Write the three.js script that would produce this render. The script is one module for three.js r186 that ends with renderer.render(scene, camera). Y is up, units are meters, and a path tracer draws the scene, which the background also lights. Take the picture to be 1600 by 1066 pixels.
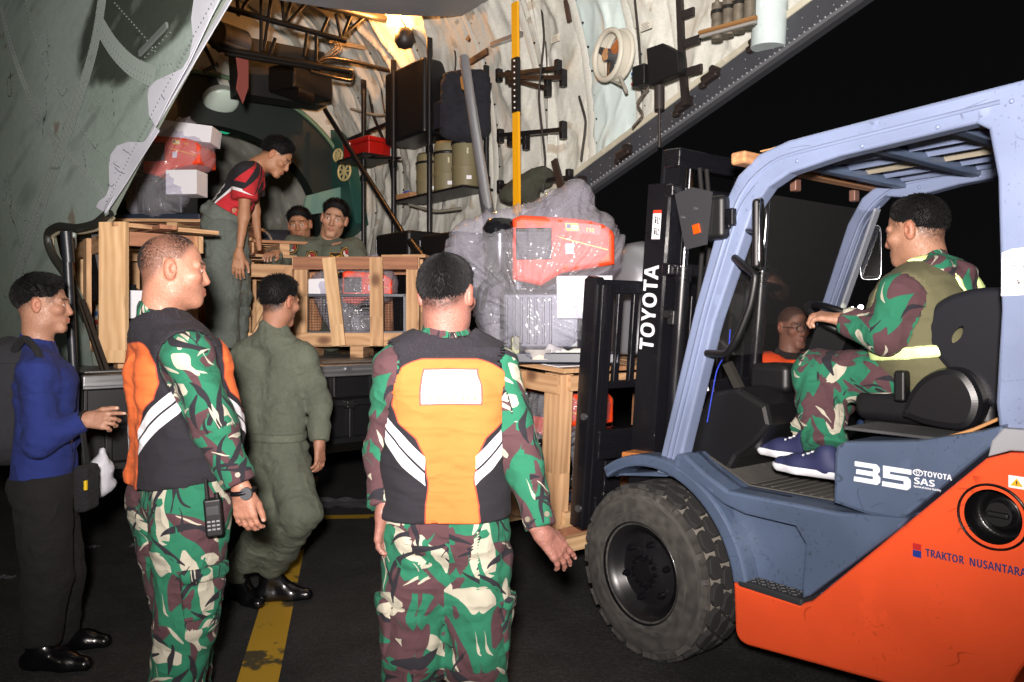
import * as THREE from 'three';
import { mergeGeometries, toCreasedNormals } from 'three/addons/utils/BufferGeometryUtils.js';
import { RoundedBoxGeometry } from 'three/addons/geometries/RoundedBoxGeometry.js';
import { TextGeometry } from 'three/addons/geometries/TextGeometry.js';
import { FontLoader } from 'three/addons/loaders/FontLoader.js';

// ---------------------------------------------------------------- camera, sky, light, exposure
const scene = new THREE.Scene();
const FOC = 1200, CX = 800, HY = 500, EYE = 1.47;               // focal length and optical centre in photo pixels, lens height in metres
const camera = new THREE.PerspectiveCamera(2 * Math.atan(533 / FOC) * 180 / Math.PI, 1600 / 1066, 0.05, 900);
camera.position.set(0, EYE, 0);
camera.lookAt(0, EYE, -10);
camera.setViewOffset(1600, 1066, 0, 533 - HY, 1600, 1066);
camera.updateProjectionMatrix();

const renderer = new THREE.WebGLRenderer();
renderer.toneMapping = THREE.LinearToneMapping;
renderer.toneMappingExposure = 1;
renderer.shadowMap.enabled = true;
{ // night sky: almost black, a little town glow low down all round
  const w = 64, h = 32, a = new Float32Array(w * h * 4);
  for (let y = 0; y < h; y++) for (let x = 0; x < w; x++) {
    const e = (y + 0.5) / h * 180 - 90, g = 0.0028 + 0.0015 * Math.exp(-Math.abs(e) / 12), i = (y * w + x) * 4;
    a[i] = g; a[i + 1] = g * 1.0; a[i + 2] = g * 1.06; a[i + 3] = 1;
  }
  const t = new THREE.DataTexture(a, w, h, THREE.RGBAFormat, THREE.FloatType);
  t.mapping = THREE.EquirectangularReflectionMapping; t.magFilter = THREE.LinearFilter; t.needsUpdate = true;
  scene.background = t; scene.environment = t;
}
// weak apron floodlight high behind the viewer on the left
const sun = new THREE.DirectionalLight(0xfff1e0, 0.10);
sun.position.set(-9, 9, 14); sun.target.position.set(0, 1, -4); sun.castShadow = true; sun.shadow.radius = 6;
Object.assign(sun.shadow.camera, { left: -9, right: 9, top: 9, bottom: -9, near: 1, far: 45 });
scene.add(sun, sun.target);
// press flash held high behind the lens on the left, tilted up: near people and the tail of the aircraft are lit by it, the feet fall outside its beam
const flash = new THREE.SpotLight(0xfff4ee, 155, 0, 1.1, 1.0, 2);
flash.position.set(-0.05, 1.72, 0.22); flash.target.position.set(-0.3, 4.1, -6);
flash.castShadow = true; flash.shadow.radius = 4;
scene.add(flash, flash.target);

// ---------------------------------------------------------------- small helpers
function rng(s) { return () => { s = (s + 0x6d2b79f5) | 0; let t = Math.imul(s ^ (s >>> 15), 1 | s); t = (t + Math.imul(t ^ (t >>> 7), 61 | t)) ^ t; return ((t ^ (t >>> 14)) >>> 0) / 4294967296; }; }
const R0 = rng(7);
const clamp = (x, a, b) => x < a ? a : x > b ? b : x;
const lerp = (a, b, t) => a + (b - a) * t;
const sst = (a, b, x) => { const t = clamp((x - a) / (b - a), 0, 1); return t * t * (3 - 2 * t); };
const V = (x, y, z) => new THREE.Vector3(x, y, z);
const at = (px, py, d) => V((px - CX) / FOC * d, EYE + (HY - py) / FOC * d, -d);   // the point seen at a photo pixel, d metres away
function h3(x, y, z) { let h = Math.imul(x, 374761393) ^ Math.imul(y, 668265263) ^ Math.imul(z, 1274126177); h = Math.imul(h ^ (h >>> 13), 1103515245); return ((h ^ (h >>> 16)) >>> 0) / 4294967296; }
function vn(x, y, z, px = 0, py = 0) {   // value noise -1..1, optional lattice period in x and y
  const xi = Math.floor(x), yi = Math.floor(y), zi = Math.floor(z); let u = x - xi, v = y - yi, w = z - zi;
  u = u * u * (3 - 2 * u); v = v * v * (3 - 2 * v); w = w * w * (3 - 2 * w);
  const m = (a, p) => p ? ((a % p) + p) % p : a;
  const x0 = m(xi, px), x1 = m(xi + 1, px), y0 = m(yi, py), y1 = m(yi + 1, py);
  const a = lerp(lerp(h3(x0, y0, zi), h3(x1, y0, zi), u), lerp(h3(x0, y1, zi), h3(x1, y1, zi), u), v);
  const b = lerp(lerp(h3(x0, y0, zi + 1), h3(x1, y0, zi + 1), u), lerp(h3(x0, y1, zi + 1), h3(x1, y1, zi + 1), u), v);
  return lerp(a, b, w) * 2 - 1;
}
const fbm = (x, y, z, o = 4, p = 0) => { let s = 0, a = 0.5; for (let i = 0; i < o; i++) { s += a * vn(x, y, z + i * 17.3, p, p); x *= 2; y *= 2; z *= 2; p *= 2; a *= 0.5; } return s; };

// textures
function dataTex(n, f, srgb, m = n) {   // f(u, v) -> [r, g, b] 0..1
  const a = new Uint8Array(n * m * 4);
  for (let y = 0; y < m; y++) for (let x = 0; x < n; x++) { const c = f(x / n, y / m), i = (y * n + x) * 4; for (let k = 0; k < 3; k++) a[i + k] = clamp(c[k], 0, 1) * 255; a[i + 3] = 255; }
  const t = new THREE.DataTexture(a, n, m); t.wrapS = t.wrapT = THREE.RepeatWrapping; t.magFilter = THREE.LinearFilter; t.minFilter = THREE.LinearMipmapLinearFilter; t.generateMipmaps = true;
  if (srgb) t.colorSpace = THREE.SRGBColorSpace; t.needsUpdate = true; return t;
}
function canvasTex(w, h, draw) {
  const c = document.createElement('canvas'); c.width = w; c.height = h; const g = c.getContext('2d'); draw(g, w, h);
  const t = new THREE.CanvasTexture(c); t.colorSpace = THREE.SRGBColorSpace; t.wrapS = t.wrapT = THREE.RepeatWrapping; t.anisotropy = 8; return t;
}
const hex = (h) => { const c = parseInt(h.slice(1), 16); return [(c >> 16) / 255, ((c >> 8) & 255) / 255, (c & 255) / 255]; };
const mix3 = (a, b, t) => [lerp(a[0], b[0], t), lerp(a[1], b[1], t), lerp(a[2], b[2], t)];
const std = (color, roughness = 0.7, metalness = 0, more = {}) => new THREE.MeshStandardMaterial({ color, roughness, metalness, ...more });
const phy = (color, roughness, more = {}) => new THREE.MeshPhysicalMaterial({ color, roughness, ...more });

// scene graph
const taken = new Map();
function numbered(name) { const n = taken.get(name) || 0; taken.set(name, n + 1); return n ? name + '_' + String(n).padStart(3, '0') : name; }
function shadowed(o) { o.traverse((m) => { if (m.isMesh) { m.castShadow = true; m.receiveShadow = true; } }); return o; }
function thing(name, label, category, pos = [0, 0, 0], group) {
  const g = new THREE.Group(); g.name = numbered(name); g.position.set(...pos); g.userData = { label, category }; if (group) g.userData.group = group; scene.add(g); return g;
}
function part(name, geo, mat, parent, pos, rot) {
  const m = new THREE.Mesh(Array.isArray(geo) ? merge(geo) : geo, mat); m.name = name; m.castShadow = m.receiveShadow = true;
  if (pos) m.position.set(...(pos.isVector3 ? pos.toArray() : pos)); if (rot) m.rotation.set(...rot); parent.add(m); return m;
}
function structure(name, geo, mat) { const m = part(name, geo, mat, scene); m.userData.kind = 'structure'; return m; }
function stuff(m) { m.userData.kind = 'stuff'; return m; }
function merge(list) {
  const l = list.map((g) => { const q = g.index ? g.toNonIndexed() : g; for (const k of Object.keys(q.attributes)) if (!['position', 'normal', 'uv', 'color'].includes(k)) q.deleteAttribute(k); return q; });
  const color = l.some((g) => g.attributes.color);
  for (const g of l) { if (!g.attributes.uv) g.setAttribute('uv', new THREE.BufferAttribute(new Float32Array(g.attributes.position.count * 2), 2)); if (!color) g.deleteAttribute('color'); }
  return mergeGeometries(l);
}
// geometries; boxes carry uv in metres with u along the longest side
function box(x, y, z, px = 0, py = 0, pz = 0, ry = 0, rx = 0, rz = 0) {
  const g = new THREE.BoxGeometry(x, y, z), p = g.attributes.position, n = g.attributes.normal, uv = g.attributes.uv, s = [x, y, z], L = s.indexOf(Math.max(x, y, z));
  const o = R0() * 3, q = R0() * 3;
  for (let i = 0; i < p.count; i++) {
    const c = [p.getX(i), p.getY(i), p.getZ(i)], nn = [n.getX(i), n.getY(i), n.getZ(i)].map(Math.abs), f = nn.indexOf(Math.max(...nn)), ax = [0, 1, 2].filter((k) => k !== f);
    const a = ax.includes(L) ? L : ax[0], b = ax.find((k) => k !== a); uv.setXY(i, c[a] + o, c[b] + q);
  }
  if (rx) g.rotateX(rx); if (rz) g.rotateZ(rz); if (ry) g.rotateY(ry); g.translate(px, py, pz); return g;
}
const rbox = (x, y, z, r = 0.01, px = 0, py = 0, pz = 0, s = 2) => { const g = new RoundedBoxGeometry(x, y, z, s, r); g.translate(px, py, pz); return g; };
const cyl = (r1, r2, h, px = 0, py = 0, pz = 0, axis = 'y', seg = 20, open = false) => { const g = new THREE.CylinderGeometry(r1, r2, h, seg, 1, open); if (axis === 'x') g.rotateZ(-Math.PI / 2); if (axis === 'z') g.rotateX(Math.PI / 2); g.translate(px, py, pz); return g; };
function tubeOf(pts, r, seg = 8, n = 0, closed = false) { const c = new THREE.CatmullRomCurve3(pts.map((p) => p.isVector3 ? p : V(...p)), closed, 'catmullrom', 0.3); return new THREE.TubeGeometry(c, n || pts.length * 6, r, seg, closed); }
function rod(a, b, r, seg = 10, r2 = r) {
  a = a.isVector3 ? a : V(...a); b = b.isVector3 ? b : V(...b); const d = b.clone().sub(a), g = new THREE.CylinderGeometry(r2, r, d.length(), seg);
  g.applyQuaternion(new THREE.Quaternion().setFromUnitVectors(V(0, 1, 0), d.clone().normalize())); const m = a.clone().add(b).multiplyScalar(0.5); g.translate(m.x, m.y, m.z); return g;
}
function bar(a, b, w, h, side = V(0, 0, 1)) {   // box from a to b, w across `side`, h the other way
  a = a.isVector3 ? a : V(...a); b = b.isVector3 ? b : V(...b); const d = b.clone().sub(a), L = d.length(), x = d.clone().normalize(), z = side.clone().sub(x.clone().multiplyScalar(side.dot(x))).normalize(), y = z.clone().cross(x);
  const g = box(L, h, w); g.applyMatrix4(new THREE.Matrix4().makeBasis(x, y, z)); const m = a.clone().add(b).multiplyScalar(0.5); g.translate(m.x, m.y, m.z); return g;
}
function extrude(pts, depth, bevel = 0, curve = 6) {
  const s = pts instanceof THREE.Shape ? pts : new THREE.Shape(pts.map((p) => new THREE.Vector2(p[0], p[1])));
  return new THREE.ExtrudeGeometry(s, { depth, bevelEnabled: bevel > 0, bevelSize: bevel, bevelThickness: bevel, bevelOffset: -bevel, bevelSegments: 2, curveSegments: curve });
}
const lathe = (pts, seg = 40) => new THREE.LatheGeometry(pts.map((p) => new THREE.Vector2(p[0], p[1])), seg);
function sheet(nu, nv, f) {   // surface from f(u, v) -> [x, y, z], uv 0..1
  const g = new THREE.PlaneGeometry(1, 1, nu, nv), p = g.attributes.position, uv = g.attributes.uv;
  for (let i = 0; i < p.count; i++) { const q = f(uv.getX(i), uv.getY(i)); p.setXYZ(i, q[0], q[1], q[2]); if (q.length > 3) uv.setXY(i, q[3], q[4]); }
  g.computeVertexNormals(); return g;
}
// ---------------------------------------------------------------- implicit bodies: tapered capsules joined smoothly, meshed with surface nets
const bone = (a, b, ra, rb = ra) => ({ a, b, ra, rb, dx: b.x - a.x, dy: b.y - a.y, dz: b.z - a.z, l: Math.max(1e-9, a.distanceToSquared(b)) });
function dBone(o, x, y, z) {
  const px = x - o.a.x, py = y - o.a.y, pz = z - o.a.z, t = clamp((px * o.dx + py * o.dy + pz * o.dz) / o.l, 0, 1);
  const ex = px - o.dx * t, ey = py - o.dy * t, ez = pz - o.dz * t; return Math.sqrt(ex * ex + ey * ey + ez * ez) - o.ra - (o.rb - o.ra) * t;
}
const smin = (a, b, k) => { const h = Math.max(k - Math.abs(a - b), 0) / k; return Math.min(a, b) - h * h * k * 0.25; };
const smax = (a, b, k) => -smin(-a, -b, k);
function field(bones, k, inf = 0) { return (x, y, z) => { let d = 1e3; for (const b of bones) { const e = dBone(b, x, y, z); d = d > 900 ? e : smin(d, e, k); } return d - inf; }; }
function boundsOf(bones, pad) { const b = new THREE.Box3(); for (const o of bones) { const r = Math.max(o.ra, o.rb) + pad; for (const p of [o.a, o.b]) { b.expandByPoint(p.clone().addScalar(r)); b.expandByPoint(p.clone().addScalar(-r)); } } return b; }
function snet(f, bb, h) {
  const B = 5, nx = (Math.ceil((bb.max.x - bb.min.x) / h / B) + 1) * B, ny = (Math.ceil((bb.max.y - bb.min.y) / h / B) + 1) * B, nz = (Math.ceil((bb.max.z - bb.min.z) / h / B) + 1) * B;
  const ox = bb.min.x - h, oy = bb.min.y - h, oz = bb.min.z - h, val = new Float32Array(nx * ny * nz), lim = B * h * 0.95 + 0.012;
  for (let k = 0; k < nz; k += B) for (let j = 0; j < ny; j += B) for (let i = 0; i < nx; i += B) {
    const c = f(ox + (i + B / 2) * h, oy + (j + B / 2) * h, oz + (k + B / 2) * h), far = Math.abs(c) > lim;
    for (let c2 = k; c2 < k + B; c2++) for (let b2 = j; b2 < j + B; b2++) for (let a2 = i; a2 < i + B; a2++) val[(c2 * ny + b2) * nx + a2] = far ? c : f(ox + a2 * h, oy + b2 * h, oz + c2 * h);
  }
  const id = new Int32Array(nx * ny * nz).fill(-1), pos = [], idx = [], off = [0, 1, nx, nx + 1, nx * ny, nx * ny + 1, nx * ny + nx, nx * ny + nx + 1];
  const E = [[0, 1], [2, 3], [4, 5], [6, 7], [0, 2], [1, 3], [4, 6], [5, 7], [0, 4], [1, 5], [2, 6], [3, 7]];
  for (let k = 0; k < nz - 1; k++) for (let j = 0; j < ny - 1; j++) for (let i = 0; i < nx - 1; i++) {
    const q = (k * ny + j) * nx + i; let m = 0; for (let c = 0; c < 8; c++) if (val[q + off[c]] < 0) m |= 1 << c;
    if (m === 0 || m === 255) continue;
    let X = 0, Y = 0, Z = 0, n = 0;
    for (const [a, b] of E) if (((m >> a) & 1) !== ((m >> b) & 1)) { const va = val[q + off[a]], vb = val[q + off[b]], t = va / (va - vb); X += lerp(a & 1, b & 1, t); Y += lerp((a >> 1) & 1, (b >> 1) & 1, t); Z += lerp(a >> 2, b >> 2, t); n++; }
    id[q] = pos.length / 3; pos.push(ox + (i + X / n) * h, oy + (j + Y / n) * h, oz + (k + Z / n) * h);
  }
  const quad = (a, b, c, d, flip) => { if (a < 0 || b < 0 || c < 0 || d < 0) return; if (flip) idx.push(a, c, b, a, d, c); else idx.push(a, b, c, a, c, d); };
  const sx = 1, sy = nx, sz = nx * ny;
  for (let k = 1; k < nz - 1; k++) for (let j = 1; j < ny - 1; j++) for (let i = 1; i < nx - 1; i++) {
    const q = (k * ny + j) * nx + i, s = val[q] < 0;
    if (s !== (val[q + sx] < 0)) quad(id[q - sy - sz], id[q - sz], id[q], id[q - sy], !s);
    if (s !== (val[q + sy] < 0)) quad(id[q - sx - sz], id[q - sx], id[q], id[q - sz], !s);
    if (s !== (val[q + sz] < 0)) quad(id[q - sx - sy], id[q - sy], id[q], id[q - sx], !s);
  }
  const g = new THREE.BufferGeometry(); g.setAttribute('position', new THREE.Float32BufferAttribute(pos, 3)); g.setIndex(idx); g.computeVertexNormals(); return g;
}
function paint(g, f) { const p = g.attributes.position, c = new Float32Array(p.count * 3); for (let i = 0; i < p.count; i++) { const q = f(p.getX(i), p.getY(i), p.getZ(i)); c[i * 3] = q[0]; c[i * 3 + 1] = q[1]; c[i * 3 + 2] = q[2]; } g.setAttribute('color', new THREE.BufferAttribute(c, 3)); return g; }
// cloth uv: every triangle is unrolled round the limb it lies on (seams fall where panels of a garment are sewn)
function wrapUV(g, bones, ref, size, whole) {
  g = g.toNonIndexed(); const p = g.attributes.position, uv = new Float32Array(p.count * 2);
  const fr = bones.map((b, i) => { const ax = b.b.clone().sub(b.a).normalize(), x = ref.clone().sub(ax.clone().multiplyScalar(ref.dot(ax))); if (x.lengthSq() < 1e-4) x.set(ax.y, -ax.x, 0); x.normalize(); return { b, ax, x, y: ax.clone().cross(x), o: i * 0.37 }; });
  const q = V(), w = V();
  for (let i = 0; i < p.count; i += 3) {
    q.set(0, 0, 0); for (let k = 0; k < 3; k++) q.add(w.fromBufferAttribute(p, i + k)); q.multiplyScalar(1 / 3);
    let best = fr[0], bd = 1e9; for (const f of fr) { const d = dBone(f.b, q.x, q.y, q.z); if (d < bd) { bd = d; best = f; } }
    q.sub(best.b.a); const ref0 = Math.atan2(q.dot(best.y), q.dot(best.x)), r = Math.max(best.b.ra, best.b.rb) * 1.15;
    for (let k = 0; k < 3; k++) {
      w.fromBufferAttribute(p, i + k).sub(best.b.a); let an = Math.atan2(w.dot(best.y), w.dot(best.x)); if (an - ref0 > Math.PI) an -= 2 * Math.PI; if (an - ref0 < -Math.PI) an += 2 * Math.PI;
      const v = w.dot(best.ax);
      uv[(i + k) * 2] = whole ? 0.5 + an / (2 * Math.PI) : an * r / size + best.o; uv[(i + k) * 2 + 1] = whole ? (v - whole[0]) / (whole[1] - whole[0]) : v / size + best.o * 1.7;
    }
  }
  g.setAttribute('uv', new THREE.BufferAttribute(uv, 2)); return g;
}
// ---------------------------------------------------------------- people
const skinRelief = dataTex(512, (u, v) => { const a = 0.5 + 0.28 * fbm(u * 24, v * 24, 3, 3, 24) + 0.22 * vn(u * 90, v * 90, 7, 90, 90); return [a, a, a]; }), skinRough = dataTex(256, (u, v) => { const a = 0.72 + 0.5 * fbm(u * 12, v * 12, 9, 4, 12); return [a, a, a]; });
const skinMat = phy(0xffffff, 0.66, { vertexColors: true, bumpMap: skinRelief, bumpScale: 0.0022, roughnessMap: skinRough, sheen: 0.2, sheenRoughness: 0.5, sheenColor: new THREE.Color(0.5, 0.25, 0.18) });
const lin = (h) => { const c = new THREE.Color(h); return [c.r, c.g, c.b]; };
const unit = (v) => v.clone().normalize();
function frame(fwd, up) { const f = unit(fwd), r = f.clone().cross(up).normalize(), u = r.clone().cross(f).normalize(); return { f, r, u }; }
const mv = (p, ...a) => { const q = p.clone(); for (let i = 0; i < a.length; i += 2) q.addScaledVector(a[i], a[i + 1]); return q; };

function headGeo(o, cell) {
  const F = frame(o.hf, o.hu), C = o.head, s = o.hs || 1, fat = o.fat || 0;
  const loc = (x, y, z) => { const px = x - C.x, py = y - C.y, pz = z - C.z; return [(px * F.r.x + py * F.r.y + pz * F.r.z) / s, (px * F.u.x + py * F.u.y + pz * F.u.z) / s, (px * F.f.x + py * F.f.y + pz * F.f.z) / s]; };
  const W = (x, y, z) => mv(C, F.r, x * s, F.u, y * s, F.f, z * s);
  const ell = (x, y, z, cx, cy, cz, a, b, c) => { const X = (x - cx) / a, Y = (y - cy) / b, Z = (z - cz) / c, k = Math.sqrt(X * X + Y * Y + Z * Z); return (k - 1) * Math.min(a, b, c) * (0.55 + 0.45 * Math.min(1.6, Math.max(a, b, c) / Math.min(a, b, c))); };
  const seg = (x, y, z, A, B, ra, rb) => { const dx = B[0] - A[0], dy = B[1] - A[1], dz = B[2] - A[2], t = clamp(((x - A[0]) * dx + (y - A[1]) * dy + (z - A[2]) * dz) / (dx * dx + dy * dy + dz * dz), 0, 1); return Math.hypot(x - A[0] - dx * t, y - A[1] - dy * t, z - A[2] - dz * t) - lerp(ra, rb, t); };
  const nl = loc(o.neck.x, o.neck.y, o.neck.z), jw = 0.056 + fat * 0.012;
  const skull = (x, y, z) => ell(x, y, z, 0, 0.034, -0.012, 0.0765, 0.088, 0.096);
  const hd = (x, y, z) => {
    const ax = Math.abs(x); let d = skull(x, y, z);
    d = smin(d, ell(x, y, z, 0, -0.045, 0.024, jw, 0.066, 0.066), 0.035);
    d = smin(d, ell(ax, y, z, 0.047 + fat * 0.006, -0.062, -0.002, 0.02, 0.034, 0.03), 0.03);     // jaw corner
    d = smin(d, seg(x, y, z, [-0.012, -0.1, 0.066], [0.012, -0.1, 0.066], 0.02, 0.02), 0.025);     // chin
    d = smin(d, ell(ax, y, z, 0.044, -0.018, 0.058, 0.026, 0.022, 0.024), 0.022);                  // cheekbone
    d = smin(d, seg(ax, y, z, [0.012, 0.022, 0.086], [0.046, 0.022, 0.07], 0.011, 0.009), 0.014);  // brow
    d = smax(d, -(Math.hypot((ax - 0.032), (y - 0.002) * 1.25, z - 0.1) - 0.0165), 0.014);         // eye socket
    d = smin(d, Math.hypot(ax - 0.0315, y - 0.001, z - 0.0745) - 0.0125, 0.004);                   // eyeball with lids
    d = smin(d, seg(x, y, z, [0, 0.012, 0.085], [0, -0.031, 0.1], 0.0075, 0.0125), 0.013);        // nose
    d = smin(d, seg(ax, y, z, [0.004, -0.037, 0.091], [0.0145, -0.036, 0.086], 0.009, 0.008), 0.006);
    d = smin(d, seg(ax, y, z, [0, -0.060, 0.0925], [0.022, -0.0625, 0.08], 0.0065, 0.004), 0.006); // lips
    d = smin(d, seg(ax, y, z, [0, -0.0715, 0.091], [0.018, -0.0685, 0.081], 0.0078, 0.004), 0.007);
    d = smax(d, -seg(ax, y, z, [0, -0.0655, 0.1], [0.022, -0.066, 0.088], 0.0018, 0.0012), 0.003);
    let e = ell(ax, y, z, 0.081, 0.0 - (z + 0.01) * 0.15, -0.014, 0.011, 0.033, 0.019); e = smax(e, -(Math.hypot(ax - 0.093, (y - 0.002) * 0.75, (z + 0.006) * 1.15) - 0.0125), 0.006);
    d = smin(d, e, 0.008);                                                                          // ear
    d = smin(d, seg(x, y, z, [0, -0.03, -0.028], [nl[0], nl[1] + 0.0, nl[2]], 0.056 + fat * 0.006, 0.062 + fat * 0.008), 0.03);
    if (fat) d = smin(d, ell(x, y, z, 0, -0.088, 0.03, 0.045, 0.03, 0.05), 0.03);
    return d;
  };
  const bb = new THREE.Box3(); for (const x of [-0.11, 0.11]) for (const y of [-0.15, 0.15]) for (const z of [-0.135, 0.145]) bb.expandByPoint(W(x, y, z)); bb.expandByPoint(o.neck.clone().addScalar(0.06)); bb.expandByPoint(o.neck.clone().addScalar(-0.06));
  const g = snet((x, y, z) => { const l = loc(x, y, z); return hd(l[0], l[1], l[2]) * s; }, bb, cell);
  const H = o.hair, skin = lin(o.skin), lip = mix3(skin, lin('#8a3b36'), 0.55), dark = lin('#15110f'), hairC = lin(H.color || '#0d0b0b'), red = mix3(skin, lin('#a8452f'), 0.35);
  // hairline height over the head as a function of the depth coordinate
  const line = (x, z) => { const t = H.line; let y = t[t.length - 1][1]; for (let i = 0; i < t.length - 1; i++) if (z <= t[i][0] && z >= t[i + 1][0]) { y = lerp(t[i][1], t[i + 1][1], (t[i][0] - z) / (t[i][0] - t[i + 1][0])); break; } if (z > t[0][0]) y = t[0][1]; return y + (H.temple || 0) * sst(0.03, 0.065, Math.abs(x)) * sst(0.0, 0.07, z) ; };
  paint(g, (X, Y, Z) => {
    const [x, y, z] = loc(X, Y, Z), ax = Math.abs(x); let c = skin; const n = 1 + 0.10 * fbm(x * 30 + 5, y * 30, z * 30, 3); c = c.map((v) => v * n);
    c = mix3(c, red, 0.6 * sst(0.035, 0.0, Math.hypot(ax - 0.045, y + 0.02, (z - 0.07) * 0.6)) + 0.5 * sst(0.03, 0, Math.hypot(x, y + 0.034, z - 0.105)) + 0.7 * sst(0.075, 0.085, ax) * sst(0.05, 0.02, Math.abs(y)));
    if (z > 0.076 && ax < 0.026) c = mix3(c, lip, sst(0.012, 0.005, Math.abs(y + 0.066)) * sst(0.026, 0.016, ax));
    c = mix3(c, dark, 0.9 * sst(0.0062, 0.003, Math.abs(y - 0.024 - 0.1 * (0.03 - Math.abs(ax - 0.03)))) * sst(0.011, 0.014, ax) * sst(0.052, 0.046, ax) * sst(0.05, 0.06, z));
    const ex = ax - 0.0315, ey = (y - 0.001) * (o.squint || 1.9), er = Math.hypot(ex, ey);
    if (z > 0.06 && er < 0.0125) { c = mix3([0.62, 0.58, 0.54], c, sst(0.0095, 0.0115, er)); const ir = Math.hypot(ex - (o.look || 0), y - 0.001); c = mix3(c, [0.02, 0.012, 0.01], sst(0.0062, 0.005, ir)); if (ey > 0.0075) c = mix3(c, dark, 0.8); }
    const k = y - line(x, z), beard = (H.beard || 0) * sst(-0.045, -0.06, y) * sst(-0.02, 0.03, z); if (beard) c = mix3(c, dark, beard * (0.25 + 0.2 * vn(x * 400, y * 400, z * 400)));
    const fade = sst(-(H.fade || 0.012), 0.012, k) * sst(0.10, 0.085, ax + (y < 0.035 && y > -0.04 && z > -0.035 && z < 0.02 ? 0.03 : 0)); if (fade > 0) c = mix3(c, hairC, clamp(fade * ((H.dens ?? 0.75) + (H.flat ? 0.07 : 0.4) * vn(x * 200, y * 200, z * 200)), 0, 0.97));
    return c;
  });
  // hair: a soft cap over the skull and short combed tufts on it
  const th = H.th || 0.014;
  const hf = (x, y, z) => { const k = y - line(x, z), tt = th * sst(0.0, H.soft || 0.06, k) * (0.75 + 0.5 * sst(0.02, 0.1, y)); return Math.max(skull(x, y, z) - tt - (H.flat ? 0 : 0.0035 * fbm(x * 55, y * 55, z * 55, 2) * sst(0, 0.03, k) + 0.001), -k * 0.8); };
  const hg = snet((x, y, z) => { const l = loc(x, y, z); return hf(l[0], l[1], l[2]) * s; }, bb, cell * 1.1);
  const list = [hg.toNonIndexed()], rr = rng(o.seed || 3), P = hg.attributes.position, N = hg.attributes.normal, crown = H.crown || [0.005, 0.118, -0.05];
  const tri = [], count = H.tufts ?? 2200;
  for (let i = 0; i < count && P.count; i++) {
    const v = Math.floor(rr() * P.count), p = V().fromBufferAttribute(P, v), n = V().fromBufferAttribute(N, v), l = loc(p.x, p.y, p.z), k = l[1] - line(l[0], l[2]);
    if (k < 0.001) continue;
    let dir = V(l[0] - crown[0], (l[1] - crown[1]) * 0.9, l[2] - crown[2]).normalize(); if (H.comb) dir.lerp(V(...H.comb), 0.55);
    dir = W(dir.x, dir.y, dir.z).sub(C).normalize(); const j = V(rr() - 0.5, rr() - 0.5, rr() - 0.5).multiplyScalar(0.5);
    const len = (H.len || 0.016) * s * (0.6 + 0.7 * rr()) * (0.4 + 0.6 * sst(0, 0.05, k)), t = dir.addScaledVector(n, H.lift || 0.35).add(j).normalize(), side = t.clone().cross(n).normalize(), w = (H.flat ? 0.0006 : 0.002) * s;
    const a = p.clone().addScaledVector(side, w).addScaledVector(n, -0.002), b = p.clone().addScaledVector(side, -w).addScaledVector(n, -0.002), m = p.clone().addScaledVector(n, w), q = p.clone().addScaledVector(t, len);
    tri.push(a, m, q, m, b, q);
  }
  if (tri.length) { const tg = new THREE.BufferGeometry().setFromPoints(tri); tg.computeVertexNormals(); list.push(tg); }
  return { skin: g, hair: P.count ? merge(list) : null };
}
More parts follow.
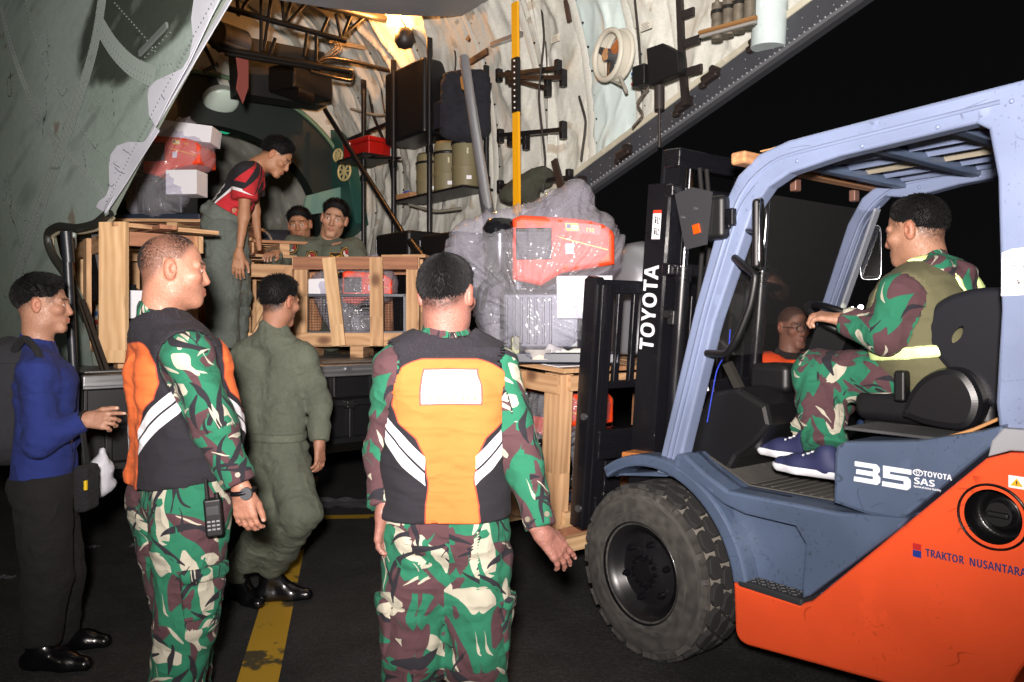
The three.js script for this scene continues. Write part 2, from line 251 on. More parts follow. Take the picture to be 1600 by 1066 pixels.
function handGeo(w, h, cell, skin, s = 1) {   // w wrist, h: dir, back (normal of the back of the hand), thumb (towards the thumb), curl
  const dir = unit(h.dir), back = unit(h.back.clone().addScaledVector(dir, -h.back.dot(dir))); let th = dir.clone().cross(back); if (th.dot(h.thumb) < 0) th.negate();
  const bones = [], fing = [], L = [0.070, 0.078, 0.072, 0.056];
  for (let i = 0; i < 4; i++) {
    const k = mv(w, dir, 0.086 * s - (i === 3 ? 0.008 : 0), th, (0.029 - i * 0.0195) * s); bones.push(bone(mv(w, th, (0.016 - i * 0.011) * s), k, 0.016 * s, 0.0115 * s));
    let p = k, c = (h.curl?.[i] ?? h.curl ?? 0.35), an = c * 0.5; const sp = th.clone().multiplyScalar((h.spread || 0.06) * (1.5 - i)); let r = 0.0098;
    for (let j = 0; j < 3; j++) { const d = dir.clone().multiplyScalar(Math.cos(an)).addScaledVector(back, -Math.sin(an)).add(sp).normalize(), q = mv(p, d, L[i] * s * [0.45, 0.31, 0.24][j]); fing.push([bone(p, q, r * s, (r - 0.0011) * s), i]); p = q; r -= 0.0011; an += c * 1.15; }
  }
  const tb = mv(w, dir, 0.022 * s, th, 0.022 * s, back, -0.008 * s), open = h.open ?? 0.6, t1 = mv(tb, unit(dir.clone().multiplyScalar(0.75).addScaledVector(th, open).addScaledVector(back, -0.35)), 0.045 * s), t2 = mv(t1, unit(dir.clone().addScaledVector(th, open * 0.45).addScaledVector(back, -0.25)), 0.034 * s), t3 = mv(t2, unit(dir.clone().addScaledVector(th, open * 0.1).addScaledVector(back, -0.2)), 0.022 * s);
  bones.push(bone(mv(w, dir, -0.03 * s), mv(w, dir, 0.01), 0.0255 * s, 0.025 * s), bone(tb, t1, 0.017 * s, 0.0125 * s)); const thumb = [bone(t1, t2, 0.0118 * s, 0.0105 * s), bone(t2, t3, 0.0105 * s, 0.0085 * s)];
  const palm = field(bones, 0.016);
  const f = (x, y, z) => { let d = palm(x, y, z), pf = 1e3, cur = -1, all = 1e3; for (const [b, i] of fing) { const e = dBone(b, x, y, z); if (i !== cur) { all = Math.min(all, pf); pf = e; cur = i; } else pf = smin(pf, e, 0.004); } all = Math.min(all, pf); d = smin(d, all, 0.007); let t = Math.min(dBone(thumb[0], x, y, z), dBone(thumb[1], x, y, z)); return smin(d, t, 0.006); };
  const all = [...bones, ...fing.map((e) => e[0]), ...thumb], g = snet(f, boundsOf(all, 0.01), cell), c0 = lin(skin), nail = mix3(c0, [0.75, 0.5, 0.42], 0.5), kn = mix3(c0, lin('#7a3a26'), 0.3);
  const tips = fing.filter((e, i) => i % 3 === 2).map((e) => mv(e[0].b, back, 0.006)).concat([mv(t3, back, 0.006)]), kk = fing.filter((e, i) => i % 3 !== 2).map((e) => mv(e[0].b, back, 0.007));
  return paint(g, (x, y, z) => { let c = c0.map((v) => v * (1 + 0.12 * vn(x * 90, y * 90, z * 90))); for (const t of tips) { const d = Math.hypot(x - t.x, y - t.y, z - t.z); if (d < 0.008) c = mix3(c, nail, sst(0.008, 0.005, d)); } for (const t of kk) { const d = Math.hypot(x - t.x, y - t.y, z - t.z); if (d < 0.008) c = mix3(c, kn, sst(0.008, 0.003, d)); } return c; });
}
function person(label, base, o, group) {
  const g = thing('person', label, 'person', base.toArray(), group), off = base;
  const mvb = (v) => v.clone().sub(off); for (const k of ['head', 'neck', 'pelvis']) o[k] = mvb(o[k]); for (const k of ['sh', 'el', 'wr', 'hip', 'kn', 'an']) o[k] = o[k].map(mvb);
  const bw = o.bw || 1, bd = o.bd || 1, up = unit(o.neck.clone().sub(o.pelvis)), lat = unit(o.sh[1].clone().sub(o.sh[0])), fwd = unit(up.clone().cross(lat)), hl = unit(o.hip[1].clone().sub(o.hip[0])), mid = o.sh[0].clone().add(o.sh[1]).multiplyScalar(0.5);
  const hd = o.cell || 0.01, T = [], belly = o.belly || 0;
  for (const s of [-1, 1]) {
    const a = mv(mid, lat, s * 0.082 * bw, up, -0.06, fwd, 0.015), b = mv(mid.clone().lerp(o.pelvis, 0.58), lat, s * 0.068 * bw, fwd, 0.01 + belly), c = mv(o.pelvis, hl, s * 0.072 * bw, up, -0.01, fwd, -0.01);
    T.push(bone(a, b, 0.108 * bd, 0.1 * bd + belly * 0.5), bone(b, c, 0.1 * bd + belly * 0.5, 0.108 * bd));
  }
  const traps = [0, 1].map((i) => bone(mv(o.neck, up, -0.035, lat, i ? 0.03 : -0.03), mv(o.sh[i], up, -0.005), 0.06 * bd, 0.064));
  const ar = o.arm || 1, arms = [0, 1].flatMap((i) => [bone(o.sh[i], o.el[i], 0.056 * ar, 0.043 * ar), bone(o.el[i], o.wr[i], 0.043 * ar, 0.027)]);
  const lr = o.leg || 1, legs = [0, 1].flatMap((i) => [bone(o.hip[i], o.kn[i], 0.088 * lr, 0.06 * lr), bone(o.kn[i], o.an[i], 0.058 * lr, 0.04)]);
  const inner = [...T, ...traps, ...arms, ...legs];
  const geos = [paint(snet(field(inner, 0.03, -0.008), boundsOf(inner, 0.02), 0.016), () => lin(o.skin)).toNonIndexed()];
  const H = headGeo(o, o.headCell || 0.0042); geos.push(H.skin.toNonIndexed());
  (o.hand || []).forEach((h, i) => { if (h) geos.push(handGeo(o.wr[i], h, o.handCell || 0.0036, o.skin, o.hands || 1).toNonIndexed()); });
  for (const q of geos) { const P = q.attributes.position, N = q.attributes.normal, uv = new Float32Array(P.count * 2); for (let i = 0; i < P.count; i += 3) { const nx = Math.abs(N.getX(i)), ny = Math.abs(N.getY(i)), nz = Math.abs(N.getZ(i)); for (let k = i; k < i + 3; k++) { const x = P.getX(k), y = P.getY(k), z = P.getZ(k); uv[k * 2] = (nx > nz && nx > ny ? z : x) * 7; uv[k * 2 + 1] = (ny > nx && ny > nz ? z : y) * 7; } } q.setAttribute('uv', new THREE.BufferAttribute(uv, 2)); }
  part('body', merge(geos), o.skinMat || skinMat, g);
  if (H.hair) part('hair', H.hair, o.hairMat || hairMat, g);
  o.ctx = { g, T, traps, arms, legs, up, lat, fwd, hl, mid, o, cell: hd }; return o.ctx;
}
const hairMat = phy(new THREE.Color(0.0065, 0.006, 0.0065), 0.6, { specularIntensity: 0.16 });
const foldN = (x, y, z, a) => a * (0.55 * (1 - 2 * Math.abs(vn(x * 9 + 3, y * 17 + x * 4, z * 9))) + 0.35 * vn(x * 5, y * 6, z * 5) + 0.22 * (1 - 2 * Math.abs(vn(x * 22, y * 30 + z * 9, z * 22))));
function cloth(c, name, mat, { bones, k = 0.035, inf = 0.012, fold = 0.008, clip, size = 0.9, ref, uvBones, whole, cell, extra }) {
  const f0 = field(bones, k, inf), f = (x, y, z) => { let d = f0(x, y, z); if (extra) d = extra(d, x, y, z); if (d < 0.06 && fold) d += foldN(x + c.o.seed, y, z, fold); return clip ? clip(d, x, y, z) : d; };
  let g = snet(f, boundsOf(bones, inf + 0.03), cell || c.cell); g = wrapUV(g, uvBones || bones, ref || c.fwd, size, whole); return part(name, g, mat, c.g);
}
const cutAbove = (p, n) => (d, x, y, z) => Math.max(d, (x - p.x) * n.x + (y - p.y) * n.y + (z - p.z) * n.z);   // keeps the side against n
function sleeveCut(c, i, t) { const e = c.o.el[i], w = c.o.wr[i], ax = unit(w.clone().sub(e)), L = w.distanceTo(e) * t, b = c.arms[i * 2 + 1]; return (d, x, y, z) => dBone(b, x, y, z) < 0.09 ? Math.max(d, (x - e.x) * ax.x + (y - e.y) * ax.y + (z - e.z) * ax.z - L) : d; }
function shirt(c, mat, { sleeve = 0.97, hem = -0.02, loose = 1, collar = true, fold = 0.009, inf = 0.009, size = 0.78, whole, name = 'shirt', short, extra } = {}) {
  const o = c.o, arms = [0, 1].flatMap((i) => { const e = c.arms[i * 2].b; return short ? [bone(o.sh[i], o.sh[i].clone().lerp(o.el[i], short), 0.066 * loose, 0.066 * loose)] : [bone(o.sh[i], e, 0.064 * loose, 0.056 * loose), bone(e, o.wr[i], 0.055 * loose, 0.042 * loose)]; });
  const bones = [...c.T, ...c.traps, ...arms]; if (collar) bones.push(bone(mv(o.neck, c.up, -0.04), mv(o.neck, c.up, 0.045, c.fwd, -0.006), 0.068, 0.062));
  const cuts = short ? [] : [sleeveCut(c, 0, sleeve), sleeveCut(c, 1, sleeve)], hp = mv(o.pelvis, c.up, hem), hn = c.up.clone().negate();
  const sc = short ? [0, 1].map((i) => { const ax = unit(o.el[i].clone().sub(o.sh[i])), L = o.sh[i].distanceTo(o.el[i]) * short, b = arms[i]; return (d, x, y, z) => dBone(b, x, y, z) < 0.03 && Math.min(dBone(c.T[i * 2], x, y, z), dBone(c.T[i * 2 + 1], x, y, z)) > 0.02 ? Math.max(d, (x - o.sh[i].x) * ax.x + (y - o.sh[i].y) * ax.y + (z - o.sh[i].z) * ax.z - L) : d; }) : [];
  const top = mv(o.neck, c.up, o.collarH ?? 0.062, c.fwd, 0.0), tn = unit(c.up.clone().addScaledVector(c.fwd, 0.35));
  const clip = (d, x, y, z) => { for (const s of cuts) d = s(d, x, y, z); for (const s of sc) d = s(d, x, y, z); const h = (x - hp.x) * hn.x + (y - hp.y) * hn.y + (z - hp.z) * hn.z; if (h > -0.3 && dT(c, x, y, z) < 0.05) d = Math.max(d, h); const q = (x - top.x) * tn.x + (y - top.y) * tn.y + (z - top.z) * tn.z; if (Math.hypot(x - top.x, y - top.y, z - top.z) < 0.14) d = Math.max(d, q); return d; };
  const uvB = [bone(o.pelvis, mv(c.mid, c.up, -0.03), 0.15 * (o.bd || 1)), ...arms];
  return cloth(c, name, mat, { bones, inf, fold, clip, size, uvBones: whole ? [uvB[0]] : uvB, whole, ref: whole ? c.fwd.clone().negate() : c.fwd, extra });
}
const dT = (c, x, y, z) => { let d = 1e3; for (const b of c.T) d = Math.min(d, dBone(b, x, y, z)); return d; };
function trousers(c, mat, { loose = 1, fold = 0.011, waist = 0.05, end = 1.0, size = 0.78, inf = 0.012, name = 'trousers', extra, sit } = {}) {
  const o = c.o, legs = [0, 1].flatMap((i) => [bone(o.hip[i], o.kn[i], 0.096 * loose * (o.leg || 1), 0.079 * loose), bone(o.kn[i], o.kn[i].clone().lerp(o.an[i], end), 0.079 * loose, 0.068 * loose)]);
  const low = c.T.filter((_, i) => i % 2 === 1), bones = [...legs, ...low], wp = mv(o.pelvis, c.up, waist);
  const cuts = [0, 1].map((i) => { const e = o.kn[i], ax = unit(o.an[i].clone().sub(e)), L = o.an[i].distanceTo(e) * end, b = legs[i * 2 + 1]; return (d, x, y, z) => dBone(b, x, y, z) < 0.06 && dBone(legs[i * 2], x, y, z) > 0.02 ? Math.max(d, (x - e.x) * ax.x + (y - e.y) * ax.y + (z - e.z) * ax.z - L) : d; });
  return cloth(c, name, mat, { bones, k: 0.03, inf, fold, size, uvBones: [...legs, bone(mv(o.pelvis, c.up, -0.05), mv(o.pelvis, c.up, 0.1), 0.14)], extra, clip: (d, x, y, z) => { for (const s of cuts) d = s(d, x, y, z); if (sit) return d; return Math.max(d, (x - wp.x) * c.up.x + (y - wp.y) * c.up.y + (z - wp.z) * c.up.z); } });
}
function vestOn(c, mat, { hem = 0.02, inf = 0.034, whole, arm = 0.075, neck = 0.088, fold = 0.009, name = 'vest' } = {}) {
  const o = c.o, bones = [...c.T, ...c.traps], hp = mv(o.pelvis, c.up, hem), cut = [0, 1].map((i) => bone(mv(o.sh[i], c.lat, i ? 0.02 : -0.02, c.up, -0.02), o.el[i], arm, arm * 0.85)), nb = bone(mv(o.neck, c.up, -0.02), mv(o.neck, c.up, 0.2, c.fwd, 0.02), neck, neck * 1.3);
  return cloth(c, name, mat, { bones, inf, fold, whole, ref: c.fwd.clone().negate(), uvBones: [bone(o.pelvis, mv(c.mid, c.up, -0.03), 0.15)], clip: (d, x, y, z) => { for (const b of cut) d = smax(d, -dBone(b, x, y, z), 0.006); d = smax(d, -dBone(nb, x, y, z), 0.006); return Math.max(d, -((x - hp.x) * c.up.x + (y - hp.y) * c.up.y + (z - hp.z) * c.up.z)); } });
}
function pockets(c, mat, loose = 1.1) {   // bellows pocket on each thigh
  const o = c.o; for (const i of [0, 1]) { const h = o.hip[i], ax = unit(o.kn[i].clone().sub(h)), L = h.distanceTo(o.kn[i]), out = c.hl.clone().multiplyScalar(i ? 1 : -1), b = [bone(h, o.kn[i], 0.096 * loose * (o.leg || 1), 0.079 * loose)]; for (const [a0, a1, inf, n] of [[0.52, 0.98, 0.024, 'cargo_pocket'], [0.5, 0.62, 0.03, 'pocket_flap']]) cloth(c, n, mat, { bones: b, inf, fold: 0.013, clip: (d, x, y, z) => { const q = V(x, y, z).sub(h), s = q.dot(ax) / L, f = q.dot(c.fwd); return Math.max(d, (a0 - s) * L, (s - a1) * L, 0.03 - q.dot(out), Math.abs(f) - 0.085); } }); }
}
function cuffButtons(c, i) { const o = c.o, ax = unit(o.wr[i].clone().sub(o.el[i])), n0 = unit(V(0, 0, 1).addScaledVector(ax, -ax.z)), s0 = ax.clone().cross(n0); for (const a of [-0.5, 0.5]) { const d = n0.clone().multiplyScalar(Math.cos(a)).addScaledVector(s0, Math.sin(a)), m = part('cuff_button', cyl(0.0085, 0.0085, 0.005, 0, 0, 0, 'y', 12), std(0x6f6a5c, 0.5), c.g, mv(o.wr[i], ax, -0.045, d, 0.062)); m.quaternion.setFromUnitVectors(V(0, 1, 0), d); } }
function shoes(c, mat, dirs, { sole, high = 0.06, name = 'shoe', slim = 1, laces } = {}) {
  c.o.an.forEach((a, i) => {
    const d = unit(V(dirs[i].x, 0, dirs[i].z)), y0 = dirs[i].y0 ?? 0, lift = dirs[i].lift || 0, heel = mv(V(a.x, y0 + 0.04, a.z), d, -0.045, V(0, 1, 0), lift), ball = mv(V(a.x, y0 + 0.036, a.z), d, 0.115), toe = mv(V(a.x, y0 + 0.03, a.z), d, 0.19);
    const b = [bone(heel, ball, 0.04 * slim, 0.044 * slim), bone(ball, toe, 0.044 * slim, 0.034 * slim), bone(mv(heel, d, 0.035, V(0, 1, 0), 0.01), mv(a, V(0, 1, 0), high), 0.042 * slim, 0.046 * slim), bone(mv(a, V(0, 1, 0), -0.01), ball, 0.04 * slim, 0.036 * slim)];
    const f = field(b, 0.03); const g = snet((x, y, z) => Math.max(f(x, y, z), (y0 + 0.012) - y), boundsOf(b, 0.02), 0.007); const s = part(name, g, mat, c.g);
    if (laces) for (let k = 0; k < 5; k++) { const p = mv(V(a.x, y0 + 0.098 - k * 0.009, a.z), d, 0.045 + k * 0.019), sd = V(-d.z, 0, d.x); part('lace', bar(mv(p, sd, -0.026), mv(p, sd, 0.026), 0.006, 0.006), laces, s); }
    if (sole) { const sb = [bone(mv(heel, d, -0.006), ball, 0.042 * slim, 0.05 * slim), bone(ball, toe, 0.05 * slim, 0.038 * slim)], sf = field(sb, 0.02, 0.003); part('sole', snet((x, y, z) => Math.max(sf(x, y, z), y - (y0 + 0.034), y0 + 0.002 - y), boundsOf(sb, 0.02), 0.006), sole, s); }
  });
}
// ---------------------------------------------------------------- cloth and other textures
const camoTex = canvasTex(1024, 1024, (g, W, H) => {
  const r = rng(19); g.fillStyle = '#18654a'; g.fillRect(0, 0, W, H);
  const blade = (x, y, len, wid, ang, bend, col) => {          // a curved brush mark with a ragged end, repeated over the borders
    const n = 16, L = [], Rr = []; let px = x, py = y, a = ang; const j1 = r() * 9;
    for (let i = 0; i <= n; i++) { const t = i / n, w = wid * Math.pow(Math.sin(Math.PI * Math.min(1, t * 0.93 + 0.05)), 0.6) * (0.7 + 0.45 * vn(t * 3.1, j1, 1)), c = Math.cos(a), s = Math.sin(a); L.push([px - s * w, py + c * w]); Rr.push([px + s * w * (0.75 + 0.5 * vn(t * 4, j1, 5)), py - c * w * (0.75 + 0.5 * vn(t * 4, j1, 5))]); px += c * len / n; py += s * len / n; a += bend / n + 0.12 * vn(t * 5, j1, 8); }
    g.fillStyle = col; for (const ox of [-W, 0, W]) for (const oy of [-H, 0, H]) { g.beginPath(); L.concat(Rr.reverse()).forEach((p, i) => i ? g.lineTo(p[0] + ox, p[1] + oy) : g.moveTo(p[0] + ox, p[1] + oy)); Rr.reverse(); g.closePath(); g.fill(); }
  };
  const many = (n, len, wid, col, a0, da, bend) => { for (let i = 0; i < n; i++) { const q = 0.55 + 0.9 * r(); blade(r() * W, r() * H, len * q, wid * q, a0 + (r() - 0.5) * da, (r() - 0.5) * bend, col); } };
  const Bn = '#492e33', Wh = '#a7a392', Dk = '#191820', G2 = '#18654a';
  many(22, 330, 74, Bn, 0.5, 2.2, 3.2); many(15, 190, 52, Wh, 0.9, 2.4, 2.6); many(12, 220, 40, G2, 0.4, 3, 3); many(12, 230, 58, Bn, 1.2, 3, 3); many(22, 190, 19, Dk, 0.7, 2.6, 3); many(24, 120, 10, Wh, 0.6, 1.8, 2); many(22, 130, 12, Dk, 0.3, 3, 3); many(14, 100, 12, G2, 0.8, 2, 2);
});
const weaveTex = dataTex(128, (u, v) => { const a = 0.5 + 0.22 * Math.sin(u * 128 * Math.PI / 2) * Math.sin(v * 128 * Math.PI / 2) + 0.2 * vn(u * 32, v * 32, 3, 32, 32); return [a, a, a]; });
const rep = (t, x, y = x) => { const c = t.clone(); c.repeat.set(x, y); c.needsUpdate = true; return c; };
const weaveFine = dataTex(1024, (u, v) => { const w = 1 - Math.abs(fbm(u * 5 + 0.6 * vn(u * 4, v * 4, 9, 4, 4), v * 9, 3, 3, 0)) * 2.2, q = 1 - Math.abs(vn(u * 16 + v * 4, v * 26, 8, 0, 0)) * 1.6, a = 0.42 + 0.3 * w * Math.abs(w) + 0.13 * q + 0.05 * Math.sin(u * 1024 * Math.PI / 2) * Math.sin(v * 1024 * Math.PI / 2); return [a, a, a]; });
const clothMat = (map, color = 0xffffff, more = {}) => phy(color, 0.88, { map: map || null, bumpMap: weaveFine, bumpScale: 0.017, sheen: 0.25, sheenRoughness: 0.7, ...more });
const camo = clothMat(camoTex);
const flightSuit = clothMat(dataTex(256, (u, v) => { const f = 0.9 + 0.12 * fbm(u * 6, v * 6, 4, 4, 6) + 0.05 * vn(u * 128, v * 128, 2); return [0.345 * f, 0.37 * f, 0.315 * f]; }, true));
const flightGrey = clothMat(dataTex(256, (u, v) => { const f = 0.9 + 0.12 * fbm(u * 6, v * 6, 14, 4, 6) + 0.05 * vn(u * 128, v * 128, 2); return [0.39 * f, 0.425 * f, 0.40 * f]; }, true));
const blueCloth = clothMat(null, 0x102262), blackCloth = clothMat(null, 0x050506, { sheen: 0 }), shoeBlack = phy(0x08080a, 0.25, { clearcoat: 0.4 });
const woods = ['#bd9872', '#a87c58', '#cbaa82', '#98694c'].map((h, i) => { const c = hex(h), d = hex(['#96724f', '#875a3c', '#ae8a60', '#77503a'][i]);
  return std(0xffffff, 0.78, 0, { map: dataTex(512, (u, v) => { const y = v * 7 + 0.35 * fbm(u * 3, v * 5, i * 9, 3), g = Math.abs(Math.sin(y * 9 + 2.2 * fbm(u * 2, v * 14, 3 + i, 3))), k = fbm(u * 4, v * 60, 5 + i, 3), kn = sst(0.06, 0.0, Math.hypot((u % 0.5) - 0.25, ((v + i * 0.13) % 0.25 - 0.12) * 1.6) - 0.012); let q = mix3(c, d, clamp(0.55 * g * g + 0.5 * k + 0.15, 0, 1)); q = mix3(q, hex('#4a2d1c'), 0.7 * kn); const s = 1 + 0.1 * fbm(u * 6, v * 6, 33 + i, 3); return q.map((x) => x * s); }, true), bumpMap: null }); });
const weather = (h, amp = 0.18, seed = 1) => { const c = hex(h); return dataTex(512, (u, v) => { const f = 1 + amp * fbm(u * 4, v * 4, seed, 5, 4) + 0.5 * amp * sst(0.35, 0.5, fbm(u * 9, v * 9, seed + 5, 4, 9)), sc = sst(0.03, 0.0, Math.abs(vn(u * 6 + v * 2, v * 16 - u * 3, seed + 9))) * sst(0.35, 0.6, vn(u * 7, v * 7, seed + 2, 7, 7)), sp = sst(0.7, 0.85, vn(u * 110, v * 110, seed + 4, 110, 110)) * sst(0.0, 0.4, vn(u * 5, v * 5, seed + 6, 5, 5)); return c.map((q) => q * f * (1 - 0.25 * sc) * (1 - Math.min(0.22, amp) * sp)); }, true); };
const steelBlack = phy(0x131317, 0.36, { roughnessMap: dataTex(256, (u, v) => { const a = 0.75 + 0.5 * fbm(u * 8, v * 8, 2, 4, 8); return [a, a, a]; }), clearcoat: 0.25 });
const plasticBlack = phy(0x0b0b0d, 0.48), rubberBlack = std(0x0a0a0a, 0.8), darkMetal = std(0x15151a, 0.42, 0.5), greyMetal = std(0x7d7f84, 0.35, 0.8), chrome = std(0xc9ccd2, 0.12, 1);
const crinkle = dataTex(512, (u, v) => { const a = 1 - Math.abs(vn(u * 9 + 1.5 * vn(u * 6, v * 6, 2), v * 4, 3)) * 1.5, b = 1 - Math.abs(vn(u * 24 + v * 7, v * 13, 6)) * 1.4, c = 0.4 * a * Math.abs(a) + 0.35 * b * Math.abs(b) + 0.2; return [c, c, c]; });
const film = phy(0xececf5, 0.14, { transmission: 0.87, thickness: 0, ior: 1.4, side: THREE.DoubleSide, specularIntensity: 0.7, bumpMap: crinkle, bumpScale: 0.006 });
const whiteCard = std(0xcfd0d6, 0.75), redPaint = phy(0x8e1410, 0.35);
const orangePaint = phy(0xdb5029, 0.34, { map: weather('#ffffff', 0.1, 4), clearcoat: 0.35, clearcoatRoughness: 0.25 });
// ---------------------------------------------------------------- ground
const asphaltTex = dataTex(1024, (u, v) => { const f = 0.115 + 0.05 * fbm(u * 12, v * 12, 3, 4, 12) + 0.07 * vn(u * 512, v * 512, 7, 512, 512) + 0.045 * vn(u * 256, v * 256, 17, 256, 256); const s = sst(0.28, 0.42, fbm(u * 5, v * 5, 41, 4, 5)); return [f * (1 - 0.25 * s), f * (1 - 0.25 * s), f * (1.02 - 0.25 * s)]; }, true);
const asphaltBump = dataTex(512, (u, v) => { const f = 0.5 + 0.3 * vn(u * 256, v * 256, 5, 256, 256) + 0.2 * vn(u * 128, v * 128, 9, 128, 128); return [f, f, f]; });
const asphalt = std(0xffffff, 0.86, 0, { map: asphaltTex, bumpMap: asphaltBump, bumpScale: 0.004 });
{ const g = new THREE.PlaneGeometry(600, 600, 4, 4); g.rotateX(-Math.PI / 2); const uv = g.attributes.uv; for (let i = 0; i < uv.count; i++) uv.setXY(i, uv.getX(i) * 300, uv.getY(i) * 300); structure('ground', g, asphalt); }
const linePaint = std(0xffffff, 0.7, 0, { map: dataTex(512, (u, v) => { const w = fbm(u * 10, v * 10, 5, 5, 10), k = sst(0.12, 0.3, w) * 0.85; return mix3([0.66, 0.52, 0.12], [0.2, 0.19, 0.16], k); }, true) });
function stripe(a, b, w) { const d = b.clone().sub(a), L = d.length(), s = V(d.z, 0, -d.x).normalize().multiplyScalar(w / 2); const g = sheet(Math.ceil(L * 6), 2, (u, v) => { const p = a.clone().addScaledVector(d, u).addScaledVector(s, v * 2 - 1); return [p.x, 0.004, p.z, u * L, v * w]; }); if (g.attributes.normal.getY(0) < 0) { const i = g.index.array; for (let k = 0; k < i.length; k += 3) { const t = i[k]; i[k] = i[k + 1]; i[k + 1] = t; } g.computeVertexNormals(); } return g; }
structure('road_marking', stripe(V(-0.88, 0, -2.4), V(-1.9, 0, -7.2), 0.165), linePaint);
structure('road_marking_001', stripe(V(-2.6, 0, -5.62), V(0.6, 0, -5.85), 0.11), linePaint);
// ---------------------------------------------------------------- the transport aircraft: local x runs aft, z = -w (w runs across to the right), y up
const AC = { ox: -2.15, oz: -3.85, c: 0.643, s: 0.766, yaw: -Math.acos(0.643) };
const aT = (px, py, t) => { const k = (px - CX) / FOC, w = (k * (-AC.oz - AC.s * t) - AC.ox - AC.c * t) / (AC.s - AC.c * k), d = -AC.oz - AC.s * t + AC.c * w; return V(t, EYE - (py - HY) / FOC * d, -w); };
const aW = (px, py, w) => { const k = (px - CX) / FOC, t = (k * (-AC.oz + AC.c * w) - AC.ox - AC.s * w) / (AC.c + AC.s * k), d = -AC.oz - AC.s * t + AC.c * w; return V(t, EYE - (py - HY) / FOC * d, -w); };
const fromAC = (t, y, w) => V(AC.ox + AC.c * t + AC.s * w, y, AC.oz + AC.s * t - AC.c * w);
const ac = thing('cargo_aircraft', 'grey green military transport aircraft with open tail and quilted cargo bay', 'aircraft', [AC.ox, 0, AC.oz]);
ac.rotation.y = AC.yaw;
const skinW = (y, t) => 0.14 + 0.16 * t + 0.05 * (y - 2.6) ** 2;
const onSkin = (px, py) => { let w = 0.1, p; for (let i = 0; i < 60; i++) { p = aW(px, py, w); w = lerp(w, skinW(p.y, p.x), 0.3); } return p; };
const sA = onSkin(168, 333), sB = onSkin(345, 1), sillY = (t) => sA.y + (sB.y - sA.y) * (t - sA.x) / (sB.x - sA.x);
const rA = aW(880, 311, 2.9), rB = aW(1312, 0, 2.9), sillR = (t) => rA.y + (rB.y - rA.y) * (t - rA.x) / (rB.x - rA.x);
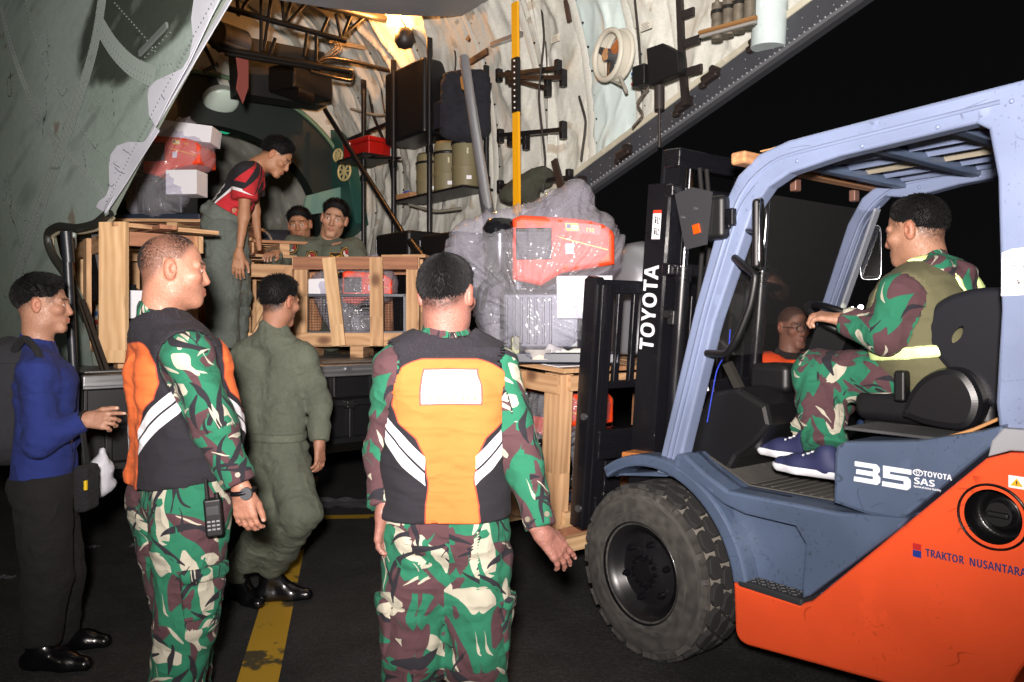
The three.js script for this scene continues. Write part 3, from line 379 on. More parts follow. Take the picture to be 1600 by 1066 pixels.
{ // outer skin on the left
  const pc = onSkin(225, 40), pd = onSkin(165, 20);
  const tex = dataTex(1024, (u, v) => {
    const t = -6.5 + u * 9.5, y = 0.6 + v * 4.4; let c = mix3(hex('#97a6a0'), hex('#84948a'), clamp(0.5 + 1.1 * fbm(t * 1.1, y * 1.3, 3, 5), 0, 1));
    const n = fbm(t * 2.2, y * 2.2, 12, 4), e = Math.hypot((t - pc.x) / 0.75, (y - pc.y - 0.12) / 0.36) + 0.35 * n; c = mix3(c, hex('#343b34'), 0.92 * sst(1.1, 0.95, e));
    const e2 = Math.hypot((t - pc.x - 0.42) / 0.2, (y - pc.y - 0.17) / 0.16) + 0.3 * n; c = mix3(c, hex('#67703f'), 0.7 * sst(1.1, 0.7, e2));
    const st = 0.7 * fbm(t * 1.2 + y * 2.5, y * 9 - t * 4, 5, 4); c = mix3(c, hex('#4a544f'), 0.26 * sst(0.08, 0.4, st)); const li = fbm(t * 3 + y * 5, y * 14 - t * 7, 25, 4); c = mix3(c, hex('#8a9690'), 0.3 * sst(0.15, 0.45, li));
    const ru = fbm(t * 5, y * 5, 66, 4); c = mix3(c, hex('#6a5040'), 0.5 * sst(0.45, 0.56, ru)); const sc = Math.abs(vn(t * 9 + y * 3, y * 6, 88)); if (sc < 0.015 && vn(t * 3, y * 3, 7) > 0.35) c = mix3(c, hex('#22261f'), 0.6);
    return c.map((q) => q * (0.985 + 0.03 * vn(t * 60, y * 60, 4)));
  }, true);
  const bump = dataTex(1024, (u, v) => { const t = -6.5 + u * 9.5, y = 0.6 + v * 4.4; const f = 0.5 + 0.28 * fbm(t * 2.4, y * 2.4, 13, 3) + 0.1 * fbm(t * 9, y * 9, 2, 2); return [f, f, f]; });
  const paintM = phy(0xffffff, 0.38, { map: tex, bumpMap: bump, bumpScale: 0.006 });
  const uvOf = (t, y) => [(t + 6.5) / 9.5, (y - 0.6) / 4.4], lipPx = [[170, 334], [150, 350], [120, 357], [92, 354], [76, 364]].map((p) => onSkin(...p)), lowPx = [[76, 364], [76, 382], [84, 402], [100, 425], [118, 462], [135, 500]].map((p) => onSkin(...p));
  const along = (pts, t) => { const s = pts.slice().sort((a, b) => a.x - b.x); if (t <= s[0].x) return s[0].y; for (let i = 1; i < s.length; i++) if (t <= s[i].x) return lerp(s[i - 1].y, s[i].y, (t - s[i - 1].x) / (s[i].x - s[i - 1].x)); return s[s.length - 1].y; };
  const tN = Math.min(...lipPx.map((p) => p.x)), t0 = Math.max(...lipPx.map((p) => p.x)), tE = Math.max(...lowPx.map((p) => p.x));
  const col = (ta, tb, lo, hi, nu, nv, off = 0) => sheet(nu, nv, (u, v) => { const t = lerp(ta, tb, u), y = lerp(lo(t), hi(t), v); return [t, y, -skinW(y, t) + off, ...uvOf(t, y)]; });
  const skin = (off) => [col(-6.5, tN, () => 0.7, () => 5.1, 30, 60, off), col(tN, t0, (t) => along(lipPx, t), () => 5.1, 40, 50, off), col(t0, 3.0, (t) => sillY(t), () => 5.1, 40, 50, off), col(tN, tE, () => 0.7, (t) => along(lowPx, t), 20, 30, off)];
  part('fuselage_skin', skin(0), paintM, ac);
  part('inner_lining', skin(-0.035), std(0x8a9488, 0.8), ac);
  // white edge strip with wavy border along the sill
  const strip = (px, name) => { const pts = px.map((p) => onSkin(...p)), sh = new THREE.Shape(pts.map((p) => new THREE.Vector2(p.x, p.y))), g = new THREE.ExtrudeGeometry(sh, { depth: 0.004, bevelEnabled: false, curveSegments: 4 }), P = g.attributes.position; for (let i = 0; i < P.count; i++) P.setZ(i, -skinW(P.getY(i), P.getX(i)) + 0.006 + P.getZ(i)); g.computeVertexNormals(); part(name, g, phy(0xffffff, 0.5, { map: weather('#bfc2cc', 0.1, 8) }), ac); };
  strip([[168, 334], [153, 324], [157, 315], [169, 306], [174, 292], [173, 260], [176, 242], [186, 228], [204, 222], [226, 223], [238, 214], [246, 200], [252, 204], [226, 244], [196, 292]], 'edge_strip');
  strip([[246, 198], [236, 180], [234, 150], [236, 138], [246, 127], [268, 117], [288, 108], [299, 90], [305, 60], [302, 30], [306, 0], [300, -60], [380, -60], [345, 1], [300, 96], [270, 150]], 'edge_strip');
  { const q = (t, o) => V(t, sillY(t) + o, -skinW(sillY(t), t) + 0.014); part('edge_rim', bar(q(sA.x, 0.014), q(3.0, 0.014), 0.006, 0.03), phy(0xffffff, 0.45, { map: weather('#b9bcc4', 0.1, 4) }), ac); }
  const wr = std(0x22242a, 0.6); // grease pencil marks on the strip
  [[[183, 262], [189, 268], [198, 272]], [[181, 256], [190, 262]], [[196, 234], [202, 238], [206, 240]], [[256, 150], [261, 156]], [[172, 288], [178, 292], [182, 288]]].forEach((l) => part('pencil_mark', tubeOf(l.map((p) => onSkin(...p).add(V(0, 0, 0.0115))), 0.0016, 5), wr, ac));
  // riveted straps
  const riv = new THREE.SphereGeometry(0.0048, 5, 3), rows = [], bare = std(0x5d6863, 0.55, 0.1);
  const strapOf = (px, wd, rowsAt, name) => {
    const c = new THREE.CatmullRomCurve3(px.map((p) => onSkin(...p))), L = c.getLength(), n = Math.ceil(L / 0.05);
    if (name) part(name, sheet(n, 2, (u, v) => { const p = c.getPointAt(u), q = c.getTangentAt(u), y = p.y + (v - 0.5) * wd * q.x, t = p.x - (v - 0.5) * wd * q.y; return [t, y, -skinW(y, t) + 0.008, ...uvOf(t, y)]; }), phy(0xffffff, 0.4, { map: weather('#929f99', 0.12, 5) }), ac);
    for (const o of rowsAt) for (let i = 0; i < L / 0.038; i++) { const u = i * 0.038 / L, p = c.getPointAt(Math.min(1, u)), q = c.getTangentAt(Math.min(1, u)), y = p.y + o * q.x, t = p.x - o * q.y, g = riv.clone(); g.translate(t, y, -skinW(y, t) + (name ? 0.009 : 0.003)); rows.push(g); }
  };
  strapOf([[25, 440], [55, 350], [85, 270], [120, 170], [150, 70], [165, -20]], 0.12, [-0.045, -0.015, 0.03, 0.045], 'riveted_strap');
  strapOf([[3, 10], [20, 75], [45, 145], [62, 185]], 0.06, [-0.015, 0.015], 'riveted_strap');
  strapOf([[78, 205], [110, 245], [150, 285], [172, 318]], 0.05, [0], 'riveted_strap');
  strapOf([[158, 40], [180, 75], [210, 105], [245, 122]], 0.1, [-0.03, 0.0], 'riveted_strap');
  for (const l of [[[222, 95], [270, 48]], [[240, 105], [270, 100]], [[180, 5], [228, 60], [250, 90]], [[0, 300], [60, 370], [100, 420]], [[40, 0], [55, 60], [75, 110], [120, 190]], [[130, 120], [175, 190], [205, 215]], [[100, 160], [150, 230], [185, 260]]]) strapOf(l.length === 2 ? [l[0], [(l[0][0] + l[1][0]) / 2, (l[0][1] + l[1][1]) / 2], l[1]] : l, 0, [0]);
  { const a = onSkin(348, -4).clone(), b = onSkin(168, 334), L = a.distanceTo(b); for (let i = 0; i < L / 0.026; i++) { const p = b.clone().lerp(a, i * 0.026 / L), g = riv.clone(); g.scale(1.1, 1.1, 1.1); g.translate(p.x - 0.012, sillY(p.x) + 0.028, -skinW(p.y, p.x) + 0.011); rows.push(g); } }
  stuff(part('rivets', rows, bare, ac));
  part('stiffener_plate', [bar(onSkin(222, 85).add(V(0, 0, 0.012)), onSkin(265, 40).add(V(0, 0, 0.012)), 0.012, 0.028)], std(0x6c7672, 0.5, 0.3), ac);
  // moulded rubber lip round the cut-out, with its folded inner edge
  const lp = [...lipPx, ...lowPx.slice(1)].map((p) => p.clone().add(V(0, 0, 0.0)));
  part('hatch_lip', tubeOf(lp, 0.026, 8, 70), phy(0x2a2a26, 0.5), ac); part('lip_edge', tubeOf(lp.map((p) => mv(p, V(0, 1, 0), -0.022, V(0, 0, 1), -0.02)), 0.012, 6, 70), std(0xa59c84, 0.6), ac);
  part('hatch_fitting', rbox(0.12, 0.1, 0.03, 0.02, ...aT(112, 378, -0.55).toArray()), std(0x8f9a94, 0.5), ac); part('jamb_panel', bar(aT(140, 365, -0.75), aT(160, 470, -0.75), 0.05, 0.3), std(0x15171a, 0.5), ac);
}
const arcP = (f) => [1.55 + 1.5 * Math.cos(f), 2.7 + 1.85 * Math.sin(f)];
{ // quilted lining of the right wall and roof, one blanket per bay
  const quilt = dataTex(512, (u, v) => { const f = 0.93 + 0.09 * fbm(u * 3, v * 3, 5, 5, 3) + 0.03 * vn(u * 128, v * 128, 9, 128, 128), d = sst(0.22, 0.5, fbm(u * 5, v * 5, 31, 4, 5)); let c = mix3([0.785 * f, 0.79 * f, 0.755 * f], [0.62, 0.55, 0.42], 0.18 * d); return mix3(c, [0.5, 0.42, 0.32], 0.4 * sst(0.46, 0.56, fbm(u * 9, v * 9, 77, 4, 9))); }, true);
  const quiltM = phy(0xffffff, 0.62, { map: quilt, bumpMap: rep(weaveTex, 10), bumpScale: 0.0008, side: THREE.DoubleSide }), pale = phy(0xffffff, 0.5, { map: weather('#b9c8c6', 0.08, 3) });
  const seams = [-2.85, -2.35, -1.85, -1.2, -0.43, 0.14, 0.63, 1.06, 1.4, 1.95, 2.7];
  const surf = (t, f, push) => { const [w0, y] = arcP(f), w = f < -0.12 && w0 > 1.55 ? Math.max(w0, 2.955) : w0, nx = Math.cos(f) / 1.5, ny = Math.sin(f) / 1.85, l = Math.hypot(nx, ny); return [t, y - push * ny / l, -(w - push * nx / l)]; };
  for (let i = 0; i < seams.length - 1; i++) {
    const a = seams[i], b = seams[i + 1], W = b - a, lo = (t) => t > 0.28 ? Math.max(-0.9, Math.asin(clamp((sillR(t) + 0.05 - 2.7) / 1.85, -0.95, 0.95))) : -0.95;
    part('insulation_panel', sheet(Math.ceil(W / 0.018), 170, (u, v) => {
      const t = lerp(a, b, u), f = lerp(lo(t), 2.55, v), s = f * 1.7, e = Math.pow(Math.sin(Math.PI * u), 0.5), cell = 0.5 + 0.5 * Math.cos(s * 2 * Math.PI / 0.62 + i);
      const wr = 1 - Math.abs(vn(t * 5 + s * 1.5 + i * 7, s * 3.2 - t * 2.0, i * 3.1)), w2 = 1 - Math.abs(vn(t * 14 + s * 4, s * 7 - t * 9, 40 + i)), w3 = vn(t * 3, s * 2, 60 + i);
      const px = 0.018 + e * (0.028 + 0.02 * w3 + 0.012 * (1 - cell)) + (0.042 * Math.pow(wr, 4) + 0.012 * Math.pow(w2, 4)) * (0.3 + 0.7 * e) ; return [...surf(t, f, px), t * 0.8, s * 0.8];
    }), i === 6 ? pale : quiltM, ac);
    if (i) { const m = part('seam_strip', sheet(2, 110, (u, v) => { const f = lerp(lo(a), 2.5, v); return [...surf(a + (u - 0.5) * 0.07, f, 0.05 + 0.012 * Math.sin(Math.PI * u) + 0.006 * vn(f * 9, a, 2)), u * 0.07, f * 1.6]; }), phy(0xffffff, 0.7, { map: quilt, side: THREE.DoubleSide }), ac); }
  }
  const pins = []; for (let i = 1; i < seams.length - 1; i++) for (let f = -0.1; f < 0.75; f += 0.09) { const p = surf(seams[i] + 0.05, f, 0.052); if (p[1] < sillR(p[0]) + 0.12) continue; const g = new THREE.SphereGeometry(0.009, 6, 4); g.translate(...p); pins.push(g); } stuff(part('snap_fasteners', pins, darkMetal, ac));
  // forward cabin, dark arch between and bulkhead
  const grey = phy(0xffffff, 0.75, { map: weather('#b2b4aa', 0.3, 12), side: THREE.DoubleSide });
  part('cabin_lining', sheet(60, 60, (u, v) => { const t = lerp(-8.5, -2.9, u), f = lerp(-0.7, Math.PI + 0.7, v), wv = 0.03 * (1 - Math.abs(vn(t * 5, f * 5, 3))) ; return [t, 2.35 + (1.35 - wv) * Math.sin(f), -(1.55 + (1.42 - wv) * Math.cos(f)), t, f]; }), grey, ac);
  part('cabin_end', box(0.05, 3.2, 3.2, -8.5, 2.6, -1.55), std(0x8b8f88, 0.8), ac);
  const arch = (k) => { const p = new THREE.Path(), hw = 1.47 - k * 0.43, y1 = 2.35, top = 3.72 - k * 0.47; p.moveTo(1.6 + hw, 1.2); p.lineTo(1.6 + hw, y1); p.bezierCurveTo(1.6 + hw, lerp(y1, top, 0.62), 1.6 + hw * 0.6, top, 1.6, top); p.bezierCurveTo(1.6 - hw * 0.6, top, 1.6 - hw, lerp(y1, top, 0.62), 1.6 - hw, y1); p.lineTo(1.6 - hw, 1.2); return p; };
  part('upper_bulkhead', sheet(70, 26, (u, v) => { const w = lerp(0.2, 2.95, u), k = (w - 1.55) / 1.5, top = 2.7 + 1.85 * Math.sqrt(Math.max(0.01, 1 - k * k)), y = lerp(Math.min(3.3, top - 0.1), top, v), f = 0.02 * (1 - Math.abs(vn(w * 6, y * 7 + w * 2, 5))) + 0.02 * vn(w * 3, y * 3, 8); return [-2.84 + f * 1.5, y, -w, w * 0.8, y * 0.8]; }), quiltM, ac);
  const as = new THREE.Shape(arch(0).getPoints(20).concat(arch(1).getPoints(20).reverse())), ag = new THREE.ExtrudeGeometry(as, { depth: 0.16, bevelEnabled: false }); ag.rotateY(Math.PI / 2); part('arch_frame', ag, std(0x1d2523, 0.5), ac, [-2.95, 0, 0]);
  part('arch_trim', tubeOf(arch(0).getPoints(14).map((p) => [-2.76, p.y - 0.02, -p.x]), 0.022, 6, 80), std(0x5f7a5e, 0.5), ac);
  const lensM = phy(0xcfe3d8, 0.3, { clearcoat: 0.6 }); const dp = aT(345, 157, -2.76); const dome = part('dome_lamp', cyl(0.155, 0.16, 0.05, 0, 0, 0, 'x', 32), std(0x8b938d, 0.4), ac, dp, [0, 0, -0.95]); part('lens', (() => { const g = new THREE.SphereGeometry(0.15, 24, 12, 0, Math.PI * 2, 0, Math.PI / 2); g.scale(1, 0.3, 1); g.rotateZ(-Math.PI / 2); return g; })(), lensM, dome, [0.025, 0, 0]);
  const greenGlow = phy(0x0c6040, 0.3, { emissive: new THREE.Color(0.02, 0.32, 0.16), emissiveIntensity: 1 }); for (const [x, y, t] of [[446, 147, -2.5], [352, 205, -4.0]]) part('green_lamp', (() => { const g = new THREE.SphereGeometry(0.055, 14, 10); g.scale(1, 0.55, 1); return g; })(), greenGlow, ac, aT(x, y, t));
  part('roof_panel', [bar(aT(365, 105, -2.4), aT(500, 128, -2.4), 0.5, 0.22)], std(0x0c0e0e, 0.6), ac);
  part('side_locker', (() => { const g = extrude([[aW(512, 185, 2.85).x, aW(512, 185, 2.85).y], [aW(545, 225, 2.85).x, aW(545, 225, 2.85).y], [aW(568, 345, 2.85).x, 2.4], [aW(568, 345, 2.85).x - 0.6, 2.2]], 0.12, 0.01); g.translate(0, 0, -2.9); return g; })(), std(0x1d4a42, 0.5), ac);
  part('teal_panel', extrude([[0, 0], [0.5, 0.12], [0.52, 0.36], [0.05, 0.2]], 0.03, 0.004), std(0x6f9389, 0.5), ac, aT(470, 338, -2.55), [0, Math.PI / 2 + 0.2, 0]);
}
{ // cables, tubes and placards on the bay wall
  const cb = std(0x26221f, 0.6); [[[700, 40], [712, 90], [706, 180], [715, 300]], [[845, 0], [850, 60], [842, 150], [852, 250], [848, 300]], [[992, 0], [998, 60], [1004, 150]], [[590, 20], [600, 70], [596, 140], [606, 205]], [[905, 150], [915, 190], [908, 250]]].forEach((l) => part('wall_cable', tubeOf(l.map((p) => aW(p[0], p[1], 2.8)), 0.008, 6, 36), cb, ac));
  [[560, 60], [548, 170], [640, 320]].forEach((p, i) => part('conduit', tubeOf([aW(p[0], p[1], 2.75), aW(p[0] + 40, p[1] + 10, 2.75), aW(p[0] + 80, p[1] + 6, 2.75)], 0.012, 8, 30), std(0x8d8a7c, 0.5), ac));
  const pl = canvasTex(128, 64, (g) => { g.fillStyle = '#c9c8ba'; g.fillRect(0, 0, 128, 64); g.fillStyle = '#444'; const r = rng(8); for (let i = 0; i < 5; i++) g.fillRect(10, 8 + i * 11, 60 + r() * 46, 4); }); [[868, 60], [1010, 40], [830, 30]].forEach((p) => part('placard', new THREE.PlaneGeometry(0.09, 0.05), std(0xffffff, 0.6, 0, { map: pl }), ac, aW(p[0], p[1], 2.79)));
}
{ // deck, ramp and its aft edge
  const deckM = std(0xffffff, 0.5, 0.45, { map: weather('#6b6c6c', 0.25, 21) }), dark = phy(0x101113, 0.38, { clearcoat: 0.2 });
  const pr = [[-8.5, 1.2], [0.0, 1.2], [0.025, 1.188], [0.025, 1.128], [-0.07, 1.118], [-0.07, 0.985], [0.0, 0.972], [0.0, 0.935], [-0.04, 0.925], [-0.05, 0.74], [-0.02, 0.73], [-0.02, 0.70], [-0.16, 0.62], [-0.7, 0.57], [-8.5, 0.57]];
  const g = extrude(pr, 3.0, 0); g.translate(0, 0, -3.0); part('ramp', g, dark, ac);
  part('ramp_floor', box(8.4, 0.006, 2.98, -4.22, 1.205, -1.5), deckM, ac);
  part('ramp_lip', [rbox(0.05, 0.062, 3.02, 0.008, 0.012, 1.162, -1.5), rbox(0.03, 0.016, 3.02, 0.005, 0.03, 1.13, -1.5)], std(0xffffff, 0.32, 0.75, { map: weather('#8a8c8e', 0.3, 4) }), ac);
  for (let i = 0; i < 11; i++) { const z = -0.12 - i * 0.277; part('rib', [rbox(0.03, 0.2, 0.035, 0.006, -0.03, 0.83, z), rbox(0.02, 0.13, 0.02, 0.005, -0.055, 1.05, z + 0.1)], dark, ac); part('hinge_bracket', [rbox(0.045, 0.05, 0.06, 0.01, 0.012, 0.945, z + 0.03), cyl(0.009, 0.009, 0.075, 0.03, 0.945, z + 0.03, 'z', 8)], std(0x2c2d2e, 0.35, 0.6), ac); }
  for (let i = 0; i < 6; i++) part('wear_strip', rbox(0.012, 0.012, 0.2, 0.004, 0.005, 0.978, -0.3 - i * 0.48 - (i % 2) * 0.07), std(0xb3b6b8, 0.4, 0.6), ac);
  for (let i = 0; i < 5; i++) for (const s of [0.02]) part('lip_bolt', cyl(0.02, 0.02, 0.02, 0.04, 1.165, -0.25 - i * 0.6, 'x', 10), greyMetal, ac);
  part('ramp_strut', [rod(aT(103, 362, 0.0), aT(118, 640, 0.0), 0.022, 12), rod(aT(103, 362, 0.0), aT(107, 410, 0.0), 0.028, 12)], phy(0x1a1d22, 0.4, { metalness: 0.2 }), ac);
  part('ramp_chain_arm', [bar(aT(128, 470, -0.25), aT(176, 606, 0.0), 0.02, 0.035), bar(aT(122, 470, -0.25), aT(168, 606, 0.0), 0.01, 0.02)], phy(0x2d2620, 0.4, { metalness: 0.3 }), ac);
}
{ // sill beam on the right
  const pt = (t, dy, dw) => V(t, sillR(t) + 0.03 + dy, -(2.92 + dw)), beamM = phy(0xffffff, 0.5, { map: weather('#34363b', 0.15, 6) });
  part('sill_beam', bar(pt(0.0, -0.03, 0), pt(3.2, -0.03, 0), 0.09, 0.155), beamM, ac); part('sill_flange', bar(pt(0.0, -0.112, -0.05), pt(3.2, -0.112, -0.05), 0.05, 0.02), std(0x6a6d72, 0.45, 0.5), ac);
  part('sill_gasket', bar(pt(0.28, 0.075, -0.01), pt(3.2, 0.075, -0.01), 0.08, 0.035), phy(0xffffff, 0.7, { map: weather('#a9a695', 0.2, 9) }), ac);
  const r = []; for (let t = 0.1; t < 3.1; t += 0.028) { const g = new THREE.SphereGeometry(0.0085, 5, 3); const p = pt(t, -0.1, -0.076); g.translate(p.x, p.y, p.z); r.push(g); if (Math.round(t / 0.028) % 3 === 0) for (const q of [-0.05, 0.0]) { const k = new THREE.SphereGeometry(0.005, 5, 3), s = pt(t, q, -0.046); k.translate(s.x, s.y, s.z); r.push(k); } } stuff(part('sill_rivets', r, std(0x85888c, 0.4, 0.6), ac));
  for (const [x, y] of [[905, 288], [975, 240], [1068, 165], [1110, 120], [1186, 62]]) { const p = aW(x, y, 2.85); part('latch', [rbox(0.11, 0.05, 0.05, 0.012, 0, 0, 0), cyl(0.022, 0.022, 0.06, 0.04, 0.02, 0, 'z', 12), rbox(0.04, 0.035, 0.04, 0.008, -0.06, -0.02, 0)], std(0x2a2321, 0.5, 0.3), ac, p, [0, 0, 0.33]); }
}
{ // upper cargo door folded up under the roof
  const T = -0.45, pts = [[300, -120], [330, -22], [440, -2], [540, 13], [640, 22], [730, 22], [800, 15], [862, 0], [900, -110]].map((p) => { const q = aT(p[0], p[1], T); return new THREE.Vector2(-q.z, q.y); });
  const s = new THREE.Shape(); s.moveTo(pts[0].x, pts[0].y); s.splineThru(pts.slice(1)); const g = new THREE.ExtrudeGeometry(s, { depth: 0.9, bevelEnabled: true, bevelSize: 0.012, bevelThickness: 0.012, bevelSegments: 2 }); g.rotateY(Math.PI / 2); part('cargo_door', g, phy(0xffffff, 0.45, { map: weather('#8d8f94', 0.1, 15) }), ac, [T, 0, 0]);
}
{ // roof truss, rails and the lit lamp
  const blk = std(0x15120f, 0.45, 0.4), TT = -1.25, a = (x, y, t = TT) => aT(x, y, t);
  part('roof_truss', [rod(a(352, 12), a(540, 64), 0.022), rod(a(340, 75), a(545, 112), 0.026), rod(a(352, 84), a(500, 108), 0.018), rod(a(300, 40), a(345, 80), 0.02)], blk, ac);
  [[370, -10, 372, 24], [372, 24, 400, -20], [408, -5, 408, 80], [424, -5, 412, 80], [440, -10, 444, 36], [450, 36, 482, 0], [444, 36, 460, -10], [480, 50, 475, 88], [494, 55, 494, 96], [502, 52, 512, 28], [533, 60, 525, 22], [533, 58, 572, 24], [536, 56, 550, 18], [318, 70, 340, 112], [318, 112, 340, 100], [300, 60, 318, 70], [420, 90, 430, 60]].forEach((l) => part('truss_member', rod(a(l[0], l[1]), a(l[2], l[3]), 0.014), blk, ac));
  part('roof_rail', [rod(aT(500, 6, -0.9), aT(632, 36, -1.5), 0.035), rod(aT(460, -12, -0.9), aT(505, 8, -0.9), 0.03)], blk, ac);
  part('light_rail', [bar(aT(512, 62, -1.7), aT(596, 80, -1.9), 0.05, 0.035)], std(0x9c8f78, 0.35, 0.5), ac);
  const pipe = std(0x4a423a, 0.25, 0.8); part('stretcher_rail', tubeOf([[485, 110], [500, 94], [520, 91], [560, 98], [614, 112]].map((p) => aT(p[0], p[1], -1.6)), 0.018, 8, 40), pipe, ac); part('stretcher_loop', tubeOf([[486, 112], [545, 126], [551, 120], [549, 110], [490, 101]].map((p) => aT(p[0], p[1], -1.45)), 0.016, 8, 40, true), pipe, ac);
  for (const k of [0, 1, 2]) part('cable', tubeOf([[516 + k * 5, 62], [525 + k * 4, 72 + k * 2], [500 + k * 4, 92 + k * 2], [488 + k * 3, 100]].map((p) => aT(p[0], p[1], -1.6)), 0.006, 5, 24), pipe, ac);
  part('red_flag_tag', extrude([[0, 0], [0.09, 0.0], [0.09, -0.2], [0.05, -0.32], [0.0, -0.22], [0.015, -0.12]], 0.006, 0.002), std(0x6b2f28, 0.7), ac, aT(368, 90, -1.1), [0, Math.PI / 2, 0]);
  part('air_duct', [cyl(0.1, 0.1, 0.22, 0, 0, 0, 'z', 18), rbox(0.16, 0.05, 0.24, 0.02, 0, -0.06, 0)], std(0x4a4644, 0.5, 0.4), ac, aT(360, 62, -1.3), [0, 0.3, 0]);
  part('winch_box', [rbox(0.3, 0.22, 0.5, 0.02, 0, 0, 0), cyl(0.06, 0.06, 0.2, 0.1, -0.13, 0.1, 'z', 14)], std(0x191514, 0.4, 0.4), ac, aT(470, 132, -2.1), [0, 0.4, 0]);
  // lamp
  const lp = aT(632, 60, -1.12), lamp = part('flood_lamp', (() => { const g = lathe([[0.0, -0.09], [0.055, -0.075], [0.085, -0.02], [0.075, 0.05], [0.04, 0.085], [0.0, 0.09]], 20); return g; })(), std(0x241f1d, 0.5), ac, lp, [0.2, 0, -0.2]);
  part('bulb', new THREE.SphereGeometry(0.035, 14, 10), std(0x332211, 0.4, 0, { emissive: new THREE.Color(1, 0.66, 0.3), emissiveIntensity: 5 }), lamp, [-0.02, 0.12, 0.11]);
  part('lamp_bracket', [rod(lp.clone(), aT(655, 66, -1.17), 0.018), rbox(0.05, 0.05, 0.05, 0.01, ...aT(648, 62, -1.15).toArray())], std(0x6b5a4c, 0.5, 0.3), ac);
  const L = new THREE.PointLight(0xffaa5a, 3.0, 0, 2); lamp.localToWorld; L.position.copy(lp).add(V(-0.05, 0.10, 0.12)); L.castShadow = true; L.shadow.radius = 2; L.name = 'lamp_light'; ac.add(L);
}
{ // fittings along the right wall
  const blk = phy(0x0d0d10, 0.4), iron = std(0x1b191b, 0.42, 0.3);
  for (const [x, y0, y1, w] of [[568, 140, 402, 2.6], [615, 110, 402, 2.6], [671, 76, 402, 2.6], [760, 120, 330, 2.85]]) { const a = aW(x, y0, w), b = V(a.x, 1.21, a.z), m = part('stanchion', rod(b, a, 0.021, 10), blk, ac); part('clevis', rbox(0.02, 0.14, 0.05, 0.006, a.x, a.y + 0.02, a.z), blk, m); part('collar', rbox(0.05, 0.06, 0.05, 0.01, a.x, a.y - 0.8, a.z), blk, m); }
  part('diagonal_brace', [rod(aW(508, 172, 2.5), aW(655, 405, 2.35), 0.022), rod(aW(640, 375, 2.36), aW(668, 412, 2.32), 0.035)], blk, ac);
  part('cross_rail', [rod(aW(545, 218, 2.7), aW(625, 185, 2.7), 0.018), rod(aW(556, 246, 2.6), aW(625, 247, 2.6), 0.012), rod(aW(575, 130, 2.8), aW(583, 180, 2.8), 0.014), rod(aW(583, 180, 2.8), aW(606, 235, 2.8), 0.014), rod(aW(606, 235, 2.8), aW(614, 285, 2.8), 0.014)], iron, ac);
  part('shelf', [rbox(1.0, 0.02, 0.3, 0.006, 0, 0, 0)], iron, ac, aW(690, 306, 2.8)); part('shelf', rbox(0.5, 0.02, 0.35, 0.006), iron, ac, aW(573, 250, 2.65));
  part('stowage_locker', [rbox(0.62, 0.62, 0.32, 0.03)], blk, ac, aW(655, 165, 2.78)); part('locker_plate', rbox(0.1, 0.2, 0.012, 0.004), std(0x2a2a34, 0.35, 0.4), ac, aW(684, 180, 2.5));
  const pole = part('steel_tube', rod(aW(725, 90, 2.45), aW(766, 352, 2.3), 0.036, 16), std(0xb3b4ba, 0.3, 0.75), ac); part('collar', rod(aW(757, 300, 2.335), aW(766, 352, 2.3), 0.042, 16), std(0x6e7076, 0.35, 0.7), pole); part('band', rod(aW(727, 122, 2.44), aW(729, 136, 2.43), 0.038, 16), std(0xa9793f, 0.6), pole);
  const ye = phy(0xe0a010, 0.45), y0 = aW(805, 4, 2.6), yb = aW(808, 345, 2.6), yp = (k) => y0.clone().lerp(yb, k), st = part('escape_ladder_strap', [bar(yp(0), yp(0.965), 0.02, 0.06), bar(yp(0.96), yp(1.05), 0.012, 0.022)], ye, ac); part('grip', bar(yp(0.255), yp(0.505), 0.03, 0.062), plasticBlack, st); for (let i = 0; i < 9; i++) part('stud', (() => { const g = new THREE.SphereGeometry(0.007, 6, 4); const p = yp(0.27 + i * 0.027); g.translate(p.x + 0.005, p.y, p.z + 0.017); return g; })(), std(0xd8d8d8, 0.4), st);
  const br = (l, r = 0.016) => part('wall_bracket', [bar(aW(l[0], l[1], 2.82), aW(l[2], l[3], 2.82), 0.04, 0.03), rbox(0.04, 0.1, 0.05, 0.008, ...aW(l[0], l[1], 2.84).toArray()), rbox(0.04, 0.12, 0.05, 0.008, ...aW(l[2], l[3], 2.84).toArray())], iron, ac);
  br([780, 118, 872, 107]); br([795, 121, 880, 122]); br([800, 125, 856, 138]); br([782, 212, 880, 203]); br([782, 292, 890, 278]); br([798, 218, 822, 221]);
  part('bright_bar', bar(aW(768, 70, 2.75), aW(815, 52, 2.75), 0.03, 0.03), std(0xb9bcc0, 0.25, 0.8), ac); [[884, 0, 890, 34, 0.03], [735, 97, 762, 80, 0.05], [695, 25, 735, 60, 0.06]].forEach((q) => part('dark_strap', bar(aW(q[0], q[1], 2.79), aW(q[2], q[3], 2.79), 0.02, q[4]), std(0x3b2a22, 0.6), ac));
  part('hanging_tool', [bar(aW(866, 250, 2.7), aW(874, 280, 2.7), 0.02, 0.05), bar(aW(874, 280, 2.7), aW(884, 312, 2.68), 0.02, 0.06)], std(0x2d211d, 0.5), ac);
  // cable reel
  const rp = aW(950, 86, 2.74), reel = part('cable_reel', [new THREE.TorusGeometry(0.15, 0.018, 10, 40), (() => { const g = new THREE.TorusGeometry(0.15, 0.016, 10, 40); g.translate(0.02, 0.0, -0.07); return g; })(), (() => { const g = new THREE.CylinderGeometry(0.152, 0.152, 0.07, 40, 1, true); g.rotateX(Math.PI / 2); g.translate(0.01, 0, -0.035); return g; })()], std(0xb9b6a8, 0.5), ac, rp, [0, -0.25, 0]);
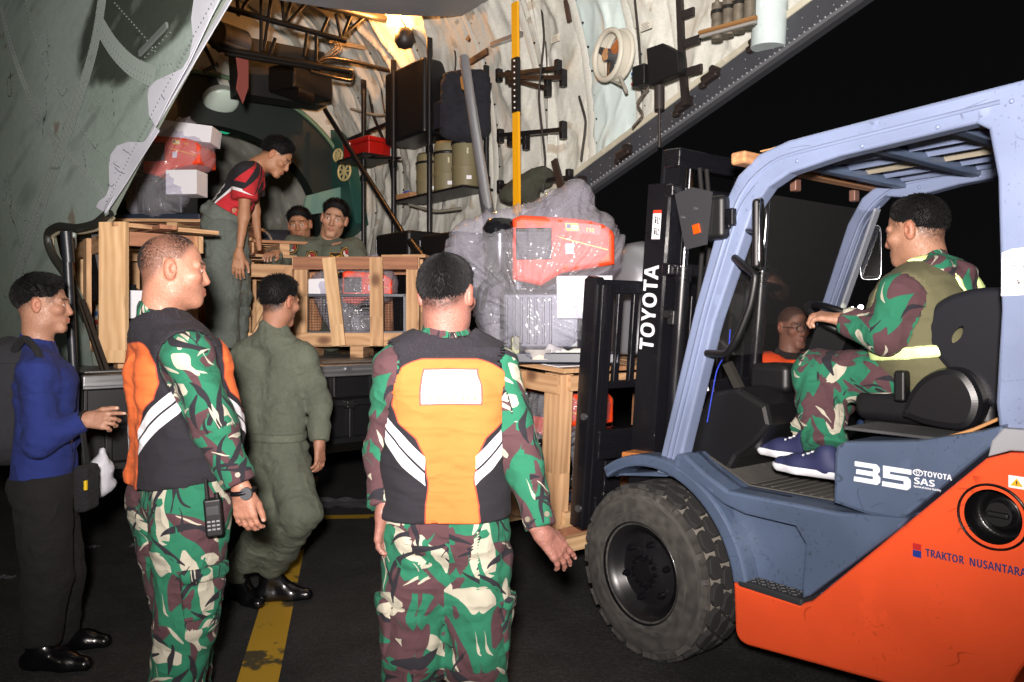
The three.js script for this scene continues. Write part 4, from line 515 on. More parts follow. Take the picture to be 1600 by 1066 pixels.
  for (let i = 0; i < 3; i++) part('spoke', bar(V(0, 0, -0.02), V(0.14 * Math.cos(i * 2.1 + 0.5), 0.14 * Math.sin(i * 2.1 + 0.5), -0.02), 0.03, 0.04), i ? std(0x2a2a2a, 0.5) : std(0x9a5a2c, 0.5), reel); part('hub', cyl(0.04, 0.04, 0.1, 0, 0, -0.03, 'z', 16), greyMetal, reel); part('stay', [rod([0.05, -0.13, -0.05], [0.12, -0.26, -0.06], 0.012), rod([-0.02, -0.15, -0.05], [0.1, -0.22, -0.06], 0.008)], std(0x8d8a80, 0.5), reel);
  // control unit
  const cu = aW(1042, 110, 2.75), u = part('control_unit', [extrude([[-0.1, 0.14], [0.02, 0.14], [0.13, 0.06], [0.14, -0.06], [-0.08, -0.08]], 0.06, 0.006), rbox(0.1, 0.12, 0.08, 0.01, -0.16, 0.0, 0.03)], plasticBlack, ac, cu); part('button', new THREE.SphereGeometry(0.016, 10, 8), std(0xa01818, 0.4), u, [-0.21, -0.04, 0.05]); part('button', new THREE.SphereGeometry(0.016, 10, 8), std(0x1a4f9a, 0.4), u, [-0.21, 0.02, 0.05]); part('actuator', [cyl(0.03, 0.03, 0.14, -0.03, -0.16, 0.03, 'y', 14), cyl(0.009, 0.009, 0.24, -0.03, -0.33, 0.03, 'y', 10)], std(0x3a3634, 0.4, 0.4), u); part('cable', tubeOf([[-0.1, -0.08, 0.04], [-0.18, -0.16, 0.05], [-0.14, -0.24, 0.05], [-0.22, -0.3, 0.05]], 0.007), std(0x4a4038, 0.6), u);
  part('cable_trunk', [bar(aW(1062, -10, 2.8), aW(1066, 95, 2.8), 0.03, 0.035), bar(aW(1066, 90, 2.8), aW(1072, 165, 2.8), 0.03, 0.04), ...[[1075, 65], [1078, 110], [1066, 22]].map((p) => rbox(0.12, 0.05, 0.02, 0.006, ...aW(p[0] + 6, p[1], 2.8).toArray()))], std(0x211c1b, 0.5), ac);
  for (let i = 0; i < 4; i++) { const p = aW(1121 + i * 17, 34 - i * 7, 2.75), b = part('pressure_bottle', [cyl(0.03, 0.032, 0.2, 0, 0, 0, 'y', 14), cyl(0.01, 0.01, 0.16, 0, 0.17, 0, 'y', 8)], std(0xffffff, 0.5, 0.3, { map: weather('#6b6458', 0.35, 3 + i) }), ac, p); part('clamp', cyl(0.036, 0.036, 0.02, 0, 0.05, 0, 'y', 14), std(0x2c2a28, 0.4, 0.5), b); }
  part('copper_rod', rod(aW(1093, 51, 2.68), aW(1182, 27, 2.66), 0.012), std(0xb98a58, 0.35, 0.6), ac); part('support_bar', bar(aW(1095, 57, 2.7), aW(1182, 33, 2.68), 0.02, 0.02), std(0xa9a9a4, 0.4, 0.4), ac);
  part('edge_post', [cyl(0.09, 0.09, 0.7, 0, 0, 0, 'y', 20)], phy(0xffffff, 0.4, { map: weather('#b4c2c2', 0.08, 2) }), ac, aW(1206, -30, 2.85), [0, 0, -0.06]);
  // hand wheels
  for (const [x, y, R] of [[538, 268, 0.085], [528, 243, 0.06]]) { const p = aW(x, y, 2.72), h = part('hand_wheel', new THREE.TorusGeometry(R, 0.012, 8, 28), std(0xb8ab78, 0.5), ac, p, [0, 0.25, 0]); for (let i = 0; i < 7; i++) part('spoke', bar(V(0, 0, 0), V(R * Math.cos(i * 0.9), R * Math.sin(i * 0.9), 0), 0.012, 0.016), std(0xb8ab78, 0.5), h); part('hub', cyl(0.02, 0.02, 0.03, 0, 0, 0, 'z', 12), std(0xb8ab78, 0.5), h); }
}
// ---------------------------------------------------------------- forklift: local x runs to the rear, z = -W (W runs across to the far side), origin under the near front wheel's outer face
const font = await new FontLoader().loadAsync('fonts/droid/droid_sans_bold.typeface.json');
function lettering(str, h, depth = 0.0012) { const g = new TextGeometry(str, { font, size: h, depth, curveSegments: 4, bevelEnabled: false }); g.computeBoundingBox(); return g; }
const FK = { x: 0.56, z: -3.35, yaw: -Math.acos(0.6) };
const fW = (px, py, W) => { const k = (px - CX) / FOC, L = (k * (-FK.z + 0.6 * W) - FK.x - 0.8 * W) / (0.6 + 0.8 * k), d = -FK.z + 0.6 * W - 0.8 * L; return V(L, EYE - (py - HY) / FOC * d, -W); };
const fL = (px, py, L) => { const k = (px - CX) / FOC, W = (k * (-FK.z - 0.8 * L) - FK.x - 0.6 * L) / (0.8 - 0.6 * k), d = -FK.z + 0.6 * W - 0.8 * L; return V(L, EYE - (py - HY) / FOC * d, -W); };
const fromFK = (L, y, W) => V(FK.x + 0.6 * L + 0.8 * W, y, FK.z + 0.8 * L - 0.6 * W);
const fk = thing('forklift', 'orange and blue grey forklift truck with black mast and overhead guard', 'forklift', [FK.x, 0, FK.z]); fk.rotation.y = FK.yaw;
const bluePaint = phy(0xffffff, 0.42, { map: weather('#4a586f', 0.2, 31), clearcoat: 0.25, clearcoatRoughness: 0.3 }), guardPaint = phy(0xffffff, 0.45, { map: weather('#707c98', 0.16, 33), clearcoat: 0.2 }), greyTrim = phy(0x8b8d92, 0.5), rustEdge = std(0xffffff, 0.8, 0, { map: weather('#a5764f', 0.3, 9) });
const WT = 1.2;   // overall width
{ // chassis
  const arc = (r, a0, a1, n, cy = 0.3675) => Array.from({ length: n + 1 }, (_, i) => { const a = lerp(a0, a1, i / n); return [r * Math.cos(a), cy + r * Math.sin(a)]; });
  const fender = arc(0.455, 2.25, 0.17, 16);
  const body = [[-0.30, 0.735], [-0.02, 0.79], [0.11, 0.80], [0.155, 0.90], [0.2, 0.905], [0.3, 0.845], [0.42, 0.792], [0.88, 0.80], [1.12, 0.84], [1.12, 0.79], [0.775, 0.475], [0.745, 0.452], [0.46, 0.445]].concat(fender.slice().reverse());
  const g = extrude(body, WT - 0.28, 0.012); g.translate(0, 0, -(WT - 0.14)); part('chassis', g, bluePaint, fk);
  const flare = extrude(arc(0.452, 2.2, 0.15, 22).concat(arc(0.452, 0.15, 2.2, 22).map(([x, y]) => [x * 1.13 + 0.01, 0.3675 + (y - 0.3675) * 1.12])), 0.1, 0.012); flare.translate(0, 0, -0.162); part('fender_flare', flare, bluePaint, fk);
  const band = extrude([[0.1, 0.8], [0.155, 0.9], [0.2, 0.905], [0.3, 0.845], [0.42, 0.792], [0.88, 0.80], [1.13, 0.83], [1.1, 0.79], [0.775, 0.475], [0.75, 0.46], [0.745, 0.50], [0.76, 0.66], [0.72, 0.715], [0.5, 0.715], [0.40, 0.735], [0.28, 0.79]], 0.1, 0.012); band.translate(0, 0, -0.164); part('side_panel', band, bluePaint, fk);
  const inner = extrude([[0.46, 0.25], [0.46, 0.78], [1.3, 0.78], [1.3, 0.25]], WT - 0.36, 0); inner.translate(0, 0, -(WT - 0.18)); part('inner_frame', inner, bluePaint, fk);
  // step with tread plate
  part('step', rbox(0.28, 0.03, 0.13, 0.01, 0.61, 0.442, -0.115), std(0x232629, 0.7), fk); { const d = []; for (let i = 0; i < 10; i++) for (let j = 0; j < 4; j++) { const b = box(0.016, 0.004, 0.006, 0.51 + i * 0.022, 0.4595, -0.07 - j * 0.024, (i + j) % 2 ? 0.7 : -0.7); d.push(b); } stuff(part('step_grip', d, std(0x4a4a4a, 0.6), fk)); }
  const seatBox = new THREE.Shape(); [[0.862, 0.826], [0.866, 1.0], [0.875, 1.03], [0.905, 1.048], [1.15, 1.082], [1.34, 1.135], [1.40, 1.16], [1.40, 1.1], [1.362, 1.085], [1.10, 0.812], [0.98, 0.81]].forEach((p, i) => i ? seatBox.lineTo(...p) : seatBox.moveTo(...p));
  const sb = extrude(seatBox, WT - 0.13, 0.014); sb.translate(0, 0, -(WT - 0.054)); part('seat_deck', sb, bluePaint, fk);
  part('hood_top', rbox(0.5, 0.012, WT - 0.24, 0.005, 1.12, 1.082, -WT / 2), std(0xffffff, 0.75, 0, { map: weather('#3c3d3f', 0.4, 12) }), fk, [0, 0.004, 0], [0, 0, 0.0]);
  part('frayed_cord', tubeOf([fW(1455, 692, 0.12), fW(1480, 684, 0.14), fW(1520, 672, 0.16), fW(1560, 655, 0.2)], 0.006, 6), std(0xa8794a, 0.8), fk);
  // orange counterweight
  const ow = new THREE.Shape(); [[0.448, 0.435], [0.745, 0.440], [0.785, 0.462], [1.10, 0.790], [1.355, 1.055], [1.42, 1.082], [1.6, 1.10], [2.3, 1.12], [2.5, 1.0], [2.55, 0.5], [2.45, 0.32], [2.1, 0.3]].forEach((p, i) => i ? ow.lineTo(...p) : ow.moveTo(...p)); ow.absarc(1.74, 0.30, 0.33, 0, Math.PI, false); ow.lineTo(1.05, 0.266); ow.lineTo(0.52, 0.21); ow.quadraticCurveTo(0.455, 0.205, 0.455, 0.27); ow.closePath();
  const hole = new THREE.Path(); const hc = fW(1551, 808, 0.05); hole.absellipse(hc.x, hc.y, 0.094, 0.096, 0, Math.PI * 2, true); ow.holes.push(hole);
  const og = new THREE.ExtrudeGeometry(ow, { depth: WT - 0.1 - 0.03, bevelEnabled: true, bevelSize: 0.015, bevelThickness: 0.015, bevelOffset: -0.015, bevelSegments: 3, curveSegments: 24 }); og.translate(0, 0, -(WT - 0.065)); { const uv = og.attributes.uv; } part('counterweight', og, orangePaint, fk);
  const cap = part('filler_recess', (() => { const q = lathe([[0.0, -0.09], [0.03, -0.09], [0.03, -0.07], [0.052, -0.066], [0.058, -0.09], [0.086, -0.088], [0.088, -0.02], [0.092, 0.006], [0.098, 0.004], [0.1, -0.004]], 40); q.rotateX(Math.PI / 2); return q; })(), phy(0x09090a, 0.3, { clearcoat: 0.5 }), fk, [hc.x, hc.y, -0.05]); part('filler_cap', [cyl(0.036, 0.04, 0.03, 0, 0, -0.06, 'z', 24), rbox(0.06, 0.016, 0.02, 0.005, 0, 0, -0.04)], plasticBlack, cap);
  const tr = extrude([[1.36, 1.06], [1.42, 1.086], [1.7, 1.105], [1.7, 1.16], [1.40, 1.15], [1.37, 1.11]], 0.1, 0.006); tr.translate(0, 0, -0.165); part('pillar_shroud', tr, greyTrim, fk);
  // writing
  const white = std(0xd9dce2, 0.5), navy = std(0x232a5c, 0.6); const put = (str, h, L, y, W, mat, name, sx = 1, rz = 0) => { const q = lettering(str, h); q.scale(sx, 1, 1); q.rotateZ(rz); return part(name, q, mat, fk, [L, y, -W + 0.0008]); };
  { const s35 = (ch, x) => { const s = new THREE.Shape(); const P = ch === 3 ? [[0, 0.068], [0.075, 0.068], [0.086, 0.058], [0.086, 0.044], [0.078, 0.036], [0.088, 0.026], [0.088, 0.01], [0.078, 0], [-0.004, 0], [-0.002, 0.016], [0.064, 0.016], [0.064, 0.026], [0.004, 0.026], [0.006, 0.042], [0.064, 0.042], [0.064, 0.052], [-0.0, 0.052]] : [[0.092, 0.068], [0.0, 0.068], [0.0, 0.028], [0.068, 0.028], [0.068, 0.016], [-0.002, 0.016], [-0.004, 0], [0.08, 0], [0.09, 0.01], [0.09, 0.034], [0.08, 0.043], [0.022, 0.043], [0.022, 0.052], [0.092, 0.052]]; P.forEach((p, i) => i ? s.lineTo(p[0] + x, p[1]) : s.moveTo(p[0] + x, p[1])); return new THREE.ExtrudeGeometry(s, { depth: 0.003, bevelEnabled: false }); }; const q = merge([s35(3, 0), s35(5, 0.098)]); part('model_number', q, white, fk, [0.945, 0.918, -0.0614]); }
  put('TOYOTA', 0.017, 1.172, 0.972, 0.0622, white, 'maker_name', 0.95); put('SAS', 0.021, 1.142, 0.943, 0.0622, white, 'system_name', 1.35); put('System of Active Stability', 0.0062, 1.142, 0.932, 0.0622, white, 'small_print', 0.8); part('emblem', [new THREE.TorusGeometry(0.0125, 0.0017, 6, 28), (() => { const g = new THREE.TorusGeometry(0.0075, 0.0013, 6, 20); g.scale(0.55, 1.3, 1); return g; })(), (() => { const g = new THREE.TorusGeometry(0.0085, 0.0013, 6, 20); g.scale(1.1, 0.45, 1); g.translate(0, 0.005, 0); return g; })()].map((g) => { g.scale(1.15, 0.8, 1); return g; }), white, fk, [1.155, 0.98, -0.0612]);
  put('TRAKTOR  NUSANTARA', 0.024, 1.185, 0.722, 0.0495, navy, 'dealer_name', 0.78, 0.03); part('dealer_emblem', box(0.026, 0.02, 0.001), std(0xb02020, 0.5), fk, [1.158, 0.745, -0.049]); part('dealer_emblem', box(0.026, 0.022, 0.001), std(0x1c2f7c, 0.5), fk, [1.158, 0.7225, -0.049]);
  const warn = canvasTex(256, 128, (g) => { g.fillStyle = '#e8e8ea'; g.fillRect(0, 0, 256, 128); g.fillStyle = '#e0a61c'; g.beginPath(); g.moveTo(60, 22); g.lineTo(108, 106); g.lineTo(12, 106); g.fill(); g.fillStyle = '#111'; g.fillRect(55, 52, 10, 30); g.fillRect(55, 88, 10, 9); g.strokeStyle = '#2a3a6a'; g.lineWidth = 5; g.strokeRect(130, 20, 110, 86); for (let i = 0; i < 4; i++) g.fillRect(142, 34 + i * 18, 84 - (i % 2) * 20, 6); }); const wl = fW(1592, 754, 0.05); { const q = new THREE.PlaneGeometry(0.09, 0.036); part('warning_label', q, std(0xffffff, 0.5, 0, { map: warn }), fk, [wl.x + 0.02, wl.y, -0.046]); }
}
{ // overhead guard
  const post = (W, far) => {
    const s = new THREE.Shape(); const o = [[0.0, 0.79], [0.215, 1.52], [0.36, 1.93], [0.43, 2.045], [0.53, 2.115], [0.66, 2.145], [1.1, 2.165], [1.62, 2.185]], i = [[1.66, 2.17], [1.66, 1.13], [1.375, 1.13], [1.365, 1.22], [1.38, 1.5], [1.37, 1.9], [1.345, 2.05], [1.31, 2.075], [0.86, 2.05], [0.66, 2.02], ...(far ? [[0.54, 2.04], [0.45, 1.96], [0.255, 1.46], [0.055, 0.79]] : [[0.57, 1.98], [0.5, 1.90], [0.315, 1.46], [0.115, 0.79]])];
    o.concat(i).forEach((p, k) => k ? s.lineTo(...p) : s.moveTo(...p)); const g = new THREE.ExtrudeGeometry(s, { depth: 0.05, bevelEnabled: true, bevelSize: 0.012, bevelThickness: 0.012, bevelOffset: -0.012, bevelSegments: 3 }); g.translate(0, 0, -W - 0.062); return g;
  };
  for (const W of [0.1, WT - 0.16]) { const p = part('guard_frame', post(W, W > 0.5), guardPaint, fk); const rib = tubeOf([[0.06, 0.83, 0], [0.262, 1.5, 0], [0.42, 1.915, 0], [0.5, 2.02, 0], [0.6, 2.075, 0], [0.72, 2.092, 0], [1.38, 2.125, 0]], 0.008, 6, 60); part('pressed_rib', rib, guardPaint, p, [0, 0, -W + 0.0]); part('pressed_rib', tubeOf([[0.085, 0.83, 0], [0.285, 1.49, 0], [0.44, 1.9, 0], [0.52, 1.995, 0]], 0.006, 6, 50), guardPaint, p, [0, 0, -W + 0.0]); for (const [L, y] of [[0.7, 2.06], [0.95, 2.07], [1.2, 2.085], [1.41, 2.12]]) part('rivet', (() => { const g = new THREE.SphereGeometry(0.008, 8, 6); return g; })(), guardPaint, p, [L, y, -W + 0.001]); }
  part('front_header', [rbox(0.07, 0.05, WT - 0.1, 0.012, 0.47, 2.085, -WT / 2)], rustEdge, fk, [0, 0.02, 0], [0, 0, 0]); part('rear_header', rbox(0.1, 0.06, WT - 0.3, 0.01, 1.55, 2.15, -WT / 2), guardPaint, fk);
  const n = 6; for (let i = 0; i < n; i++) part('roof_slat', rbox(0.95, 0.012, 0.1, 0.004, 0.99, 0, 0), i % 3 ? guardPaint : phy(0xffffff, 0.6, { map: weather('#8f8878', 0.2, 3) }), fk, [0, 2.115, -0.24 - i * (WT - 0.48) / (n - 1)], [-0.75, 0, 0.02]);
  for (const L of [0.62, 0.93, 1.22]) part('cross_bar', rbox(0.045, 0.04, WT - 0.26, 0.008, L, 2.09 + (L - 0.9) * 0.02, -WT / 2), bluePaint, fk);
  part('roof_sheet', rbox(0.98, 0.006, WT - 0.34, 0.002, 1.02, 2.128, -WT / 2), phy(0xffffff, 0.7, { map: weather('#9a7650', 0.4, 19) }), fk, [0, 0.004, 0], [0, 0, 0.02]);
  // windscreen sheet with its brackets
  const wsM = phy(0xffffff, 0.02, { transmission: 0.994, thickness: 0, ior: 1.5 }); const ws = bar(V(0.275, 1.32, -WT / 2), V(0.515, 1.97, -WT / 2), WT - 0.3, 0.006); part('windscreen', ws, wsM, fk);
  part('windscreen_edge', [bar(V(0.268, 1.32, -WT + 0.17), V(0.515, 1.985, -WT + 0.17), 0.04, 0.012)], phy(0xb9bfca, 0.2, { transmission: 0.5, thickness: 0 }), fk); for (const W of [0.35, 0.8]) part('screen_bracket', rbox(0.03, 0.05, 0.04, 0.006, 0.53, 2.02, -W), std(0x6a4c40, 0.5, 0.3), fk);
  // torn notice on the rear pillar
  const nt = fW(1592, 425, 0.09), nx = canvasTex(128, 128, (g) => { g.fillStyle = '#dcdde2'; g.fillRect(0, 0, 128, 128); g.fillStyle = '#555'; const r = rng(4); for (let i = 0; i < 60; i++) g.fillRect(16 + r() * 90, 16 + r() * 90, 2 + r() * 12, 2 + r() * 3); }); part('paper_notice', extrude([[-0.05, -0.07], [0.09, -0.065], [0.09, 0.075], [-0.02, 0.07], [-0.048, 0.06]], 0.001), std(0xffffff, 0.8, 0, { map: null, color: 0xd5d6dc }), fk, [nt.x, nt.y, -0.099]); part('notice_print', new THREE.PlaneGeometry(0.1, 0.1), std(0xffffff, 0.8, 0, { map: nx }), fk, [nt.x + 0.02, nt.y, -0.0965]);
}
{ // wheels
  const tyreM = std(0xffffff, 0.82, 0, { map: dataTex(256, (u, v) => { const d = 0.235 + 0.06 * fbm(u * 9, v * 9, 4, 4, 9) + 0.05 * vn(u * 64, v * 20, 2, 64, 20); return [d, d * 0.965, d * 0.92]; }, true) }), lugM = std(0xffffff, 0.85, 0, { map: dataTex(128, (u, v) => { const d = 0.15 + 0.06 * fbm(u * 7, v * 7, 9, 4, 7); return [d, d, d]; }, true) }), groove = std(0x7a756c, 0.9);
  function wheel(L, W, R, wd, flip) {
    const w = part('wheel', cyl(R * 0.5, R * 0.5, 0.06, 0, 0, -wd * 0.6, 'z', 24), plasticBlack, fk, [L, R, -W]); if (flip) w.rotation.y = Math.PI;
    const q = lathe([[R * 0.56, 0], [R * 0.62, 0.012], [R * 0.7, 0.004], [R * 0.72, 0.012], [R * 0.86, 0.0], [R * 0.9, 0.006], [R * 0.965, -0.018], [R * 0.975, -0.03], [R * 0.975, -wd + 0.03], [R * 0.9, -wd], [R * 0.56, -wd]], 64); q.rotateX(Math.PI / 2); part('tyre', q, tyreM, w);
    const lugS = new THREE.Shape([[-0.043, -0.03], [-0.018, -0.045], [0.03, -0.035], [0.043, -0.0], [0.03, 0.032], [-0.02, 0.045], [-0.045, 0.02]].map((p) => new THREE.Vector2(p[0] * 0.98, p[1] * 0.72))); const lg = new THREE.ExtrudeGeometry(lugS, { depth: 0.02, bevelEnabled: true, bevelSize: 0.003, bevelThickness: 0.003, bevelSegments: 1 }); const n = 22;
    for (let i = 0; i < n; i++) for (let j = 0; j < 3; j++) { const a = (i + (j % 2) * 0.5) / n * Math.PI * 2, m = part('tread_lug', lg, lugM, w, [Math.cos(a) * (R - 0.012), Math.sin(a) * (R - 0.012), -0.055 - j * (wd - 0.11) / 2]); m.rotation.set(0, 0, 0); m.quaternion.setFromRotationMatrix(new THREE.Matrix4().makeBasis(V(-Math.sin(a), Math.cos(a), 0), V(0, 0, 1), V(Math.cos(a), Math.sin(a), 0))); }
    part('tread_base', cyl(R * 0.977, R * 0.977, wd - 0.06, 0, 0, -wd / 2, 'z', 64, true), groove, w);
    for (let i = 0; i < n; i++) { const a = i / n * Math.PI * 2, m = part('shoulder_lug', box(0.075, 0.03, 0.02), tyreM, w, [Math.cos(a) * (R - 0.022), Math.sin(a) * (R - 0.022), -0.012], [0, 0, a + Math.PI / 2]); }
    const rm = lathe([[R * 0.0, -0.03], [R * 0.2, -0.03], [R * 0.22, -0.045], [R * 0.4, -0.06], [R * 0.45, -0.06], [R * 0.48, -0.02], [R * 0.56, -0.004], [R * 0.6, 0.012], [R * 0.585, -0.01], [R * 0.52, -0.07]], 48); rm.rotateX(Math.PI / 2); const rim = part('rim', rm, phy(0x161618, 0.34, { clearcoat: 0.4 }), w);
    for (let i = 0; i < 6; i++) { const a = i / 6 * Math.PI * 2 + 0.3; part('wheel_nut', [cyl(0.015, 0.015, 0.02, 0, 0, 0.004, 'z', 6), cyl(0.007, 0.007, 0.03, 0, 0, 0.012, 'z', 8)], darkMetal, rim, [Math.cos(a) * R * 0.335, Math.sin(a) * R * 0.335, -0.04]); }
    for (let i = 0; i < 14; i++) { const a = i / 14 * Math.PI * 2; part('hub_bolt', cyl(0.0095, 0.0095, 0.016, 0, 0, 0, 'z', 6), darkMetal, rim, [Math.cos(a) * R * 0.175, Math.sin(a) * R * 0.175, -0.024]); } part('hub', cyl(R * 0.13, R * 0.14, 0.02, 0, 0, -0.022, 'z', 24), plasticBlack, rim);
    return w;
  }
  wheel(0, 0.0, 0.3675, 0.25, false); 
  const simple = (L, W, R, wd) => { const w = part('wheel', (() => { const q = lathe([[0.02, -0.02], [R * 0.5, -0.03], [R * 0.56, 0.0], [R * 0.9, 0.0], [R, -0.03], [R, -wd + 0.03], [R * 0.9, -wd], [0.02, -wd]], 48); q.rotateX(Math.PI / 2); return q; })(), tyreM, fk, [L, R, -W]); }; simple(0, WT - 0.25, 0.3675, 0.25); simple(1.74, 0.1, 0.27, 0.17); simple(1.74, WT - 0.27, 0.27, 0.17);
  part('front_axle', [cyl(0.07, 0.07, WT - 0.4, 0, 0.3675, -WT / 2, 'z', 16), rbox(0.3, 0.3, 0.4, 0.03, 0.1, 0.42, -WT / 2)], std(0x101010, 0.7), fk);
}
{ // mast and carriage, tilted back
  const mg = new THREE.Group(); mg.name = 'mast'; mg.position.set(-0.3, 0.45, 0); mg.rotation.z = -0.09; fk.add(mg); const Y = (y) => y - 0.45, X = (l) => l + 0.3;
  const near = 0.24, far = WT - 0.24, stl = steelBlack;
  for (const W of [near, far - 0.0]) { const s = W === near ? 1 : -1;
    part('outer_rail', [box(0.012, 1.75, 0.09, X(-0.32), Y(1.24), -W - s * 0.045), box(0.125, 1.75, 0.014, X(-0.255), Y(1.24), -W), box(0.014, 1.75, 0.08, X(-0.19), Y(1.24), -W - s * 0.045)], stl, mg);
    part('inner_rail', [box(0.014, 1.85, 0.05, X(-0.3), Y(1.36), -W - s * 0.085), box(0.1, 1.85, 0.014, X(-0.25), Y(1.36), -W - s * 0.075), box(0.014, 1.85, 0.05, X(-0.2), Y(1.36), -W - s * 0.085)], phy(0x1b1c20, 0.35, { metalness: 0.4 }), mg);
    part('lift_cylinder', [cyl(0.034, 0.034, 1.3, X(-0.13), Y(1.05), -W - s * 0.06, 'y', 20), cyl(0.04, 0.04, 0.07, X(-0.13), Y(1.7), -W - s * 0.06, 'y', 20)], stl, mg); part('piston_rod', cyl(0.02, 0.02, 0.5, X(-0.13), Y(1.93), -W - s * 0.06, 'y', 16), chrome, mg);
    part('tilt_bracket', [rbox(0.26, 0.26, 0.03, 0.01, X(-0.14), Y(0.72), -W - s * 0.02)], stl, mg); }
  for (const [y, L, h] of [[2.08, -0.18, 0.06], [1.72, -0.17, 0.06], [0.6, -0.18, 0.14]]) part('cross_member', rbox(0.05, h, far - near + 0.04, 0.012, X(L), Y(y), -WT / 2), stl, mg);
  part('top_member', [rbox(0.1, 0.09, far - near - 0.1, 0.012, X(-0.24), Y(2.24), -WT / 2)], stl, mg); part('clamp_block', [rbox(0.04, 0.07, 0.05, 0.008, X(-0.14), Y(1.5), -near - 0.03), cyl(0.018, 0.018, 0.03, X(-0.15), Y(1.515), -near - 0.0, 'z', 12)], std(0x3a3a3c, 0.3, 0.6), mg);
  const hoses = []; for (const k of [0, 1]) part('hydraulic_hose', tubeOf([[X(-0.16), Y(2.2), -near - 0.16 - k * 0.05], [X(-0.12), Y(1.9), -near - 0.17 - k * 0.05], [X(-0.13), Y(1.2), -near - 0.18 - k * 0.05], [X(-0.1), Y(0.7), -near - 0.18 - k * 0.05]], 0.011, 8, 30), rubberBlack, mg);
  for (const s of [0, 1]) { const lk = []; for (let i = 0; i < 46; i++) lk.push(box(0.012, 0.028, i % 2 ? 0.02 : 0.012, X(-0.215), Y(0.75 + i * 0.031), -near - 0.13 - s * 0.42)); stuff(part('lift_chain', lk, std(0x3a3632, 0.4, 0.6), mg)); }
  { const t = lettering('TOYOTA', 0.088); t.scale(0.86, 1, 1); t.rotateZ(Math.PI / 2); t.computeBoundingBox(); t.translate(-(t.boundingBox.max.x + t.boundingBox.min.x) / 2, -t.boundingBox.min.y, 0); part('maker_name', t, std(0xd9dce2, 0.5), mg, [X(-0.262), Y(1.335), -near + 0.0085]); }
  const lb = canvasTex(64, 160, (g) => { g.fillStyle = '#dcdce0'; g.fillRect(0, 0, 64, 160); g.fillStyle = '#c2361f'; g.fillRect(0, 0, 64, 18); g.fillStyle = '#333'; for (const y of [30, 92]) { g.beginPath(); g.arc(22, y + 10, 6, 0, 7); g.fill(); g.fillRect(16, y + 18, 12, 24); g.fillRect(34, y + 6, 6, 40); g.fillRect(38, y + 40, 16, 5); g.fillRect(46, y + 12, 8, 12); } }); part('pictogram_label', new THREE.PlaneGeometry(0.052, 0.135), std(0xffffff, 0.5, 0, { map: lb }), mg, [X(-0.25), Y(1.925), -near + 0.0085]);
  // carriage with load backrest
  const cb = (n, w, h, W, y, d = 0.035, L = -0.5) => part(n, rbox(d, h, w, 0.008, X(L), Y(y), -W), stl, mg);
  for (const W of [0.115, WT - 0.115]) { part('backrest_post', extrude(new THREE.Shape([[-0.045, 0], [0.045, 0], [0.045, 1.21], [0.03, 1.245], [-0.02, 1.25], [-0.045, 1.23]].map((p) => new THREE.Vector2(...p))), 0.05, 0.006), stl, mg, [X(-0.52), Y(0.42), -W - 0.025], [0, Math.PI / 2 * 0, 0]); part('backrest_flange', rbox(0.012, 1.2, 0.08, 0.004, X(-0.46), Y(1.03), -W - 0.035 * (W < 0.5 ? 1 : -1)), stl, mg); for (const y of [0.52, 0.98]) part('bolt', cyl(0.018, 0.018, 0.02, X(-0.5), Y(y), -W + (W < 0.5 ? 0.033 : -0.033), 'z', 8), greyMetal, mg); }
  cb('backrest_top', WT - 0.28, 0.07, WT / 2, 1.62, 0.03); cb('backrest_rail', WT - 0.28, 0.04, WT / 2, 1.13, 0.03); for (let i = 0; i < 7; i++) cb('backrest_bar', 0.038, 0.5, 0.27 + i * 0.11, 1.37, 0.028); cb('carriage_plate', WT - 0.28, 0.15, WT / 2, 0.84, 0.05, -0.47); cb('carriage_plate', WT - 0.28, 0.13, WT / 2, 0.52, 0.05, -0.47);
  for (const W of [0.34, WT - 0.34]) { part('fork', [rbox(0.05, 0.55, 0.12, 0.01, X(-0.56), Y(0.62), -W), rbox(1.1, 0.045, 0.12, 0.01, X(-1.1), Y(0.37), -W)], stl, mg); }
}
